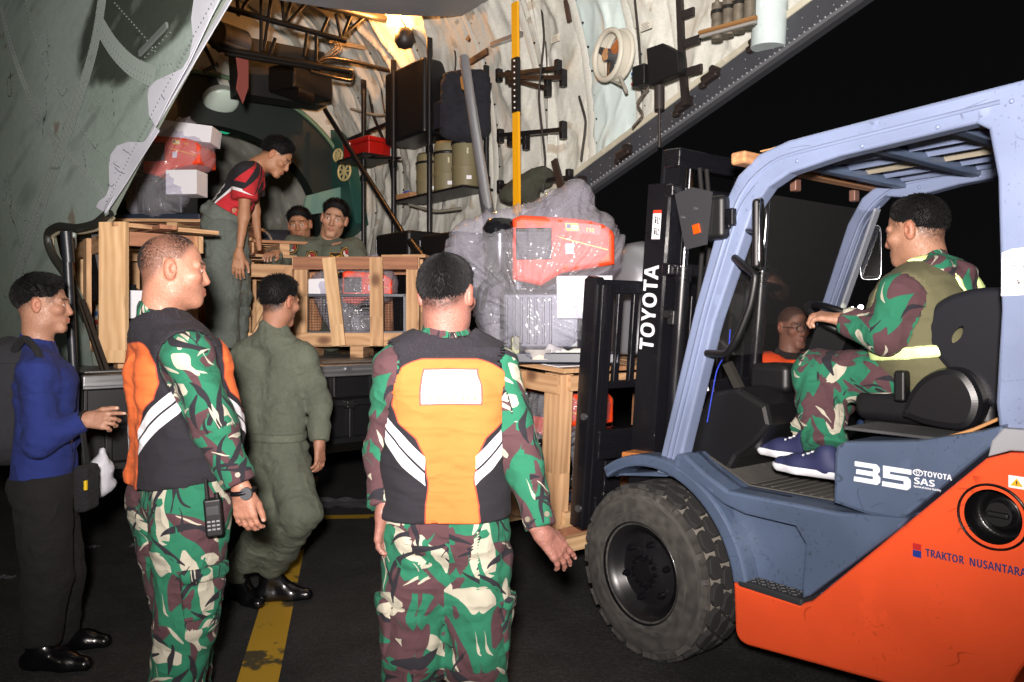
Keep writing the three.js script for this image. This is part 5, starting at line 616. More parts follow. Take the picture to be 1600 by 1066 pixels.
{ // lamp, mirrors, handle
  const lampS = new THREE.Shape([[-0.1, 0.12], [-0.02, 0.14], [0.075, 0.11], [0.05, -0.1], [-0.05, -0.115]].map((p) => new THREE.Vector2(...p))), lp = fW(1086, 345, 0.02); const h = part('headlamp_guard', [new THREE.ExtrudeGeometry(lampS, { depth: 0.006, bevelEnabled: false })], phy(0x3a3a3d, 0.4, { metalness: 0.4 }), fk, [lp.x, lp.y, -0.03], [0, 0.15, 0]); part('housing', rbox(0.14, 0.18, 0.12, 0.025, 0.05, 0.01, -0.066), plasticBlack, h); part('turn_signal', rbox(0.034, 0.04, 0.012, 0.004, 0.0, -0.035, 0.012), phy(0xb8440c, 0.25), h, null, [0, 0, 0.2]); part('screw', cyl(0.007, 0.007, 0.008, -0.06, 0.02, 0.009, 'z', 8), greyMetal, h); part('screw', cyl(0.007, 0.007, 0.008, 0.0, 0.05, 0.009, 'z', 8), greyMetal, h);
  part('lamp_bracket', [rbox(0.16, 0.05, 0.02, 0.006, 0.34, 1.86, -0.075), rbox(0.05, 0.07, 0.03, 0.006, 0.41, 1.88, -0.08)], darkMetal, fk);
  const mir = (p, ry, sz, name) => { const g = part('mirror', (() => { const q = new RoundedBoxGeometry(0.09, 0.26, 0.03, 4, 0.014); return q; })(), plasticBlack, fk, p, [0, ry, 0]); part('mirror_glass', rbox(0.078, 0.235, 0.004, 0.002, 0, 0, 0.016), std(0xcccccc, 0.03, 1), g); part('rim', tubeOf([[0.045, 0.1, 0.012], [0.03, 0.13, 0.012], [-0.03, 0.13, 0.012], [-0.045, 0.1, 0.012], [-0.045, -0.1, 0.012], [-0.03, -0.13, 0.012], [0.03, -0.13, 0.012], [0.045, -0.1, 0.012]], 0.006, 6, 60, true), chrome, g); };
  mir(fW(1184, 366, 0.02), 2.05, 1); mir(fW(1361, 395, 1.22), 0.45, 1); part('mirror_arm', [rod(fW(1330, 400, 1.1), fW(1352, 397, 1.2), 0.007), rod(fW(1168, 360, 0.1), fW(1180, 362, 0.03), 0.009)], darkMetal, fk);
  part('grab_handle', tubeOf([fW(1148, 403, 0.09), fW(1166, 418, 0.03), fW(1180, 432, 0.015), fW(1172, 478, 0.015), fW(1152, 528, 0.015), fW(1135, 552, 0.03), fW(1105, 552, 0.09)], 0.015, 8, 50), plasticBlack, fk); part('blue_cable', tubeOf([fW(1141, 515, 0.13), fW(1138, 545, 0.14), fW(1120, 580, 0.15), fW(1105, 660, 0.15)], 0.003, 5, 24), std(0x2438a8, 0.5), fk);
}
{ // cab interior
  const cow = extrude([[0.08, 0.86], [0.14, 1.02], [0.22, 1.16], [0.36, 1.19], [0.5, 1.13], [0.52, 1.05], [0.45, 0.97], [0.36, 0.9], [0.30, 0.80]], 0.85, 0.02); cow.translate(0, 0, -1.06); part('dashboard', cow, plasticBlack, fk); part('lever_box', rbox(0.2, 0.12, 0.2, 0.03, 0.36, 1.22, -0.50), plasticBlack, fk, null, [0, 0, 0]); part('hand_lever', [bar(V(0.28, 1.12, -0.36), V(0.2, 1.28, -0.34), 0.03, 0.035)], std(0x2b2926, 0.5), fk); part('dash_label', rbox(0.05, 0.016, 0.003, 0.001, 0.47, 1.085, -0.198), whiteCard, fk, null, [0, 0, 0.25]);
  const c0 = V(0.42, 1.02, -0.58), c1 = V(0.60, 1.44, -0.58); part('steering_column', [bar(c0, c1, 0.13, 0.14)], plasticBlack, fk); part('column_knob', rbox(0.12, 0.045, 0.06, 0.02, 0.43, 1.225, -0.5), phy(0x1a2742, 0.4), fk, null, [0, 0, -0.3]);
  const sw = part('steering_wheel', (() => { const g = new THREE.TorusGeometry(0.16, 0.015, 10, 40); g.rotateX(Math.PI / 2); return g; })(), plasticBlack, fk, [0.61, 1.46, -0.58], [0, 0, -0.5]); for (let i = 0; i < 3; i++) part('spoke', bar(V(0, -0.02, 0), V(0.155 * Math.cos(i * 2.094), 0, 0.155 * Math.sin(i * 2.094)), 0.02, 0.014), plasticBlack, sw); part('horn_pad', cyl(0.045, 0.05, 0.03, 0, -0.015, 0, 'y', 20), plasticBlack, sw);
  part('floor_mat', (() => { const p = [[0.22, 0.862], [0.42, 0.775 + 0.035], [0.86, 0.813]]; const g = extrude([[0.2, 0.9], [0.31, 0.855], [0.43, 0.802], [0.86, 0.811], [0.86, 0.806], [0.43, 0.797], [0.31, 0.85], [0.2, 0.895]], WT - 0.3); g.translate(0, 0.0, -(WT - 0.12)); return g; })(), std(0xffffff, 0.85, 0, { map: weather('#4c4a46', 0.35, 5) }), fk); for (let i = 0; i < 9; i++) part('mat_rib', rbox(0.012, 0.004, 0.5, 0.001, 0.46 + i * 0.042, 0.8135, -0.42), std(0x4a4844, 0.8), fk);
  for (const [L, W] of [[0.42, 0.62], [0.4, 0.42]]) part('pedal', [rbox(0.06, 0.02, 0.09, 0.006, L, 0.93, -W), rod([L - 0.02, 0.93, -W], [L - 0.12, 1.02, -W], 0.012)], rubberBlack, fk, null, [0, 0, 0]);
  part('front_bulkhead', rbox(0.03, 0.4, 0.5, 0.01, 0.09, 1.0, -0.62), steelBlack, fk); for (const k of [0, 1, 2]) part('control_lever', [rod([0.42, 1.15, -0.82 - k * 0.06], [0.45, 1.3, -0.84 - k * 0.06], 0.008), (() => { const g = new THREE.SphereGeometry(0.02, 12, 8); g.translate(0.45, 1.31, -0.84 - k * 0.06); return g; })()], plasticBlack, fk);
  // seat
  const seat = part('seat_cushion', rbox(0.5, 0.12, 0.46, 0.045, 1.03, 1.15, -0.56, 4), phy(0x111114, 0.42), fk); part('seat_base', rbox(0.44, 0.04, 0.44, 0.01, 1.04, 1.075, -0.56), plasticBlack, fk);
  const bs = new THREE.Shape(); bs.absellipse(0, 0, 0.27, 0.235, 0, Math.PI * 2); const bh = new THREE.Path(); bh.absellipse(-0.115, 0.015, 0.05, 0.062, 0, Math.PI * 2, true); bs.holes.push(bh); const bg = new THREE.ExtrudeGeometry(bs, { depth: 0.07, bevelEnabled: true, bevelSize: 0.03, bevelThickness: 0.03, bevelOffset: -0.03, bevelSegments: 4, curveSegments: 30 });
  part('hip_restraint', (() => { const s = new THREE.Shape(), q = [[1.0, 1.13], [1.1, 1.105], [1.22, 1.11], [1.26, 1.2], [1.22, 1.29], [1.15, 1.31], [1.07, 1.27], [1.02, 1.2], [1.0, 1.13]].map((p) => new THREE.Vector2(...p)); s.moveTo(q[0].x, q[0].y); s.splineThru(q.slice(1)); return extrude(s, 0.08, 0.025, 8); })(), phy(0x121215, 0.4), fk, [0, 0, -0.36]);
  const sbk = part('seat_back', rbox(0.1, 0.36, 0.44, 0.045, 0.02, 0.16, 0, 4), phy(0x111114, 0.42), fk, [1.24, 1.2, -0.58], [0, 0, -0.12]);
  const wing = new THREE.Shape(); { const q = [[-0.22, 0.10], [-0.25, 0.18], [-0.21, 0.27], [-0.1, 0.325], [0.05, 0.335], [0.12, 0.30], [0.13, 0.1], [0.12, -0.02], [0.06, -0.08], [-0.04, -0.04], [-0.13, 0.02], [-0.22, 0.10]].map((p) => new THREE.Vector2(...p)); wing.moveTo(q[0].x, q[0].y); wing.splineThru(q.slice(1)); }; const wh = new THREE.Path(); wh.absellipse(-0.13, 0.165, 0.035, 0.055, 0, Math.PI * 2, true, -0.4); wing.holes.push(wh); const wgm = new THREE.ExtrudeGeometry(wing, { depth: 0.05, bevelEnabled: true, bevelSize: 0.022, bevelThickness: 0.022, bevelOffset: -0.022, bevelSegments: 4, curveSegments: 20 }); part('seat_wing', wgm, phy(0x1b1c21, 0.36), sbk, [0.03, 0.045, 0.19]); part('seat_wing', wgm, phy(0x15161a, 0.38), sbk, [0, 0.06, -0.26]);
  part('seat_belt_buckle', [rbox(0.04, 0.11, 0.05, 0.01, 0.99, 1.235, -0.295), cyl(0.02, 0.02, 0.02, 1.03, 1.15, -0.31, 'z', 14)], plasticBlack, fk, null);
}
{ // driver
  const f = fromFK, B = f(0.9, 0.81, 0.58);
  const c = person('soldier in camouflage hoodie with reflective straps driving the forklift', B, {
    head: at(1430, 362, 2.95), hf: V(-0.62, -0.12, -0.75), hu: V(-0.05, 1, 0), neck: at(1455, 428, 2.90), sh: [f(0.97, 1.56, 0.33), f(0.97, 1.56, 0.75)], el: [at(1385, 525, 2.78), f(0.72, 1.42, 0.86)], wr: [at(1318, 500, 2.93), f(0.62, 1.49, 0.78)],
    pelvis: f(1.06, 1.26, 0.57), hip: [f(1.02, 1.25, 0.47), f(1.02, 1.25, 0.67)], kn: [f(0.60, 1.25, 0.40), f(0.56, 1.25, 0.72)], an: [at(1292, 715, 2.9), at(1262, 690, 3.05)], fwd: V(-0.6, 0, -0.8), bw: 1.22, bd: 1.36, belly: 0.03, arm: 1.15, leg: 1.08, skin: '#956d57', seed: 83, cell: 0.0095, headCell: 0.0038, handCell: 0.0034, hs: 1.06, fat: 0.5,
    hand: [{ dir: V(-0.7, 0.15, -0.4), back: V(0.1, 1, 0.4), thumb: V(0.3, 0.1, -1), curl: 0.8 }, { dir: V(-0.6, 0.05, -0.5), back: V(0, 1, 0.2), thumb: V(-0.3, 0, 1), curl: 0.8 }],
    hair: { line: [[0.1, 0.09], [0.07, 0.08], [0.045, 0.045], [0.02, 0.035], [-0.01, 0.025], [-0.05, -0.01], [-0.08, -0.035], [-0.12, -0.045]], th: 0.006, fade: 0.045, soft: 0.08, dens: 0.62, tufts: 5200, len: 0.012, lift: 0.15 },
  });
  trousers(c, camo, { loose: 1.12, fold: 0.012, end: 0.92, sit: true }); shirt(c, camo, { hem: -0.02, loose: 1.15, sleeve: 0.95 });
  const sage = clothMat(null, 0x5a583e), band = phy(0xd9f0a0, 0.35, { sheen: 0.3 }); vestOn(c, sage, { hem: -0.02, inf: 0.026, arm: 0.09, neck: 0.10, name: 'khaki_panel', fold: 0.008 });
  const O = c.o, hoodB = [bone(mv(O.neck, c.lat, -0.07, c.up, -0.01, c.fwd, -0.04), mv(O.neck, c.lat, 0.07, c.up, -0.01, c.fwd, -0.04), 0.075), bone(mv(O.neck, c.fwd, -0.08, c.up, -0.05), mv(O.neck, c.fwd, -0.1, c.up, -0.11), 0.08, 0.05)]; cloth(c, 'hood', camo, { bones: hoodB, inf: 0.0, fold: 0.014, clip: null });
  cloth(c, 'waist_strap', band, { bones: c.T, inf: 0.036, fold: 0.008, clip: (d, x, y, z) => Math.max(d, Math.abs((x - O.pelvis.x) * c.up.x + (y - O.pelvis.y) * c.up.y + (z - O.pelvis.z) * c.up.z - 0.11 - 0.12 * ((x - O.pelvis.x) * c.fwd.x + (z - O.pelvis.z) * c.fwd.z)) - 0.022) });
  for (const s of [-1, 1]) cloth(c, 'shoulder_strap', band, { bones: [...c.T, ...c.traps], inf: 0.036, fold: 0.008, clip: (d, x, y, z) => { const q = V(x, y, z).sub(O.pelvis), h = q.dot(c.up), a = q.dot(c.lat), b = q.dot(c.fwd); const target = s * (0.02 + 0.38 * Math.max(0, h - 0.2)); return Math.max(d, b > 0.03 ? 1 : -1, Math.abs(a - target) - 0.024, 0.11 - h); } });
  const runner = phy(0xffffff, 0.7, { map: weather('#23284e', 0.2, 3) }), soleW = std(0xd2d4da, 0.6); shoes(c, runner, [{ x: -0.62, z: -0.78, y0: O.an[0].y - 0.08 }, { x: -0.62, z: -0.78, y0: O.an[1].y - 0.08 }].map((q) => Object.assign(V(q.x, 0, q.z), { y0: q.y0 })), { sole: soleW, high: 0.015, name: 'running_shoe', slim: 0.86, laces: soleW });
}
// ---------------------------------------------------------------- crates, engines and loose things
let wn = 0; const wood = () => woods[(wn++ * 7 + 3) % 10 < 5 ? 0 : (wn * 5) % 4];
function woodCrate(label, base, yaw, [sx, sy, sz], { n = 1, brace = true, tilt = 0, group, post = 0.09, deck = true, slant = [0], heavy = 0 } = {}) {
  const g = thing('wooden_crate', label, 'crate', base.toArray(), 'wooden crates waiting to be loaded'); g.rotation.set(0, yaw, 0); if (tilt) g.rotation.z = tilt; g.rotation.order = 'YXZ';
  const r = rng(Math.round(base.x * 1000) + 5), j = () => (r() - 0.5) * 0.012, T = 0.026, hx = sx / 2, hz = sz / 2, put = (name, gg) => part(name, gg, wood(), g);
  for (const [x, z] of [[-hx, -hz], [hx, -hz], [-hx, hz], [hx, hz]]) put('corner_post', box(post, sy, 0.035 + heavy, x - Math.sign(x) * post / 2 + j(), sy / 2, z - Math.sign(z) * heavy / 2 + j(), 0, 0, j()));
  for (const s of [-1, 1]) for (const y of [0.05, sy - 0.045]) {
    put('rail', box(sx - 0.002, 0.09 + j(), T, 0, y + j(), s * (hz + 0.03), 0, 0, j() * 0.5)); put('rail', box(T, 0.075 + j(), sz - 0.05, s * (hx + 0.012), y + j(), 0, 0, 0, 0));
  }
  for (let i = 1; i <= n; i++) for (const s of [-1, 1]) put('slat', box(0.09, sy * 0.98, T, -hx + sx * i / (n + 1) + j() * 3, sy / 2, s * (hz + 0.054), 0, 0, slant[i % slant.length] + j() * 3));
  put('slat', box(T, sy * 0.96, 0.075, -hx - 0.036, sy / 2, 0.05)); put('slat', box(T, sy * 0.96, 0.075, hx + 0.036, sy / 2, -0.05));
  if (brace) for (const s of [-1, 1]) put('brace', bar(V(s * (hx + 0.036), 0.08, -hz + 0.05), V(s * (hx + 0.036), sy - 0.08, 0.0), T, 0.06, V(1, 0, 0)));
  if (deck) for (let i = 0; i < 4; i++) put('floor_board', box(sx, 0.02, sz / 4 - 0.02, 0, 0.01, -hz + sz / 8 + i * sz / 4));
  for (const s of [-1, 0, 1]) put('skid', box(0.09, 0.075, sz, s * (hx - 0.06), -0.0385, 0));
  return g;
}
const ironDark = phy(0x17181b, 0.4, { metalness: 0.3 }), ironGrey = phy(0x33353a, 0.38, { metalness: 0.5 }), navyFrame = phy(0x1b2433, 0.45);
function shrinkFilm(bones, k, amp, cell, seed) { const f0 = field(bones, k, 0.012); return snet((x, y, z) => { const d = f0(x, y, z); if (d > 0.06) return d; const an = Math.atan2(y - 0.22, x + 0.04), rr = Math.hypot(x + 0.04, y - 0.22), k = sst(0.03, 0.2, rr), w = vn(x * 5 + seed, y * 5, z * 7), f1 = 1 - Math.abs(vn(an * 7 + z * 6 + w * 0.8, rr * 1.6, seed)), f2 = 1 - Math.abs(vn(an * 19 + z * 14 + w, rr * 3.2, seed + 4)), q = 1 - Math.abs(vn(x * 16, y * 16 - z * 9, z * 16 + seed)); return d - amp * k * (1.5 * f1 * f1 * f1 - 0.5) - amp * 0.8 * k * (f2 * f2 * f2 - 0.3) - amp * 0.35 * (q * q - 0.4); }, boundsOf(bones, 0.05), cell); }
function dieselEngine(label, base, yaw, sc, { hood = true, carton = true, wrap = true, text, wheel = true } = {}) {
  const g = thing('diesel_engine', label, 'engine', base.toArray(), 'diesel engines packed as cargo'); g.rotation.y = yaw; g.scale.setScalar(sc);
  part('skid_frame', [rbox(0.74, 0.05, 0.06, 0.008, 0, 0.025, 0.17), rbox(0.74, 0.05, 0.06, 0.008, 0, 0.025, -0.17)], navyFrame, g); part('cross_beam', rbox(0.06, 0.05, 0.28, 0.008, 0.3, 0.026, 0), navyFrame, g);
  part('engine_block', [rbox(0.4, 0.3, 0.28, 0.03, 0.0, 0.2, 0), cyl(0.06, 0.07, 0.18, -0.12, 0.38, 0.02, 'y', 18)], ironGrey, g); for (let i = 0; i < 7; i++) part('cooling_fin', rbox(0.012, 0.22, 0.3, 0.003, -0.16 + i * 0.035, 0.2, 0.01), ironGrey, g);
  if (wheel) { const fw = part('flywheel', (() => { const q = lathe([[0.0, 0.0], [0.03, 0.02], [0.1, 0.012], [0.12, 0.03], [0.165, 0.03], [0.17, 0.0], [0.17, -0.04], [0, -0.04]], 36); q.rotateX(Math.PI / 2); return q; })(), ironDark, g, [0.1, 0.2, 0.19]); part('starter_pulley', cyl(0.06, 0.06, 0.03, 0, 0, 0.05, 'z', 20), ironDark, fw); }
  part('air_cleaner', (() => { return lathe([[0, 0.2], [0.06, 0.19], [0.085, 0.15], [0.085, 0.1], [0.078, 0.095], [0.078, -0.06], [0.05, -0.09], [0, -0.09]], 28); })(), phy(0x16171a, 0.2, { metalness: 0.3 }), g, [-0.2, 0.5, 0.1]); part('filter_band', cyl(0.087, 0.087, 0.025, 0, 0, 0, 'y', 28), chrome, g, [-0.2, 0.56, 0.1]); part('exhaust_pipe', tubeOf([[-0.1, 0.4, -0.05], [-0.22, 0.42, -0.05], [-0.3, 0.36, -0.02], [-0.32, 0.25, 0]], 0.03, 10, 30), ironGrey, g);
  if (hood) {
    const s = new THREE.Shape(); s.moveTo(-0.13, 0.40); s.lineTo(-0.13, 0.685); s.lineTo(-0.09, 0.70); s.lineTo(0.12, 0.685); s.quadraticCurveTo(0.33, 0.67, 0.345, 0.6); s.lineTo(0.345, 0.47); s.lineTo(0.1, 0.43); s.lineTo(0.0, 0.37); s.closePath(); const q = new THREE.ExtrudeGeometry(s, { depth: 0.26, bevelEnabled: true, bevelSize: 0.025, bevelThickness: 0.025, bevelOffset: -0.02, bevelSegments: 4, curveSegments: 10 }); q.translate(0, 0, -0.13); const h = part('fuel_tank', q, phy(0xd8401a, 0.5), g); part('radiator_grille', rbox(0.17, 0.15, 0.012, 0.004, -0.03, 0.565, 0.158), std(0x121214, 0.5), h); for (let i = 0; i < 7; i++) part('grille_bar', rbox(0.16, 0.006, 0.006, 0.002, -0.03, 0.505 + i * 0.02, 0.166), std(0x2a2a2e, 0.4), h); part('sticker', rbox(0.04, 0.05, 0.002, 0.001, 0.14, 0.54, 0.157), whiteCard, h);
    const lb = canvasTex(256, 64, (c) => { c.fillStyle = '#d8401a'; c.fillRect(0, 0, 256, 64); c.fillStyle = '#e9c31e'; c.beginPath(); c.moveTo(0, 10); c.lineTo(90, 2); c.lineTo(110, 50); c.lineTo(20, 60); c.fill(); c.fillStyle = '#1c3d7a'; c.fillRect(14, 14, 30, 26); c.fillStyle = '#f2f2f2'; c.font = 'bold 40px sans-serif'; c.fillText(text || 'RX', 50, 46); c.fillStyle = '#e9c31e'; c.font = 'bold 38px sans-serif'; c.fillText('110', 150, 50); }); part('model_decal', new THREE.PlaneGeometry(0.17, 0.045), std(0xffffff, 0.4, 0, { map: lb }), h, [0.2, 0.635, 0.1565], [0, 0, -0.12]); part('decal_stripe', extrude([[0.06, 0.6], [0.3, 0.535], [0.3, 0.53], [0.08, 0.59]], 0.001), std(0xe0c020, 0.4), h, [0.02, 0, 0.156]);
  }
  if (carton) part('carton', rbox(0.26, 0.2, 0.2, 0.005, 0.21, 0.31, 0.09), whiteCard, g);
  if (wrap) { const b = [bone(V(-0.36, 0.6, 0), V(0.12, 0.72, 0), 0.1, 0.1), bone(V(0.1, 0.72, 0), V(0.16, 0.8, 0), 0.13, 0.07), bone(V(-0.36, 0.55, 0.06), V(-0.2, 0.12, 0.1), 0.09, 0.06), bone(V(-0.2, 0.5, 0.06), V(-0.02, 0.15, 0.14), 0.16, 0.12), bone(V(-0.02, 0.55, 0), V(0.22, 0.56, 0), 0.18, 0.165), bone(V(0, 0.35, 0), V(0.1, 0.2, 0.12), 0.2, 0.12)]; part('plastic_wrap', wrapUV(shrinkFilm(b, 0.05, 0.014, 0.0085, yaw * 7), b, V(0, 0, 1), 0.45), film, g); }
  return g;
}
const CW = (t, y, w) => fromAC(t, y, w), YA = AC.yaw;
// on the forks
{ const c = fromFK(-1.06, 0.445, 0.6); const cr = woodCrate('pale wooden crate carried on the forklift forks, engine inside', c, FK.yaw, [0.92, 0.78, 1.12], { n: 2, brace: true, tilt: -0.06, post: 0.12, heavy: 0.05 });
  for (let i = 0; i < 7; i++) part('top_board', box(0.94, 0.022, 0.15, 0, 0.8, -0.5 + i * 0.166), woods[i % 3], cr); part('white_sheet', box(0.8, 0.004, 0.2, 0, 0.8135, 0.45), whiteCard, cr);
  dieselEngine('orange engine in clear plastic inside the forklift crate', fromFK(-1.05, 0.49, 0.42), FK.yaw + 0.1, 0.88, { carton: false, text: 'RX' });
  const top = 1.262; dieselEngine('orange engine in clear plastic with white carton on top of the forklift crate', at(848, 545, 4.1).setY(1.25), -0.12, 1.08, { text: 'RX', wheel: false });
  const dr = thing('machine_drum', 'silver domed machine drum behind the forklift mast', 'drum', at(1003, 470, 4.62).setY(1.265).toArray()); part('drum_body', lathe([[0, 0], [0.2, 0], [0.21, 0.02], [0.21, 0.4], [0, 0.4]], 40), phy(0x8d8f95, 0.3, { metalness: 0.6 }), dr); part('dome', lathe([[0.205, 0.4], [0.2, 0.5], [0.165, 0.6], [0.1, 0.66], [0, 0.68]], 40), phy(0x9b9da3, 0.28, { metalness: 0.6 }), dr); part('band', lathe([[0.21, 0.39], [0.225, 0.39], [0.225, 0.42], [0.21, 0.42]], 40), darkMetal, dr);
  const st = thing('ratchet_strap', 'olive ratchet strap lying in a loose coil on the crate top', 'strap', at(842, 540, 3.95).setY(1.268).toArray()); part('webbing', [(() => { const g = new THREE.CylinderGeometry(0.075, 0.07, 0.05, 28, 1, true); g.translate(0, 0.026, 0); return g; })(), (() => { const g = new THREE.CylinderGeometry(0.06, 0.058, 0.045, 28, 1, true); g.translate(0.004, 0.026, 0); return g; })()], phy(0xb9b4a4, 0.8, { side: THREE.DoubleSide }), st); part('ratchet', [rbox(0.05, 0.12, 0.04, 0.01, -0.12, 0.06, 0.03), cyl(0.02, 0.02, 0.06, -0.12, 0.1, 0.03, 'z', 14)], std(0x5e5f48, 0.5, 0.3), st);
  const cv = thing('canvas_sheet', 'crumpled white canvas lying on the crate top', 'sheet', at(892, 535, 4.0).setY(1.266).toArray()); part('folds', sheet(36, 24, (u, v) => { const x = (u - 0.5) * 0.36, z = (v - 0.5) * 0.24, e = Math.min(u, 1 - u, v, 1 - v) * 6; return [x, 0.004 + Math.min(1, e) * (0.03 + 0.035 * Math.abs(vn(u * 6, v * 5, 3)) + 0.02 * (1 - Math.abs(vn(u * 9 + v * 6, v * 4, 9)))), z]; }), phy(0xc4c2ba, 0.85, { side: THREE.DoubleSide }), cv); }
const wb = thing('wood_block', 'short sawn wood block lying on the forklift fender', 'wood block', fromFK(-0.12, 0.795, 0.2).toArray()); wb.rotation.y = FK.yaw + 0.1; { const q = rbox(0.3, 0.055, 0.1, 0.014, 0, 0.0275, 0, 3), P = q.attributes.position; for (let i = 0; i < P.count; i++) { P.setY(i, P.getY(i) + 0.006 * vn(P.getX(i) * 14, P.getZ(i) * 14, 3)); P.setZ(i, P.getZ(i) + 0.012 * vn(P.getX(i) * 9, 2, 7)); } q.computeVertexNormals(); part('block', q, std(0xffffff, 0.75, 0, { map: woods[0].map, color: 0xffc98a }), wb, null, [0, 0, 0.03]); }
const bt = thing('wood_batten', 'sawn white wood batten end under the forklift crate', 'wood batten', fromFK(-0.62, 0.3, 0.1).toArray()); bt.rotation.y = FK.yaw; part('batten', box(0.09, 0.07, 0.3, 0, 0.035, -0.1), woods[2], bt);
// on the ramp
{ const A = woodCrate('open wooden crate at the left corner of the ramp', CW(-0.66, 1.285, 0.40), YA, [0.98, 0.66, 0.40], { n: 1 });
  part('wide_board', box(0.15, 0.74, 0.03, 0.545, 0.33, 0.235, 0.75), woods[2], A);
  dieselEngine('dark engine inside the crate at the left corner of the ramp', CW(-0.66, 1.31, 0.40), YA, 0.8, { hood: false, carton: true, wrap: false });
  woodCrate('open wooden crate in the middle of the ramp in front of the crewman', at(566, 500, 5.52).setY(1.285), 0.0, [0.86, 0.62, 0.40], { n: 2, brace: false, slant: [0.02, 0.13] });
  const e = dieselEngine('wrapped engine with wire guard inside the middle crate', at(560, 500, 5.52).setY(1.31), 0.05, 0.72, { hood: true, carton: false, wrap: true });
  const gd = part('guard_frame', [rbox(0.98, 0.03, 0.02, 0.004, 0.0, 0.46, 0.235), rbox(0.98, 0.09, 0.02, 0.004, 0, 0.07, 0.235), rbox(0.03, 0.42, 0.02, 0.004, -0.48, 0.26, 0.235), rbox(0.03, 0.42, 0.02, 0.004, 0.48, 0.26, 0.235)], navyFrame, e); const wires = []; for (let i = 0; i < 36; i++) wires.push(rod([-0.47 + i * 0.0268, 0.1, 0.235], [-0.47 + i * 0.0268, 0.45, 0.235], 0.0016, 4)); for (let i = 0; i < 13; i++) wires.push(rod([-0.47, 0.12 + i * 0.026, 0.236], [0.47, 0.12 + i * 0.026, 0.236], 0.0016, 4)); stuff(part('wire_mesh', wires, darkMetal, e)); part('white_panel', box(0.26, 0.16, 0.02, -0.33, 0.56, 0.16), whiteCard, e, null, [0, 0, 0.05]);
  woodCrate('open wooden crate between the jersey man and the middle crate', at(415, 500, 5.75).setY(1.285), 0.5, [0.5, 0.58, 0.5], { n: 1, slant: [-0.45] });
  const B2 = woodCrate('long wooden crate behind the jersey man, holding up stacked pallets', at(262, 500, 5.7).setY(1.285), 0.35, [1.15, 0.62, 0.6], { n: 2 });
  const pal = (label, pos, ry, n, sx = 1.1) => { const g = thing('wooden_pallet', label, 'pallet', pos.toArray(), 'wooden pallets on the cargo'); g.rotation.y = ry; for (let i = 0; i < n; i++) part('deck_board', box(sx, 0.02, 0.09, 0, 0.11, -0.24 + i * 0.5 / Math.max(1, n - 1)), wood(), g); for (const s of [-1, 0, 1]) part('bearer', box(0.07, 0.08, 0.56, s * (sx / 2 - 0.06), 0.0595, 0), wood(), g); for (const s of [-1, 1]) part('base_board', box(sx, 0.018, 0.09, 0, 0.009, s * 0.22), wood(), g); return g; };
  pal('lower wooden pallet of the stack under the wrapped engine', at(285, 360, 5.6).setY(1.925), 0.12, 5); pal('upper wooden pallet directly under the wrapped engine', at(290, 330, 5.6).setY(2.047), 0.08, 5, 1.0);
  const t = dieselEngine('wrapped orange engine with white cartons on the stacked pallets', at(262, 320, 5.55).setY(2.17), -0.06, 0.86, { text: 'RX', wheel: false }); part('carton', rbox(0.44, 0.14, 0.24, 0.005, 0.1, 0.76, 0.02), whiteCard, t, null, [0, 0.1, -0.12]);
  pal('small wooden pallet on the crate right of the jersey man', at(432, 400, 5.85).setY(1.925), 0.5, 4, 0.62);
  const loose = (label, a, b, w = 0.09) => { const c = a.clone().add(b).multiplyScalar(0.5), g = thing('loose_board', label, 'board', c.toArray(), 'loose boards on the crates'); part('plank', bar(a.clone().sub(c), b.clone().sub(c), w, 0.022), wood(), g); };
  loose('loose board lying along the top of the left crate', CW(-1.2, 1.965, 0.35), CW(0.02, 1.965, 0.4)); loose('loose board lying across the near end of the left crate', CW(-0.12, 1.972, 0.15), CW(-0.2, 1.972, 0.72)); loose('loose board leaning out over the pallets beside the wrapped engine', at(235, 352, 5.1).setY(2.06), at(330, 345, 5.25).setY(2.06)); loose('loose board laid on the right end of the middle crate', at(600, 404, 5.5).setY(1.92), at(668, 401, 5.45).setY(1.92), 0.12);
}
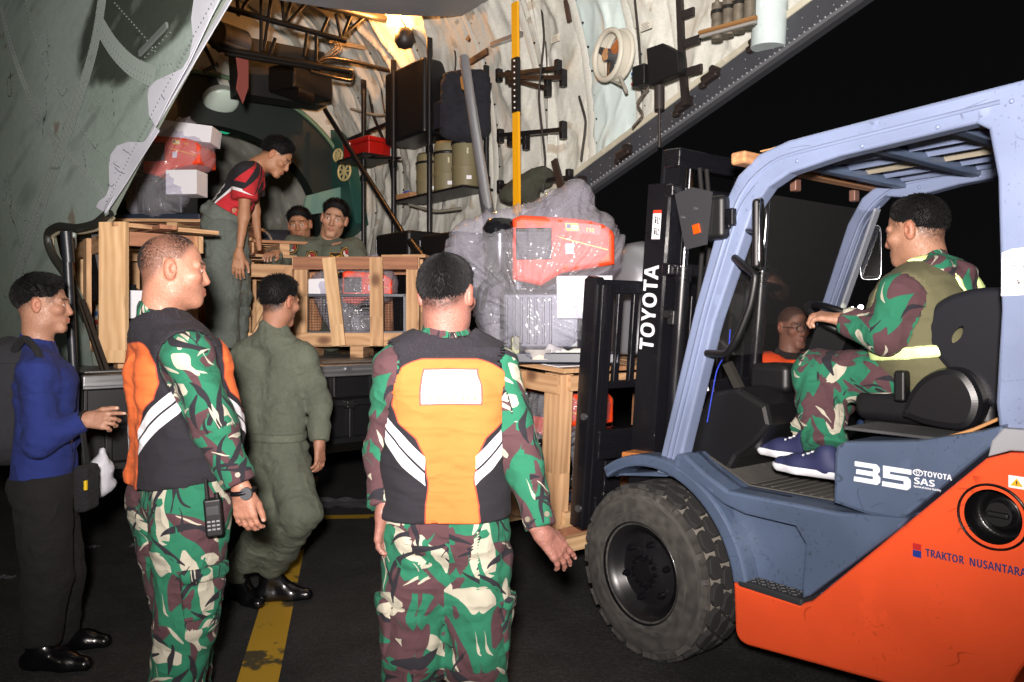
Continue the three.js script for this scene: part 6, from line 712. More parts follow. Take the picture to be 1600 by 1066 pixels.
// in the cargo bay
{ const can = (i, label, x, y) => { const p = aW(x, 302, 2.78), g = thing('olive_canister', label, 'canister', CW(p.x, aW(690, 306, 2.8).y + 0.0105, 2.78).toArray(), 'olive canisters on the shelf'); const H = (302 - y) / FOC * 6.2; part('shell', lathe([[0, 0], [0.105, 0], [0.11, 0.02], [0.11, H * 0.3], [0.115, H * 0.32], [0.115, H * 0.36], [0.11, H * 0.38], [0.11, H * 0.76], [0.105, H * 0.8], [0, H * 0.8]], 28), std(0x6a6348, 0.6), g); part('lid', lathe([[0.108, H * 0.8], [0.108, H * 0.93], [0.095, H], [0, H]], 28), std(0x6f684c, 0.6), g); part('clamp_ring', lathe([[0.108, H * 0.74], [0.118, H * 0.74], [0.118, H * 0.79], [0.108, H * 0.79]], 28), ironDark, g); part('latch', rbox(0.02, 0.05, 0.015, 0.004, 0.02, H * 0.6, 0.115), std(0x9a977c, 0.5, 0.4), g); part('paper_label', rbox(0.04, 0.03, 0.004, 0.001, 0.03, H * 0.15, 0.111), whiteCard, g); };
  can(0, 'shortest olive canister on the left of the bay shelf', 671, 234); can(1, 'middle olive canister on the bay shelf', 699, 224); can(2, 'tallest olive canister on the right of the bay shelf', 728, 214);
  const rc = thing('red_case', 'red plastic case on a small shelf beside the hand wheel', 'case', CW(aW(573, 245, 2.65).x, aW(573, 250, 2.65).y + 0.0105, 2.65).toArray()); rc.rotation.y = YA + 0.1; part('case_body', rbox(0.4, 0.12, 0.24, 0.015, 0, 0.06, 0), redPaint, rc); part('case_lid', rbox(0.41, 0.05, 0.25, 0.015, 0, 0.14, 0), redPaint, rc); part('clasp', rbox(0.04, 0.04, 0.01, 0.003, -0.1, 0.12, 0.127), whiteCard, rc);
  const soft = (name, label, cat, base, bones, mat, amp, cell = 0.016) => { const g = thing(name, label, cat, base.toArray()); const f0 = field(bones, 0.06), f = (x, y, z) => { const d = f0(x, y, z); return d < 0.07 ? d + foldN(x + base.x, y, z, amp) : d; }; part('cloth', wrapUV(snet(f, boundsOf(bones, 0.05), cell), bones, V(0, 0, 1), 0.9), mat, g); return g; };
  const J = CW(aW(727, 165, 2.72).x, aW(727, 165, 2.72).y, 2.72); soft('hanging_jacket', 'dark navy jacket hanging on the bay wall beside the steel tube', 'jacket', J, [bone(V(-0.1, 0.2, 0), V(0.1, 0.2, 0), 0.08), bone(V(-0.14, 0.14, 0), V(-0.13, -0.18, 0), 0.06, 0.08), bone(V(0.14, 0.14, 0), V(0.13, -0.18, 0), 0.06, 0.08), bone(V(0, 0.15, 0), V(0, -0.2, 0), 0.1)], clothMat(null, 0x15161f), 0.02);
  const K = aW(822, 292, 2.74), KB = CW(K.x, K.y, 2.74); soft('olive_bag', 'crumpled olive kit bag hanging behind the yellow strap', 'bag', KB, [bone(V(-0.12, -0.06, 0), V(0.12, 0.07, 0), 0.07, 0.08), bone(V(-0.02, 0, 0), V(0.06, -0.12, 0), 0.09, 0.06), bone(V(0.06, 0.08, 0), V(0.14, 0.06, 0), 0.06)], clothMat(null, 0x33342a), 0.024);
  const cases = [['large black case standing under the bay shelf, nearest the middle crate', -0.9, 2.5, 0.5, 0.95], ['black case with silver edge next to the steel tube', -0.35, 2.55, 0.46, 0.9], ['black case furthest forward under the bay shelf', -1.7, 2.55, 0.7, 0.8]];
  cases.forEach(([l, tt, w, sx, sy]) => { const g = thing('black_case', l, 'case', CW(tt, 1.2085, w).toArray(), 'black cases along the bay wall'); g.rotation.y = YA; part('case_body', rbox(sx, sy, 0.36, 0.03, 0, sy / 2, 0), plasticBlack, g); part('edge_trim', rbox(0.012, sy * 0.92, 0.012, 0.003, -sx / 2 + 0.02, sy / 2, 0.178), greyMetal, g); part('handle', tubeOf([[-0.08, sy * 0.7, 0.18], [-0.06, sy * 0.7, 0.21], [0.06, sy * 0.7, 0.21], [0.08, sy * 0.7, 0.18]], 0.01), darkMetal, g); });
  const pp = aW(596, 296, 2.72), pb = thing('cardboard_tray', 'flat cardboard tray on the bay shelf left of the canisters', 'tray', CW(aW(645, 300, 2.8).x, aW(690, 306, 2.8).y + 0.0105, 2.78).toArray()); pb.rotation.y = YA; part('tray', rbox(0.3, 0.05, 0.2, 0.006, 0, 0.025, 0), std(0x9a7450, 0.8), pb); part('blue_packet', rbox(0.07, 0.02, 0.06, 0.005, 0.03, 0.06, 0.05), std(0x1c4f9c, 0.5), pb);
  const dd = thing('steel_drum', 'blue grey drum lying beyond the jersey man in the cabin', 'drum', at(405, 330, 7.2).setY(2.16).toArray()); part('drum_body', lathe([[0, 0], [0.15, 0], [0.16, 0.01], [0.165, 0.015], [0.16, 0.03], [0.16, 0.6], [0, 0.6]].map(([a, b]) => [a, b]), 32), phy(0x39414f, 0.4), dd, null, [-Math.PI / 2 + 0.1, 0, -0.4]); part('end_rim', (() => { const q = new THREE.TorusGeometry(0.155, 0.012, 8, 40); return q; })(), std(0x9a9384, 0.4, 0.4), dd, null, [0.1, -0.4, 0]);
  const ds = thing('equipment_stack', 'dark stack of covered equipment carrying the drum in the cabin', 'equipment', at(415, 500, 7.3).setY(1.2085).toArray()); ds.rotation.y = 0.4; part('lower_chest', rbox(1.2, 0.5, 0.6, 0.04, 0, 0.25, 0), std(0x2d322e, 0.7), ds); part('upper_chest', rbox(0.9, 0.28, 0.5, 0.04, 0.05, 0.64, 0), std(0x3b4038, 0.7), ds); part('strap', rbox(0.05, 0.3, 0.51, 0.01, -0.1, 0.64, 0.0), std(0x6b6a52, 0.8), ds);
  const sk = thing('rice_sack', 'white woven sack with blue and red stripes inside the left crate', 'sack', CW(-1.55, 1.2085, 0.5).toArray()); { const b = [bone(V(0, 0.15, 0), V(0, 0.42, 0), 0.15, 0.13)], f0 = field(b, 0.05); const g = snet((x, y, z) => Math.max(f0(x, y, z) + foldN(x, y, z, 0.016), -y), boundsOf(b, 0.03), 0.016); part('sack_cloth', wrapUV(g, b, V(0, 0, -1), 0.9, [-0.2, 0.5]), clothMat(canvasTex(256, 256, (c) => { c.fillStyle = '#b9b3a2'; c.fillRect(0, 0, 256, 256); c.fillStyle = '#3a6ea5'; c.fillRect(0, 120, 256, 12); c.fillStyle = '#a8362c'; c.fillRect(0, 142, 256, 12); })), sk); }
}
// on the apron and in hands
{ const bagM = phy(0xd3d4dc, 0.4, { transmission: 0.35, thickness: 0, side: THREE.DoubleSide }); const bag = (label, b, s) => { const g = thing('plastic_bag', label, 'bag', b.toArray()); const bn = [bone(V(0, 0.12, 0).multiplyScalar(s), V(0.03, 0.2, 0).multiplyScalar(s), 0.13 * s, 0.09 * s), bone(V(0.03, 0.2, 0).multiplyScalar(s), V(0.04, 0.36, 0).multiplyScalar(s), 0.07 * s, 0.02 * s)], f0 = field(bn, 0.05); part('film', snet((x, y, z) => Math.max(f0(x, y, z) + foldN(x * 1.5, y * 1.5, z * 1.5 + s, 0.018), 0.003 - y), boundsOf(bn, 0.03), 0.013), bagM, g); };
  bag('white plastic bag hanging from the far hand of the blue shirted man', at(152, 778, 3.5), 0.62);
  const sb = thing('shoulder_bag', 'small black shoulder bag with yellow tag hanging by the blue shirt', 'bag', at(135, 765, 3.2).toArray()); part('pouch', rbox(0.06, 0.19, 0.11, 0.02, 0, 0.01, 0, 3), clothMat(null, 0x121318), sb); part('strap', bar(V(0, 0.11, 0), V(-0.02, 0.28, 0), 0.03, 0.006), clothMat(null, 0x15161b), sb); part('yellow_tag', rbox(0.012, 0.04, 0.014, 0.003, 0.03, 0.03, 0.06), std(0xc0a018, 0.5), sb);
  const bp = thing('rucksack', 'black rucksack on the back of the blue shirted man', 'rucksack', at(14, 620, 3.28).toArray()); { const b = [bone(V(0, 0.15, 0), V(-0.02, -0.17, 0), 0.11, 0.13), bone(V(-0.08, 0.05, 0), V(-0.09, -0.16, 0), 0.08, 0.09)], f0 = field(b, 0.06); part('pack', wrapUV(snet((x, y, z) => f0(x, y, z) + foldN(x, y, z, 0.012), boundsOf(b, 0.04), 0.012), b, V(0, 0, 1), 0.9), clothMat(null, 0x1a1b20), bp); part('shoulder_strap', tubeOf([[0.06, 0.2, 0.06], [0.13, 0.25, 0.1], [0.2, 0.2, 0.13], [0.24, 0.08, 0.12]], 0.016, 6, 24), clothMat(null, 0x0e0f12), bp); }
  const rd = thing('handheld_radio', 'black two way radio clipped to the balding soldier', 'radio', at(334, 808, 2.5).toArray()); rd.rotation.set(0.05, 0.25, 0.06); part('radio_body', rbox(0.055, 0.125, 0.034, 0.008, 0, 0, 0, 3), plasticBlack, rd); part('grille', rbox(0.04, 0.03, 0.004, 0.002, 0, 0.025, 0.018), std(0x2b2b2e, 0.5), rd); for (let i = 0; i < 9; i++) part('key', rbox(0.01, 0.006, 0.003, 0.001, -0.014 + (i % 3) * 0.014, -0.01 - Math.floor(i / 3) * 0.013, 0.018), std(0x77777c, 0.5), rd); part('aerial', cyl(0.005, 0.006, 0.07, -0.016, 0.095, 0, 'y', 10), rubberBlack, rd); part('volume_knob', cyl(0.008, 0.008, 0.016, 0.014, 0.07, 0, 'y', 12), plasticBlack, rd);
  const ww = thing('wristwatch', 'silver wristwatch on the balding soldier\'s wrist', 'watch', at(380, 768, 2.52).toArray()); part('strap', (() => { const g = new THREE.TorusGeometry(0.036, 0.008, 8, 28); g.rotateX(Math.PI / 2); return g; })(), darkMetal, ww, null, [0, 0, 0.15]); part('watch_case', cyl(0.02, 0.02, 0.012, 0.02, 0.0, 0.032, 'z', 20), greyMetal, ww);
  const ps = thing('paper_sheet', 'white plastic sheet lying on the apron under the ramp', 'sheet', at(548, 742, 6.1).setY(0.002).toArray()); part('sheet', sheet(20, 10, (u, v) => [(u - 0.5) * 0.75, 0.006 + 0.02 * Math.abs(vn(u * 5, v * 3, 3)), (v - 0.5) * 0.3]), film, ps);
  const bits = [[140, 857, 4.9], [215, 855, 5.0], [8, 905, 4.3]]; bits.forEach(([x, y], i) => { const d = EYE * FOC / (y - HY), p = at(x, y, d).setY(0.003), g = thing('plastic_scrap', ['scrap of clear plastic on the apron behind the blue shirted man', 'scrap of plastic on the apron beside the balding soldier', 'scrap of plastic on the apron at the left edge'][i], 'scrap', p.toArray(), 'scraps of plastic on the apron'); part('film', sheet(12, 8, (u, v) => [(u - 0.5) * 0.1, 0.003 + 0.01 * Math.abs(vn(u * 6, v * 6, i)), (v - 0.5) * 0.06]), film, g); });
  // far apron lights
  const glow = (c) => std(0x222222, 0.5, 0, { emissive: new THREE.Color(...c), emissiveIntensity: 9 }); [[1318, 478, [1, 0.85, 0.45], 'yellowish'], [1345, 480, [0.9, 0.95, 1], 'white'], [1332, 481, [0.9, 0.9, 0.8], 'smaller pale']].forEach(([x, y, c, n], i) => { const d = 150, p = at(x, y, d), g = thing('light_mast', n + ' apron light mast far behind the driver', 'light mast', [p.x, 0, p.z], 'far apron light masts'); part('mast', cyl(0.08, 0.14, p.y, 0, p.y / 2, 0, 'y', 10), std(0x222222, 0.6), g); part('lamp_head', (() => { const q = new THREE.SphereGeometry(i === 2 ? 0.25 : 0.5, 12, 8); return q; })(), glow(c), g, [0, p.y, 0]); });
}
// ---------------------------------------------------------------- the people
function vestTex(label) {
  return canvasTex(1024, 640, (g, W, H) => {
    const X = (a) => W * (0.5 + a / 360), Y = (v) => H * (1 - v), og = '#df6a30';
    g.fillStyle = '#16141c'; g.fillRect(0, 0, W, H);
    const poly = (pts, c) => { g.fillStyle = c; g.beginPath(); pts.forEach((p, i) => i ? g.lineTo(X(p[0]), Y(p[1])) : g.moveTo(X(p[0]), Y(p[1]))); g.closePath(); g.fill(); };
    const rr = rng(5);
    for (const c of [0, 180, -180]) {                                   // orange back panel and the same cut at the front
      g.fillStyle = og; g.strokeStyle = '#a8402a'; g.lineWidth = 4; g.beginPath(); g.moveTo(X(c - 27), Y(-0.1));
      for (const s of [[-29, 0.1], [-27, 0.22], [-30, 0.36], [-40, 0.45], [-57, 0.53], [-64, 0.62], [-63, 0.74]]) g.lineTo(X(c + s[0] + rr() * 1.5), Y(s[1]));
      g.quadraticCurveTo(X(c - 58), Y(0.855), X(c - 38), Y(0.87)); g.lineTo(X(c + 38), Y(0.87)); g.quadraticCurveTo(X(c + 58), Y(0.855), X(c + 63), Y(0.74));
      for (const s of [[64, 0.62], [57, 0.53], [40, 0.45], [30, 0.36], [27, 0.22], [29, 0.1], [27, -0.1]]) g.lineTo(X(c + s[0] + rr() * 1.5), Y(s[1])); g.closePath(); g.fill(); g.stroke();
    }
    for (const s of [-1, 1]) for (const c of [0, 180, -180]) for (const k of [0, 0.085]) poly([[c + s * 29, 0.2 + k], [c + s * 29, 0.27 + k], [c + s * 84, 0.53 + k], [c + s * 84, 0.46 + k]], '#d9d9de');
    for (let i = 0; i < 5200; i++) { const a = rr() * 360 - 180, v = 0.78 + rr() * 0.24, inO = Math.min(Math.abs(a), 180 - Math.abs(a)) < 62 && v < 0.86; if (!inO) { g.fillStyle = 'rgba(70,62,74,0.55)'; g.fillRect(X(a), Y(v), 2, 1.5); } }   // open mesh of the yoke
    if (label) {
      g.fillStyle = '#e9e6e6'; g.strokeStyle = '#8d4a44'; g.lineWidth = 5; g.beginPath(); g.rect(X(-35), Y(0.815), X(35) - X(-35), Y(0.63) - Y(0.815)); g.fill(); g.stroke();
      g.fillStyle = '#e7d6c4'; g.font = 'bold 26px sans-serif'; g.textAlign = 'center'; g.fillText('B D PENE BANGGUNAN NEGAI'.slice(0, 0), X(0), Y(0.65));
      for (let i = 0; i < 23; i++) if (i !== 4 && i !== 15) { const x = X(-31 + i * 2.7); g.fillStyle = ['#7a3f1e', '#8a5232', '#8f6238'][i % 3]; g.fillRect(x, Y(0.675), 2.2, 17); g.fillRect(x + 2, Y(0.675) + (i % 3) * 7, 4, 2.4); if (i % 2) g.fillRect(x + 5, Y(0.675) + 3, 2, 14); }
    }
  });
}
const clampT = (t) => { t.wrapT = THREE.ClampToEdgeWrapping; return t; };
const vestLine = clothMat(clampT(vestTex(true))), vestPlain = clothMat(clampT(vestTex(false)));
const HL = { back: [[0.1, 0.092], [0.075, 0.082], [0.045, 0.045], [0.02, 0.03], [-0.01, 0.03], [-0.04, -0.02], [-0.07, -0.05], [-0.12, -0.065]] };
const E0 = (d, dx = 0) => V(dx, 0, -d);
{ // middle soldier, seen from behind
  const D = 2.45, q = (x, y, dd = 0) => at(x, y, D + dd), f = V(0.28, 0, -0.96), r = V(0.96, 0, 0.28);
  const c = person('soldier in camouflage seen from behind, orange vest with white back patch', V(-0.205, 0, -D), {
    head: q(699, 462), hf: V(0.30, -0.03, -0.95), hu: V(0, 1, 0), neck: q(696, 530, 0.0), sh: [q(620, 575, -0.03), q(776, 576, 0.02)], el: [q(600, 705, 0.04), q(818, 722, 0.0)], wr: [q(600, 800, -0.06), q(847, 833, -0.08)],
    pelvis: q(697, 815), hip: [q(655, 838), q(740, 838)], kn: [q(645, 1020, -0.03), q(745, 1020, -0.02)], an: [q(638, 1178, 0.02), q(752, 1178, 0.02)], fwd: f, bw: 0.96, bd: 1.06, arm: 1.1, leg: 1.05, skin: '#855b50', seed: 11, cell: 0.0085, headCell: 0.0032, handCell: 0.003, hs: 1.04, fat: 0.4,
    hand: [{ dir: V(-0.1, -1, -0.1), back: V(-1, 0, -0.3), thumb: V(0, 0, -1), curl: 0.5 }, { dir: V(0.62, -0.72, -0.2), back: V(0.45, 0.45, 0.75), thumb: V(0.3, 0, -0.9), curl: [0.15, 0.25, 0.32, 0.4], spread: 0.07 }],
    hair: { line: [[0.1, 0.095], [0.075, 0.085], [0.045, 0.05], [0.02, 0.03], [-0.01, 0.022], [-0.05, -0.005], [-0.08, -0.03], [-0.12, -0.04]], th: 0.005, fade: 0.04, soft: 0.07, tufts: 7500, len: 0.013, lift: 0.06, comb: [0.1, -0.35, 0.0] },
  });
  trousers(c, camo, { loose: 1.12, fold: 0.013, end: 0.98 }); pockets(c, camo, 1.12); cuffButtons(c, 1); shirt(c, camo, { hem: -0.03, loose: 1.02, sleeve: 0.93, fold: 0.011 }); vestOn(c, vestLine, { hem: 0.03, inf: 0.034, whole: [0.03, 0.60], arm: 0.1 }); shoes(c, shoeBlack, [V(0.1, 0, -1), V(0.3, 0, -1)], { high: 0.1, name: 'boot' });
}
{ // soldier on the left, turned to the right
  const D = 2.72, q = (x, y, dd = 0) => at(x, y, D + dd), f = V(0.86, 0, -0.5), r = V(0.5, 0, 0.86);
  const c = person('balding soldier in camouflage and orange vest, in profile with a radio on his hip', V(-1.17, 0, -D), {
    head: q(272, 424), hf: V(0.90, -0.02, -0.42), hu: V(-0.05, 1, 0), neck: q(252, 503, 0.0), sh: [q(245, 560, 0.2), q(294, 556, -0.15)], el: [q(250, 690, 0.34), q(335, 668, -0.18)], wr: [q(300, 760, 0.4), q(377, 765, -0.2)],
    pelvis: q(282, 762, 0.02), hip: [q(262, 790, 0.10), q(298, 790, -0.08)], kn: [q(290, 955, 0.09), q(293, 960, -0.09)], an: [q(288, 1095, 0.12), q(272, 1100, -0.1)], fwd: f, bw: 1.08, bd: 1.22, belly: 0.028, arm: 1.2, leg: 1.12, skin: '#9b6d59', seed: 23, cell: 0.009, headCell: 0.0032, handCell: 0.003, hs: 1.07, fat: 0.9, look: 0.002,
    hand: [null, { dir: V(0.16, -1, 0.0), back: V(-0.2, 0.1, 0.95), thumb: V(0.9, 0, -0.1), curl: 0.45, open: 0.25 }],
    hair: { line: [[0.1, 0.128], [0.07, 0.112], [0.04, 0.075], [0.015, 0.035], [-0.01, 0.03], [-0.05, 0.0], [-0.08, -0.03], [-0.12, -0.04]], flat: true, dens: 0.55, th: -0.0005, fade: 0.035, soft: 0.07, tufts: 11000, len: 0.0065, lift: 0.12, beard: 0.7, color: '#1a1513' },
  });
  trousers(c, camo, { loose: 1.2, fold: 0.013, end: 0.97 }); pockets(c, camo, 1.2); cuffButtons(c, 1); shirt(c, camo, { hem: -0.04, loose: 1.12, sleeve: 0.92, fold: 0.011 }); vestOn(c, vestPlain, { hem: 0.04, inf: 0.034, whole: [0.03, 0.60], arm: 0.102, neck: 0.09 }); shoes(c, shoeBlack, [V(1, 0, -0.3), V(1, 0, -0.4)], { high: 0.1, name: 'boot' });
}
{ // man in green flight suit walking away
  const D = 3.9, q = (x, y, dd = 0) => at(x, y, D + dd);
  const c = person('man in olive flight suit walking away toward the ramp, seen from behind', V(-1.25, 0, -D), {
    head: q(438, 472), hf: V(0.5, -0.12, -0.85), hu: V(0.05, 1, 0), neck: q(428, 524), sh: [q(384, 553, 0.06), q(472, 556, -0.02)], el: [q(362, 640, -0.02), q(500, 632, 0.02)], wr: [q(352, 690, -0.25), q(499, 692, -0.05)],
    pelvis: q(424, 694), hip: [q(404, 716, 0.03), q(446, 716, -0.02)], kn: [q(430, 812, -0.1), q(470, 800, -0.16)], an: [q(372, 894, 0.12), q(420, 888, 0.1)], fwd: V(0.4, 0, -0.9), bw: 0.92, bd: 1.0, skin: '#8f6550', seed: 31, cell: 0.011, headCell: 0.0045, handCell: 0.004,
    hand: [null, { dir: V(0.05, -1, 0.05), back: V(0.9, 0, 0.3), thumb: V(-0.2, 0, -1), curl: 0.45 }],
    hair: { line: HL.back, th: 0.012, fade: 0.03, soft: 0.06, tufts: 3200, len: 0.015, lift: 0.45 },
  });
  trousers(c, flightSuit, { loose: 1.12, fold: 0.014, waist: 0.06, end: 0.97 }); shirt(c, flightSuit, { hem: 0.03, loose: 0.98, sleeve: 0.97, fold: 0.012 }); shoes(c, shoeBlack, [V(0.35, 0, 0.3), V(0.8, 0, -0.1)], { high: 0.08, name: 'boot' });
  const bl = [bone(mv(c.o.pelvis, c.up, 0.045, c.hl, -0.09), mv(c.o.pelvis, c.up, 0.045, c.hl, 0.09), 0.125)];
  cloth(c, 'waistband', flightSuit, { bones: [...c.T.filter((_, i) => i % 2)], inf: 0.018, fold: 0.003, clip: (d, x, y, z) => { const h = (x - c.o.pelvis.x) * c.up.x + (y - c.o.pelvis.y) * c.up.y + (z - c.o.pelvis.z) * c.up.z; return Math.max(d, Math.abs(h - 0.045) - 0.022); } });
}
{ // man in blue shirt with rucksack
  const D = 3.32, q = (x, y, dd = 0) => at(x, y, D + dd);
  const c = person('young man in dark blue shirt and black trousers holding out one hand', V(-2.03, 0, -D), {
    head: q(68, 478), hf: V(0.93, 0.02, -0.36), hu: V(0, 1, 0), neck: q(60, 548), sh: [q(75, 580, 0.18), q(58, 582, -0.16)], el: [q(85, 690, 0.22), q(62, 690, -0.18)], wr: [q(120, 668, 0.05), q(132, 656, -0.12)],
    pelvis: q(70, 755), hip: [q(76, 775, 0.09), q(68, 775, -0.09)], kn: [q(95, 895, 0.08), q(74, 905, -0.09)], an: [q(92, 1000, 0.1), q(62, 1006, -0.1)], fwd: V(0.97, 0, -0.2), bw: 0.98, bd: 1.05, skin: '#956d58', seed: 43, cell: 0.011, headCell: 0.004, handCell: 0.0035,
    hand: [null, { dir: V(0.98, -0.02, 0.0), back: V(-0.1, 0.45, 0.9), thumb: V(0.1, 0.9, -0.3), curl: [0.15, 0.75, 0.85, 0.9], open: 0.75 }],
    hair: { line: [[0.1, 0.085], [0.07, 0.07], [0.045, 0.035], [0.02, 0.035], [-0.01, 0.032], [-0.05, 0.012], [-0.08, -0.005], [-0.12, -0.015]], th: 0.015, fade: 0.05, dens: 0.6, soft: 0.075, tufts: 4200, len: 0.022, lift: 0.1, comb: [0, -0.3, 0.7] },
  });
  trousers(c, blackCloth, { loose: 1.06, fold: 0.01, end: 0.98 }); shirt(c, blueCloth, { hem: -0.05, loose: 0.98, sleeve: 0.97, fold: 0.011 }); shoes(c, shoeBlack, [V(1, 0, -0.1), V(1, 0, 0.05)], { high: 0.05 });
  part('wristwatch', new THREE.TorusGeometry(0.033, 0.008, 8, 20), plasticBlack, c.g, mv(c.o.wr[1], V(1, 0, 0), -0.005), [0, Math.PI / 2, 0]);
}
const redTex = canvasTex(1024, 768, (g, W, H) => {
  const X = (a) => W * (0.5 + a / 360), Y = (v) => H * (1 - v); g.fillStyle = '#17161d'; g.fillRect(0, 0, W, H);
  const poly = (pts, c) => { g.fillStyle = c; g.beginPath(); pts.forEach((p, i) => i ? g.lineTo(X(p[0]), Y(p[1])) : g.moveTo(X(p[0]), Y(p[1]))); g.closePath(); g.fill(); };
  for (const m of [1, -1]) {
    poly([[m * 40, -0.1], [m * 60, 0.22], [m * 82, 0.46], [m * 112, 0.5], [m * 128, 0.78], [m * 140, 1.1], [m * 200, 1.1], [m * 200, -0.1]], '#b0222a');
    poly([[m * 36, -0.1], [m * 55, 0.22], [m * 78, 0.48], [m * 110, 0.54], [m * 112, 0.5], [m * 82, 0.45], [m * 60, 0.21], [m * 42, -0.1]], '#d8d8dc'); poly([[m * 80, 0.56], [m * 104, 0.98], [m * 96, 0.6]], '#b0222a'); poly([[m * 96, 0.5], [m * 122, 0.95], [m * 112, 0.5]], '#b0222a');
    poly([[m * 120, 0.2], [m * 140, 0.5], [m * 160, 0.2], [m * 150, 0.75], [m * 128, 0.7]], '#17161d');
    for (let i = 0; i < 5; i++) poly([[m * (22 + i), 0.06 + i * 0.08], [m * (32 + i * 2.2), 0.0 + i * 0.085], [m * (44 + i * 3), 0.07 + i * 0.09], [m * (44 + i * 3), 0.12 + i * 0.09], [m * (32 + i * 2.2), 0.05 + i * 0.085], [m * (22 + i), 0.11 + i * 0.08]], '#d8d8dc');
    poly([[m * 8, -0.1], [m * 12, 0.6], [m * 15, 0.6], [m * 14, -0.1]], '#a5202a');
  }
  g.fillStyle = '#c9c9ce'; g.font = 'bold 46px sans-serif'; g.textAlign = 'center'; g.fillText('RACING', X(60), Y(0.9));
});
{ // man in red and black jersey standing on the ramp
  const D = 5.15, q = (x, y, dd = 0) => at(x, y, D + dd), y0 = 1.2;
  const c = person('man in red and black jersey standing on the ramp, looking down', V(-1.93, 1.2, -D), {
    head: q(432, 246), hf: V(0.82, -0.56, -0.05), hu: V(0.5, 0.85, 0), neck: q(401, 260), sh: [q(392, 270, 0.17), q(384, 272, -0.17)], el: [q(398, 330, 0.24), q(381, 338, -0.2)], wr: [q(405, 390, 0.2), q(373, 398, -0.2)],
    pelvis: q(350, 345), hip: [q(356, 356, 0.09), q(346, 356, -0.09)], kn: [q(366, 462, 0.08), q(347, 462, -0.08)], an: [q(362, 545, 0.09), q(350, 548, -0.09)], fwd: V(0.95, 0, -0.2), bw: 1.0, bd: 1.02, skin: '#9c7053', seed: 53, cell: 0.012, headCell: 0.0048, handCell: 0.004,
    hand: [null, { dir: V(-0.05, -1, 0), back: V(0.1, 0, 1), thumb: V(1, 0, 0), curl: 0.3 }],
    hair: { line: [[0.1, 0.085], [0.07, 0.075], [0.04, 0.03], [0.0, 0.03], [-0.05, -0.01], [-0.12, -0.03]], th: 0.014, fade: 0.02, soft: 0.05, tufts: 2600, len: 0.018, lift: 0.25 },
  });
  trousers(c, flightGrey, { loose: 1.3, fold: 0.015, waist: 0.05, end: 0.97 }); cloth(c, 'tied_sleeves', flightGrey, { bones: [...c.T.filter((_, i) => i % 2)], inf: 0.04, fold: 0.02, clip: (d, x, y, z) => Math.max(d, Math.abs((x - c.o.pelvis.x) * c.up.x + (y - c.o.pelvis.y) * c.up.y + (z - c.o.pelvis.z) * c.up.z - 0.03) - 0.05) });
  shirt(c, clothMat(clampT(redTex)), { hem: 0.02, short: 0.62, loose: 1.1, whole: [-0.02, 0.5], fold: 0.008, collar: false }); shoes(c, shoeBlack, [V(1, 0, 0), V(1, 0, 0.1)], { high: 0.08, name: 'boot' });
}
const patchRound = canvasTex(128, 128, (g) => { g.fillStyle = '#3a3d30'; g.fillRect(0, 0, 128, 128); const d = (r, c) => { g.fillStyle = c; g.beginPath(); g.arc(64, 64, r, 0, 7); g.fill(); }; d(62, '#b3822a'); d(54, '#14130f'); d(42, '#b3822a'); d(38, '#cfc8c0'); g.fillStyle = '#a02a2c'; g.beginPath(); g.arc(64, 64, 38, -2.4, 0.8); g.fill(); d(14, '#8d2024'); });
const patchWing = canvasTex(128, 96, (g) => { g.fillStyle = '#14130f'; g.fillRect(0, 0, 128, 96); g.strokeStyle = '#c08a2a'; g.lineWidth = 6; g.strokeRect(4, 4, 120, 88); g.fillStyle = '#d59c30'; g.beginPath(); g.moveTo(10, 26); g.lineTo(64, 48); g.lineTo(118, 26); g.lineTo(100, 56); g.lineTo(64, 64); g.lineTo(28, 56); g.fill(); for (let i = 0; i < 9; i++) g.fillRect(24 + i * 9, 74, 6, 8); });
function badge(c, tex, w, h, p, n, name = 'badge') { const m = part(name, box(w, h, 0.006), clothMat(tex), c.g, p.sub(c.g.position)); const uv = m.geometry.attributes.uv, P = m.geometry.attributes.position; for (let i = 0; i < uv.count; i++) uv.setXY(i, 0.5 + P.getX(i) / w, 0.5 + P.getY(i) / h); m.quaternion.setFromUnitVectors(V(0, 0, 1), unit(n)); return m; }
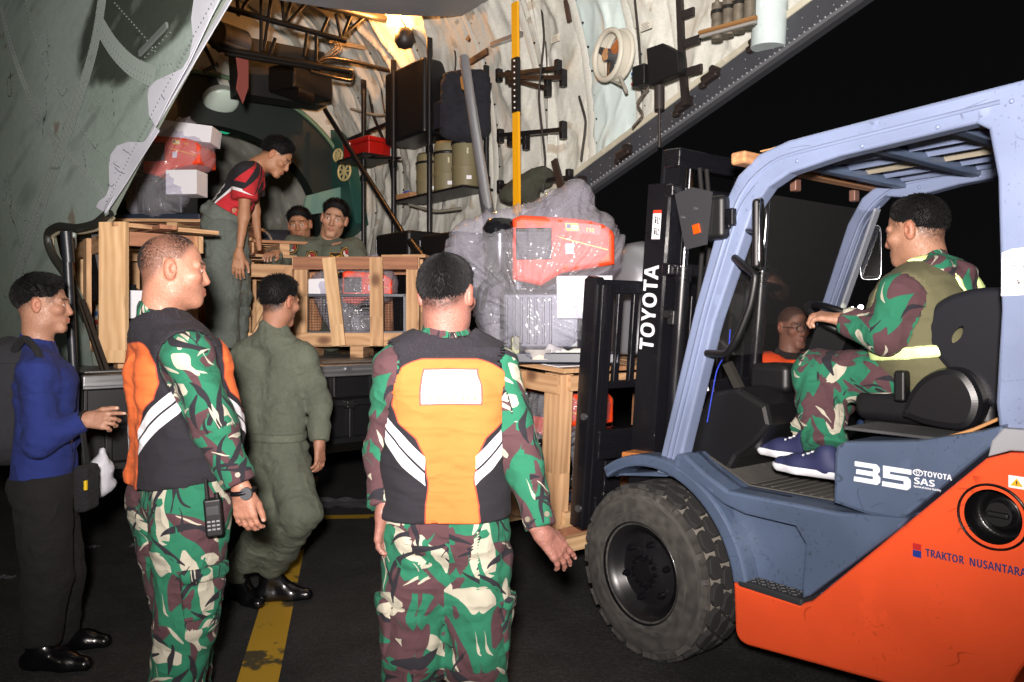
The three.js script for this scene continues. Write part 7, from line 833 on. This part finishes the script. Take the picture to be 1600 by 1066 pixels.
{ // crewman leaning on the crate
  const D = 5.75, q = (x, y, dd = 0) => at(x, y, D + dd);
  const c = person('crewman in olive flight suit with badges leaning over the crate', V(-1.35, 1.2, -D), {
    head: q(522, 343), hf: V(0.12, -0.12, 1), hu: V(0.2, 1, 0.05), neck: q(511, 379, 0.02), sh: [q(552, 388, -0.02), q(460, 384, 0.0)], el: [q(574, 440, -0.15), q(426, 420, -0.1)], wr: [q(570, 460, -0.2), q(430, 396, -0.25)],
    pelvis: q(496, 470, 0.2), hip: [q(512, 485, 0.2), q(478, 485, 0.2)], kn: [q(515, 530, 0.0), q(475, 530, 0.0)], an: [q(515, 548, 0.4), q(475, 548, 0.4)], fwd: V(0, 0, 1), bw: 1.05, bd: 1.05, skin: '#a17960', seed: 61, cell: 0.012, headCell: 0.0042, hs: 1.13, look: 0.002,
    hand: [null, { dir: V(-0.2, -0.2, 1), back: V(0, 1, 0.2), thumb: V(1, 0, 0), curl: 0.5 }],
    hair: { line: [[0.1, 0.082], [0.07, 0.075], [0.045, 0.03], [0.0, 0.03], [-0.05, 0.0], [-0.12, -0.03]], th: 0.013, fade: 0.02, soft: 0.06, tufts: 2000, len: 0.014, lift: 0.6 },
  });
  trousers(c, flightSuit, { loose: 1.0, end: 0.95 }); shirt(c, flightSuit, { hem: 0.0, loose: 1.15, sleeve: 0.95 });
  badge(c, patchRound, 0.085, 0.085, q(487, 401, -0.145), V(-0.15, 0.1, 1)); badge(c, patchWing, 0.085, 0.06, q(524, 401, -0.145), V(0.1, 0.1, 1)); badge(c, patchRound, 0.08, 0.09, q(541, 396, -0.115), V(0.5, 0.15, 0.9)); badge(c, patchRound, 0.1, 0.1, q(457, 388, -0.09), V(-0.4, 0.4, 0.9));
}
{ // second crewman half hidden
  const D = 6.25, q = (x, y, dd = 0) => at(x, y, D + dd);
  const c = person('crewman with only forehead and eyes showing behind another man\'s shoulder', V(-1.75, 1.2, -D), {
    head: q(468, 352), hf: V(0.1, -0.1, 1), hu: V(-0.1, 1, 0), neck: q(466, 392), sh: [q(500, 402), q(430, 402)], el: [q(505, 450), q(422, 450)], wr: [q(500, 495), q(428, 495)],
    pelvis: q(466, 490), hip: [q(482, 500), q(450, 500)], kn: [q(484, 530), q(450, 530)], an: [q(484, 548), q(450, 548)], fwd: V(0, 0, 1), bw: 0.95, skin: '#986e53', seed: 67, cell: 0.014, headCell: 0.005, hs: 1.1, hand: [],
    hair: { line: [[0.1, 0.07], [0.07, 0.065], [0.04, 0.03], [0.0, 0.03], [-0.05, 0.0], [-0.12, -0.03]], th: 0.014, soft: 0.05, tufts: 1400, len: 0.016, lift: 0.4 },
  });
  trousers(c, flightSuit, { end: 0.95 }); shirt(c, flightSuit, {});
}
const vestHi = clothMat(null, 0xd8481a);
{ // man with glasses beyond the forklift
  const D = 4.5, q = (x, y, dd = 0) => at(x, y, D + dd);
  const c = person('man with glasses and orange vest standing beyond the forklift', V(1.62, 0, -D), {
    head: q(1240, 512), hf: V(0.25, -0.05, 1), hu: V(0, 1, 0), neck: q(1232, 562), sh: [q(1274, 572), q(1196, 572)], el: [q(1280, 650), q(1186, 650)], wr: [q(1278, 715, -0.1), q(1196, 700, -0.15)],
    pelvis: q(1232, 712), hip: [q(1250, 730), q(1214, 730)], kn: [q(1250, 806), q(1212, 806)], an: [q(1250, 870), q(1212, 870)], fwd: V(0.1, 0, 1), bw: 1.0, skin: '#7f5746', seed: 71, cell: 0.013, headCell: 0.0042, hs: 1.0, hand: [],
    hair: { line: [[0.1, 0.098], [0.07, 0.085], [0.04, 0.04], [0.0, 0.03], [-0.05, 0.0], [-0.12, -0.03]], flat: true, th: -0.0005, dens: 0.7, tufts: 1500, len: 0.007, fade: 0.02 },
  });
  trousers(c, blackCloth, { end: 0.97 }); shirt(c, clothMat(null, 0x241d1c), {}); vestOn(c, vestHi, { hem: 0.02, inf: 0.028 }); shoes(c, shoeBlack, [V(0, 0, 1), V(0, 0, 1)]);
  const H = frame(c.o.hf, c.o.hu), gl = part('eyeglasses', [-1, 1].map((s) => { const t = new THREE.TorusGeometry(0.021, 0.002, 6, 24); t.scale(1.15, 0.85, 1); t.translate(s * 0.033, 0, 0); return t; }).concat([rod([-0.01, 0.003, 0], [0.01, 0.003, 0], 0.0018), rod([-0.057, 0.004, 0], [-0.08, 0.004, -0.1], 0.002), rod([0.057, 0.004, 0], [0.08, 0.004, -0.1], 0.002)]), darkMetal, c.g, mv(c.o.head, H.f, 0.112, H.u, 0.0));
  gl.quaternion.setFromRotationMatrix(new THREE.Matrix4().makeBasis(H.r.clone().negate(), H.u, H.f.clone()));
}
shadowed(scene);
renderer.render(scene, camera);
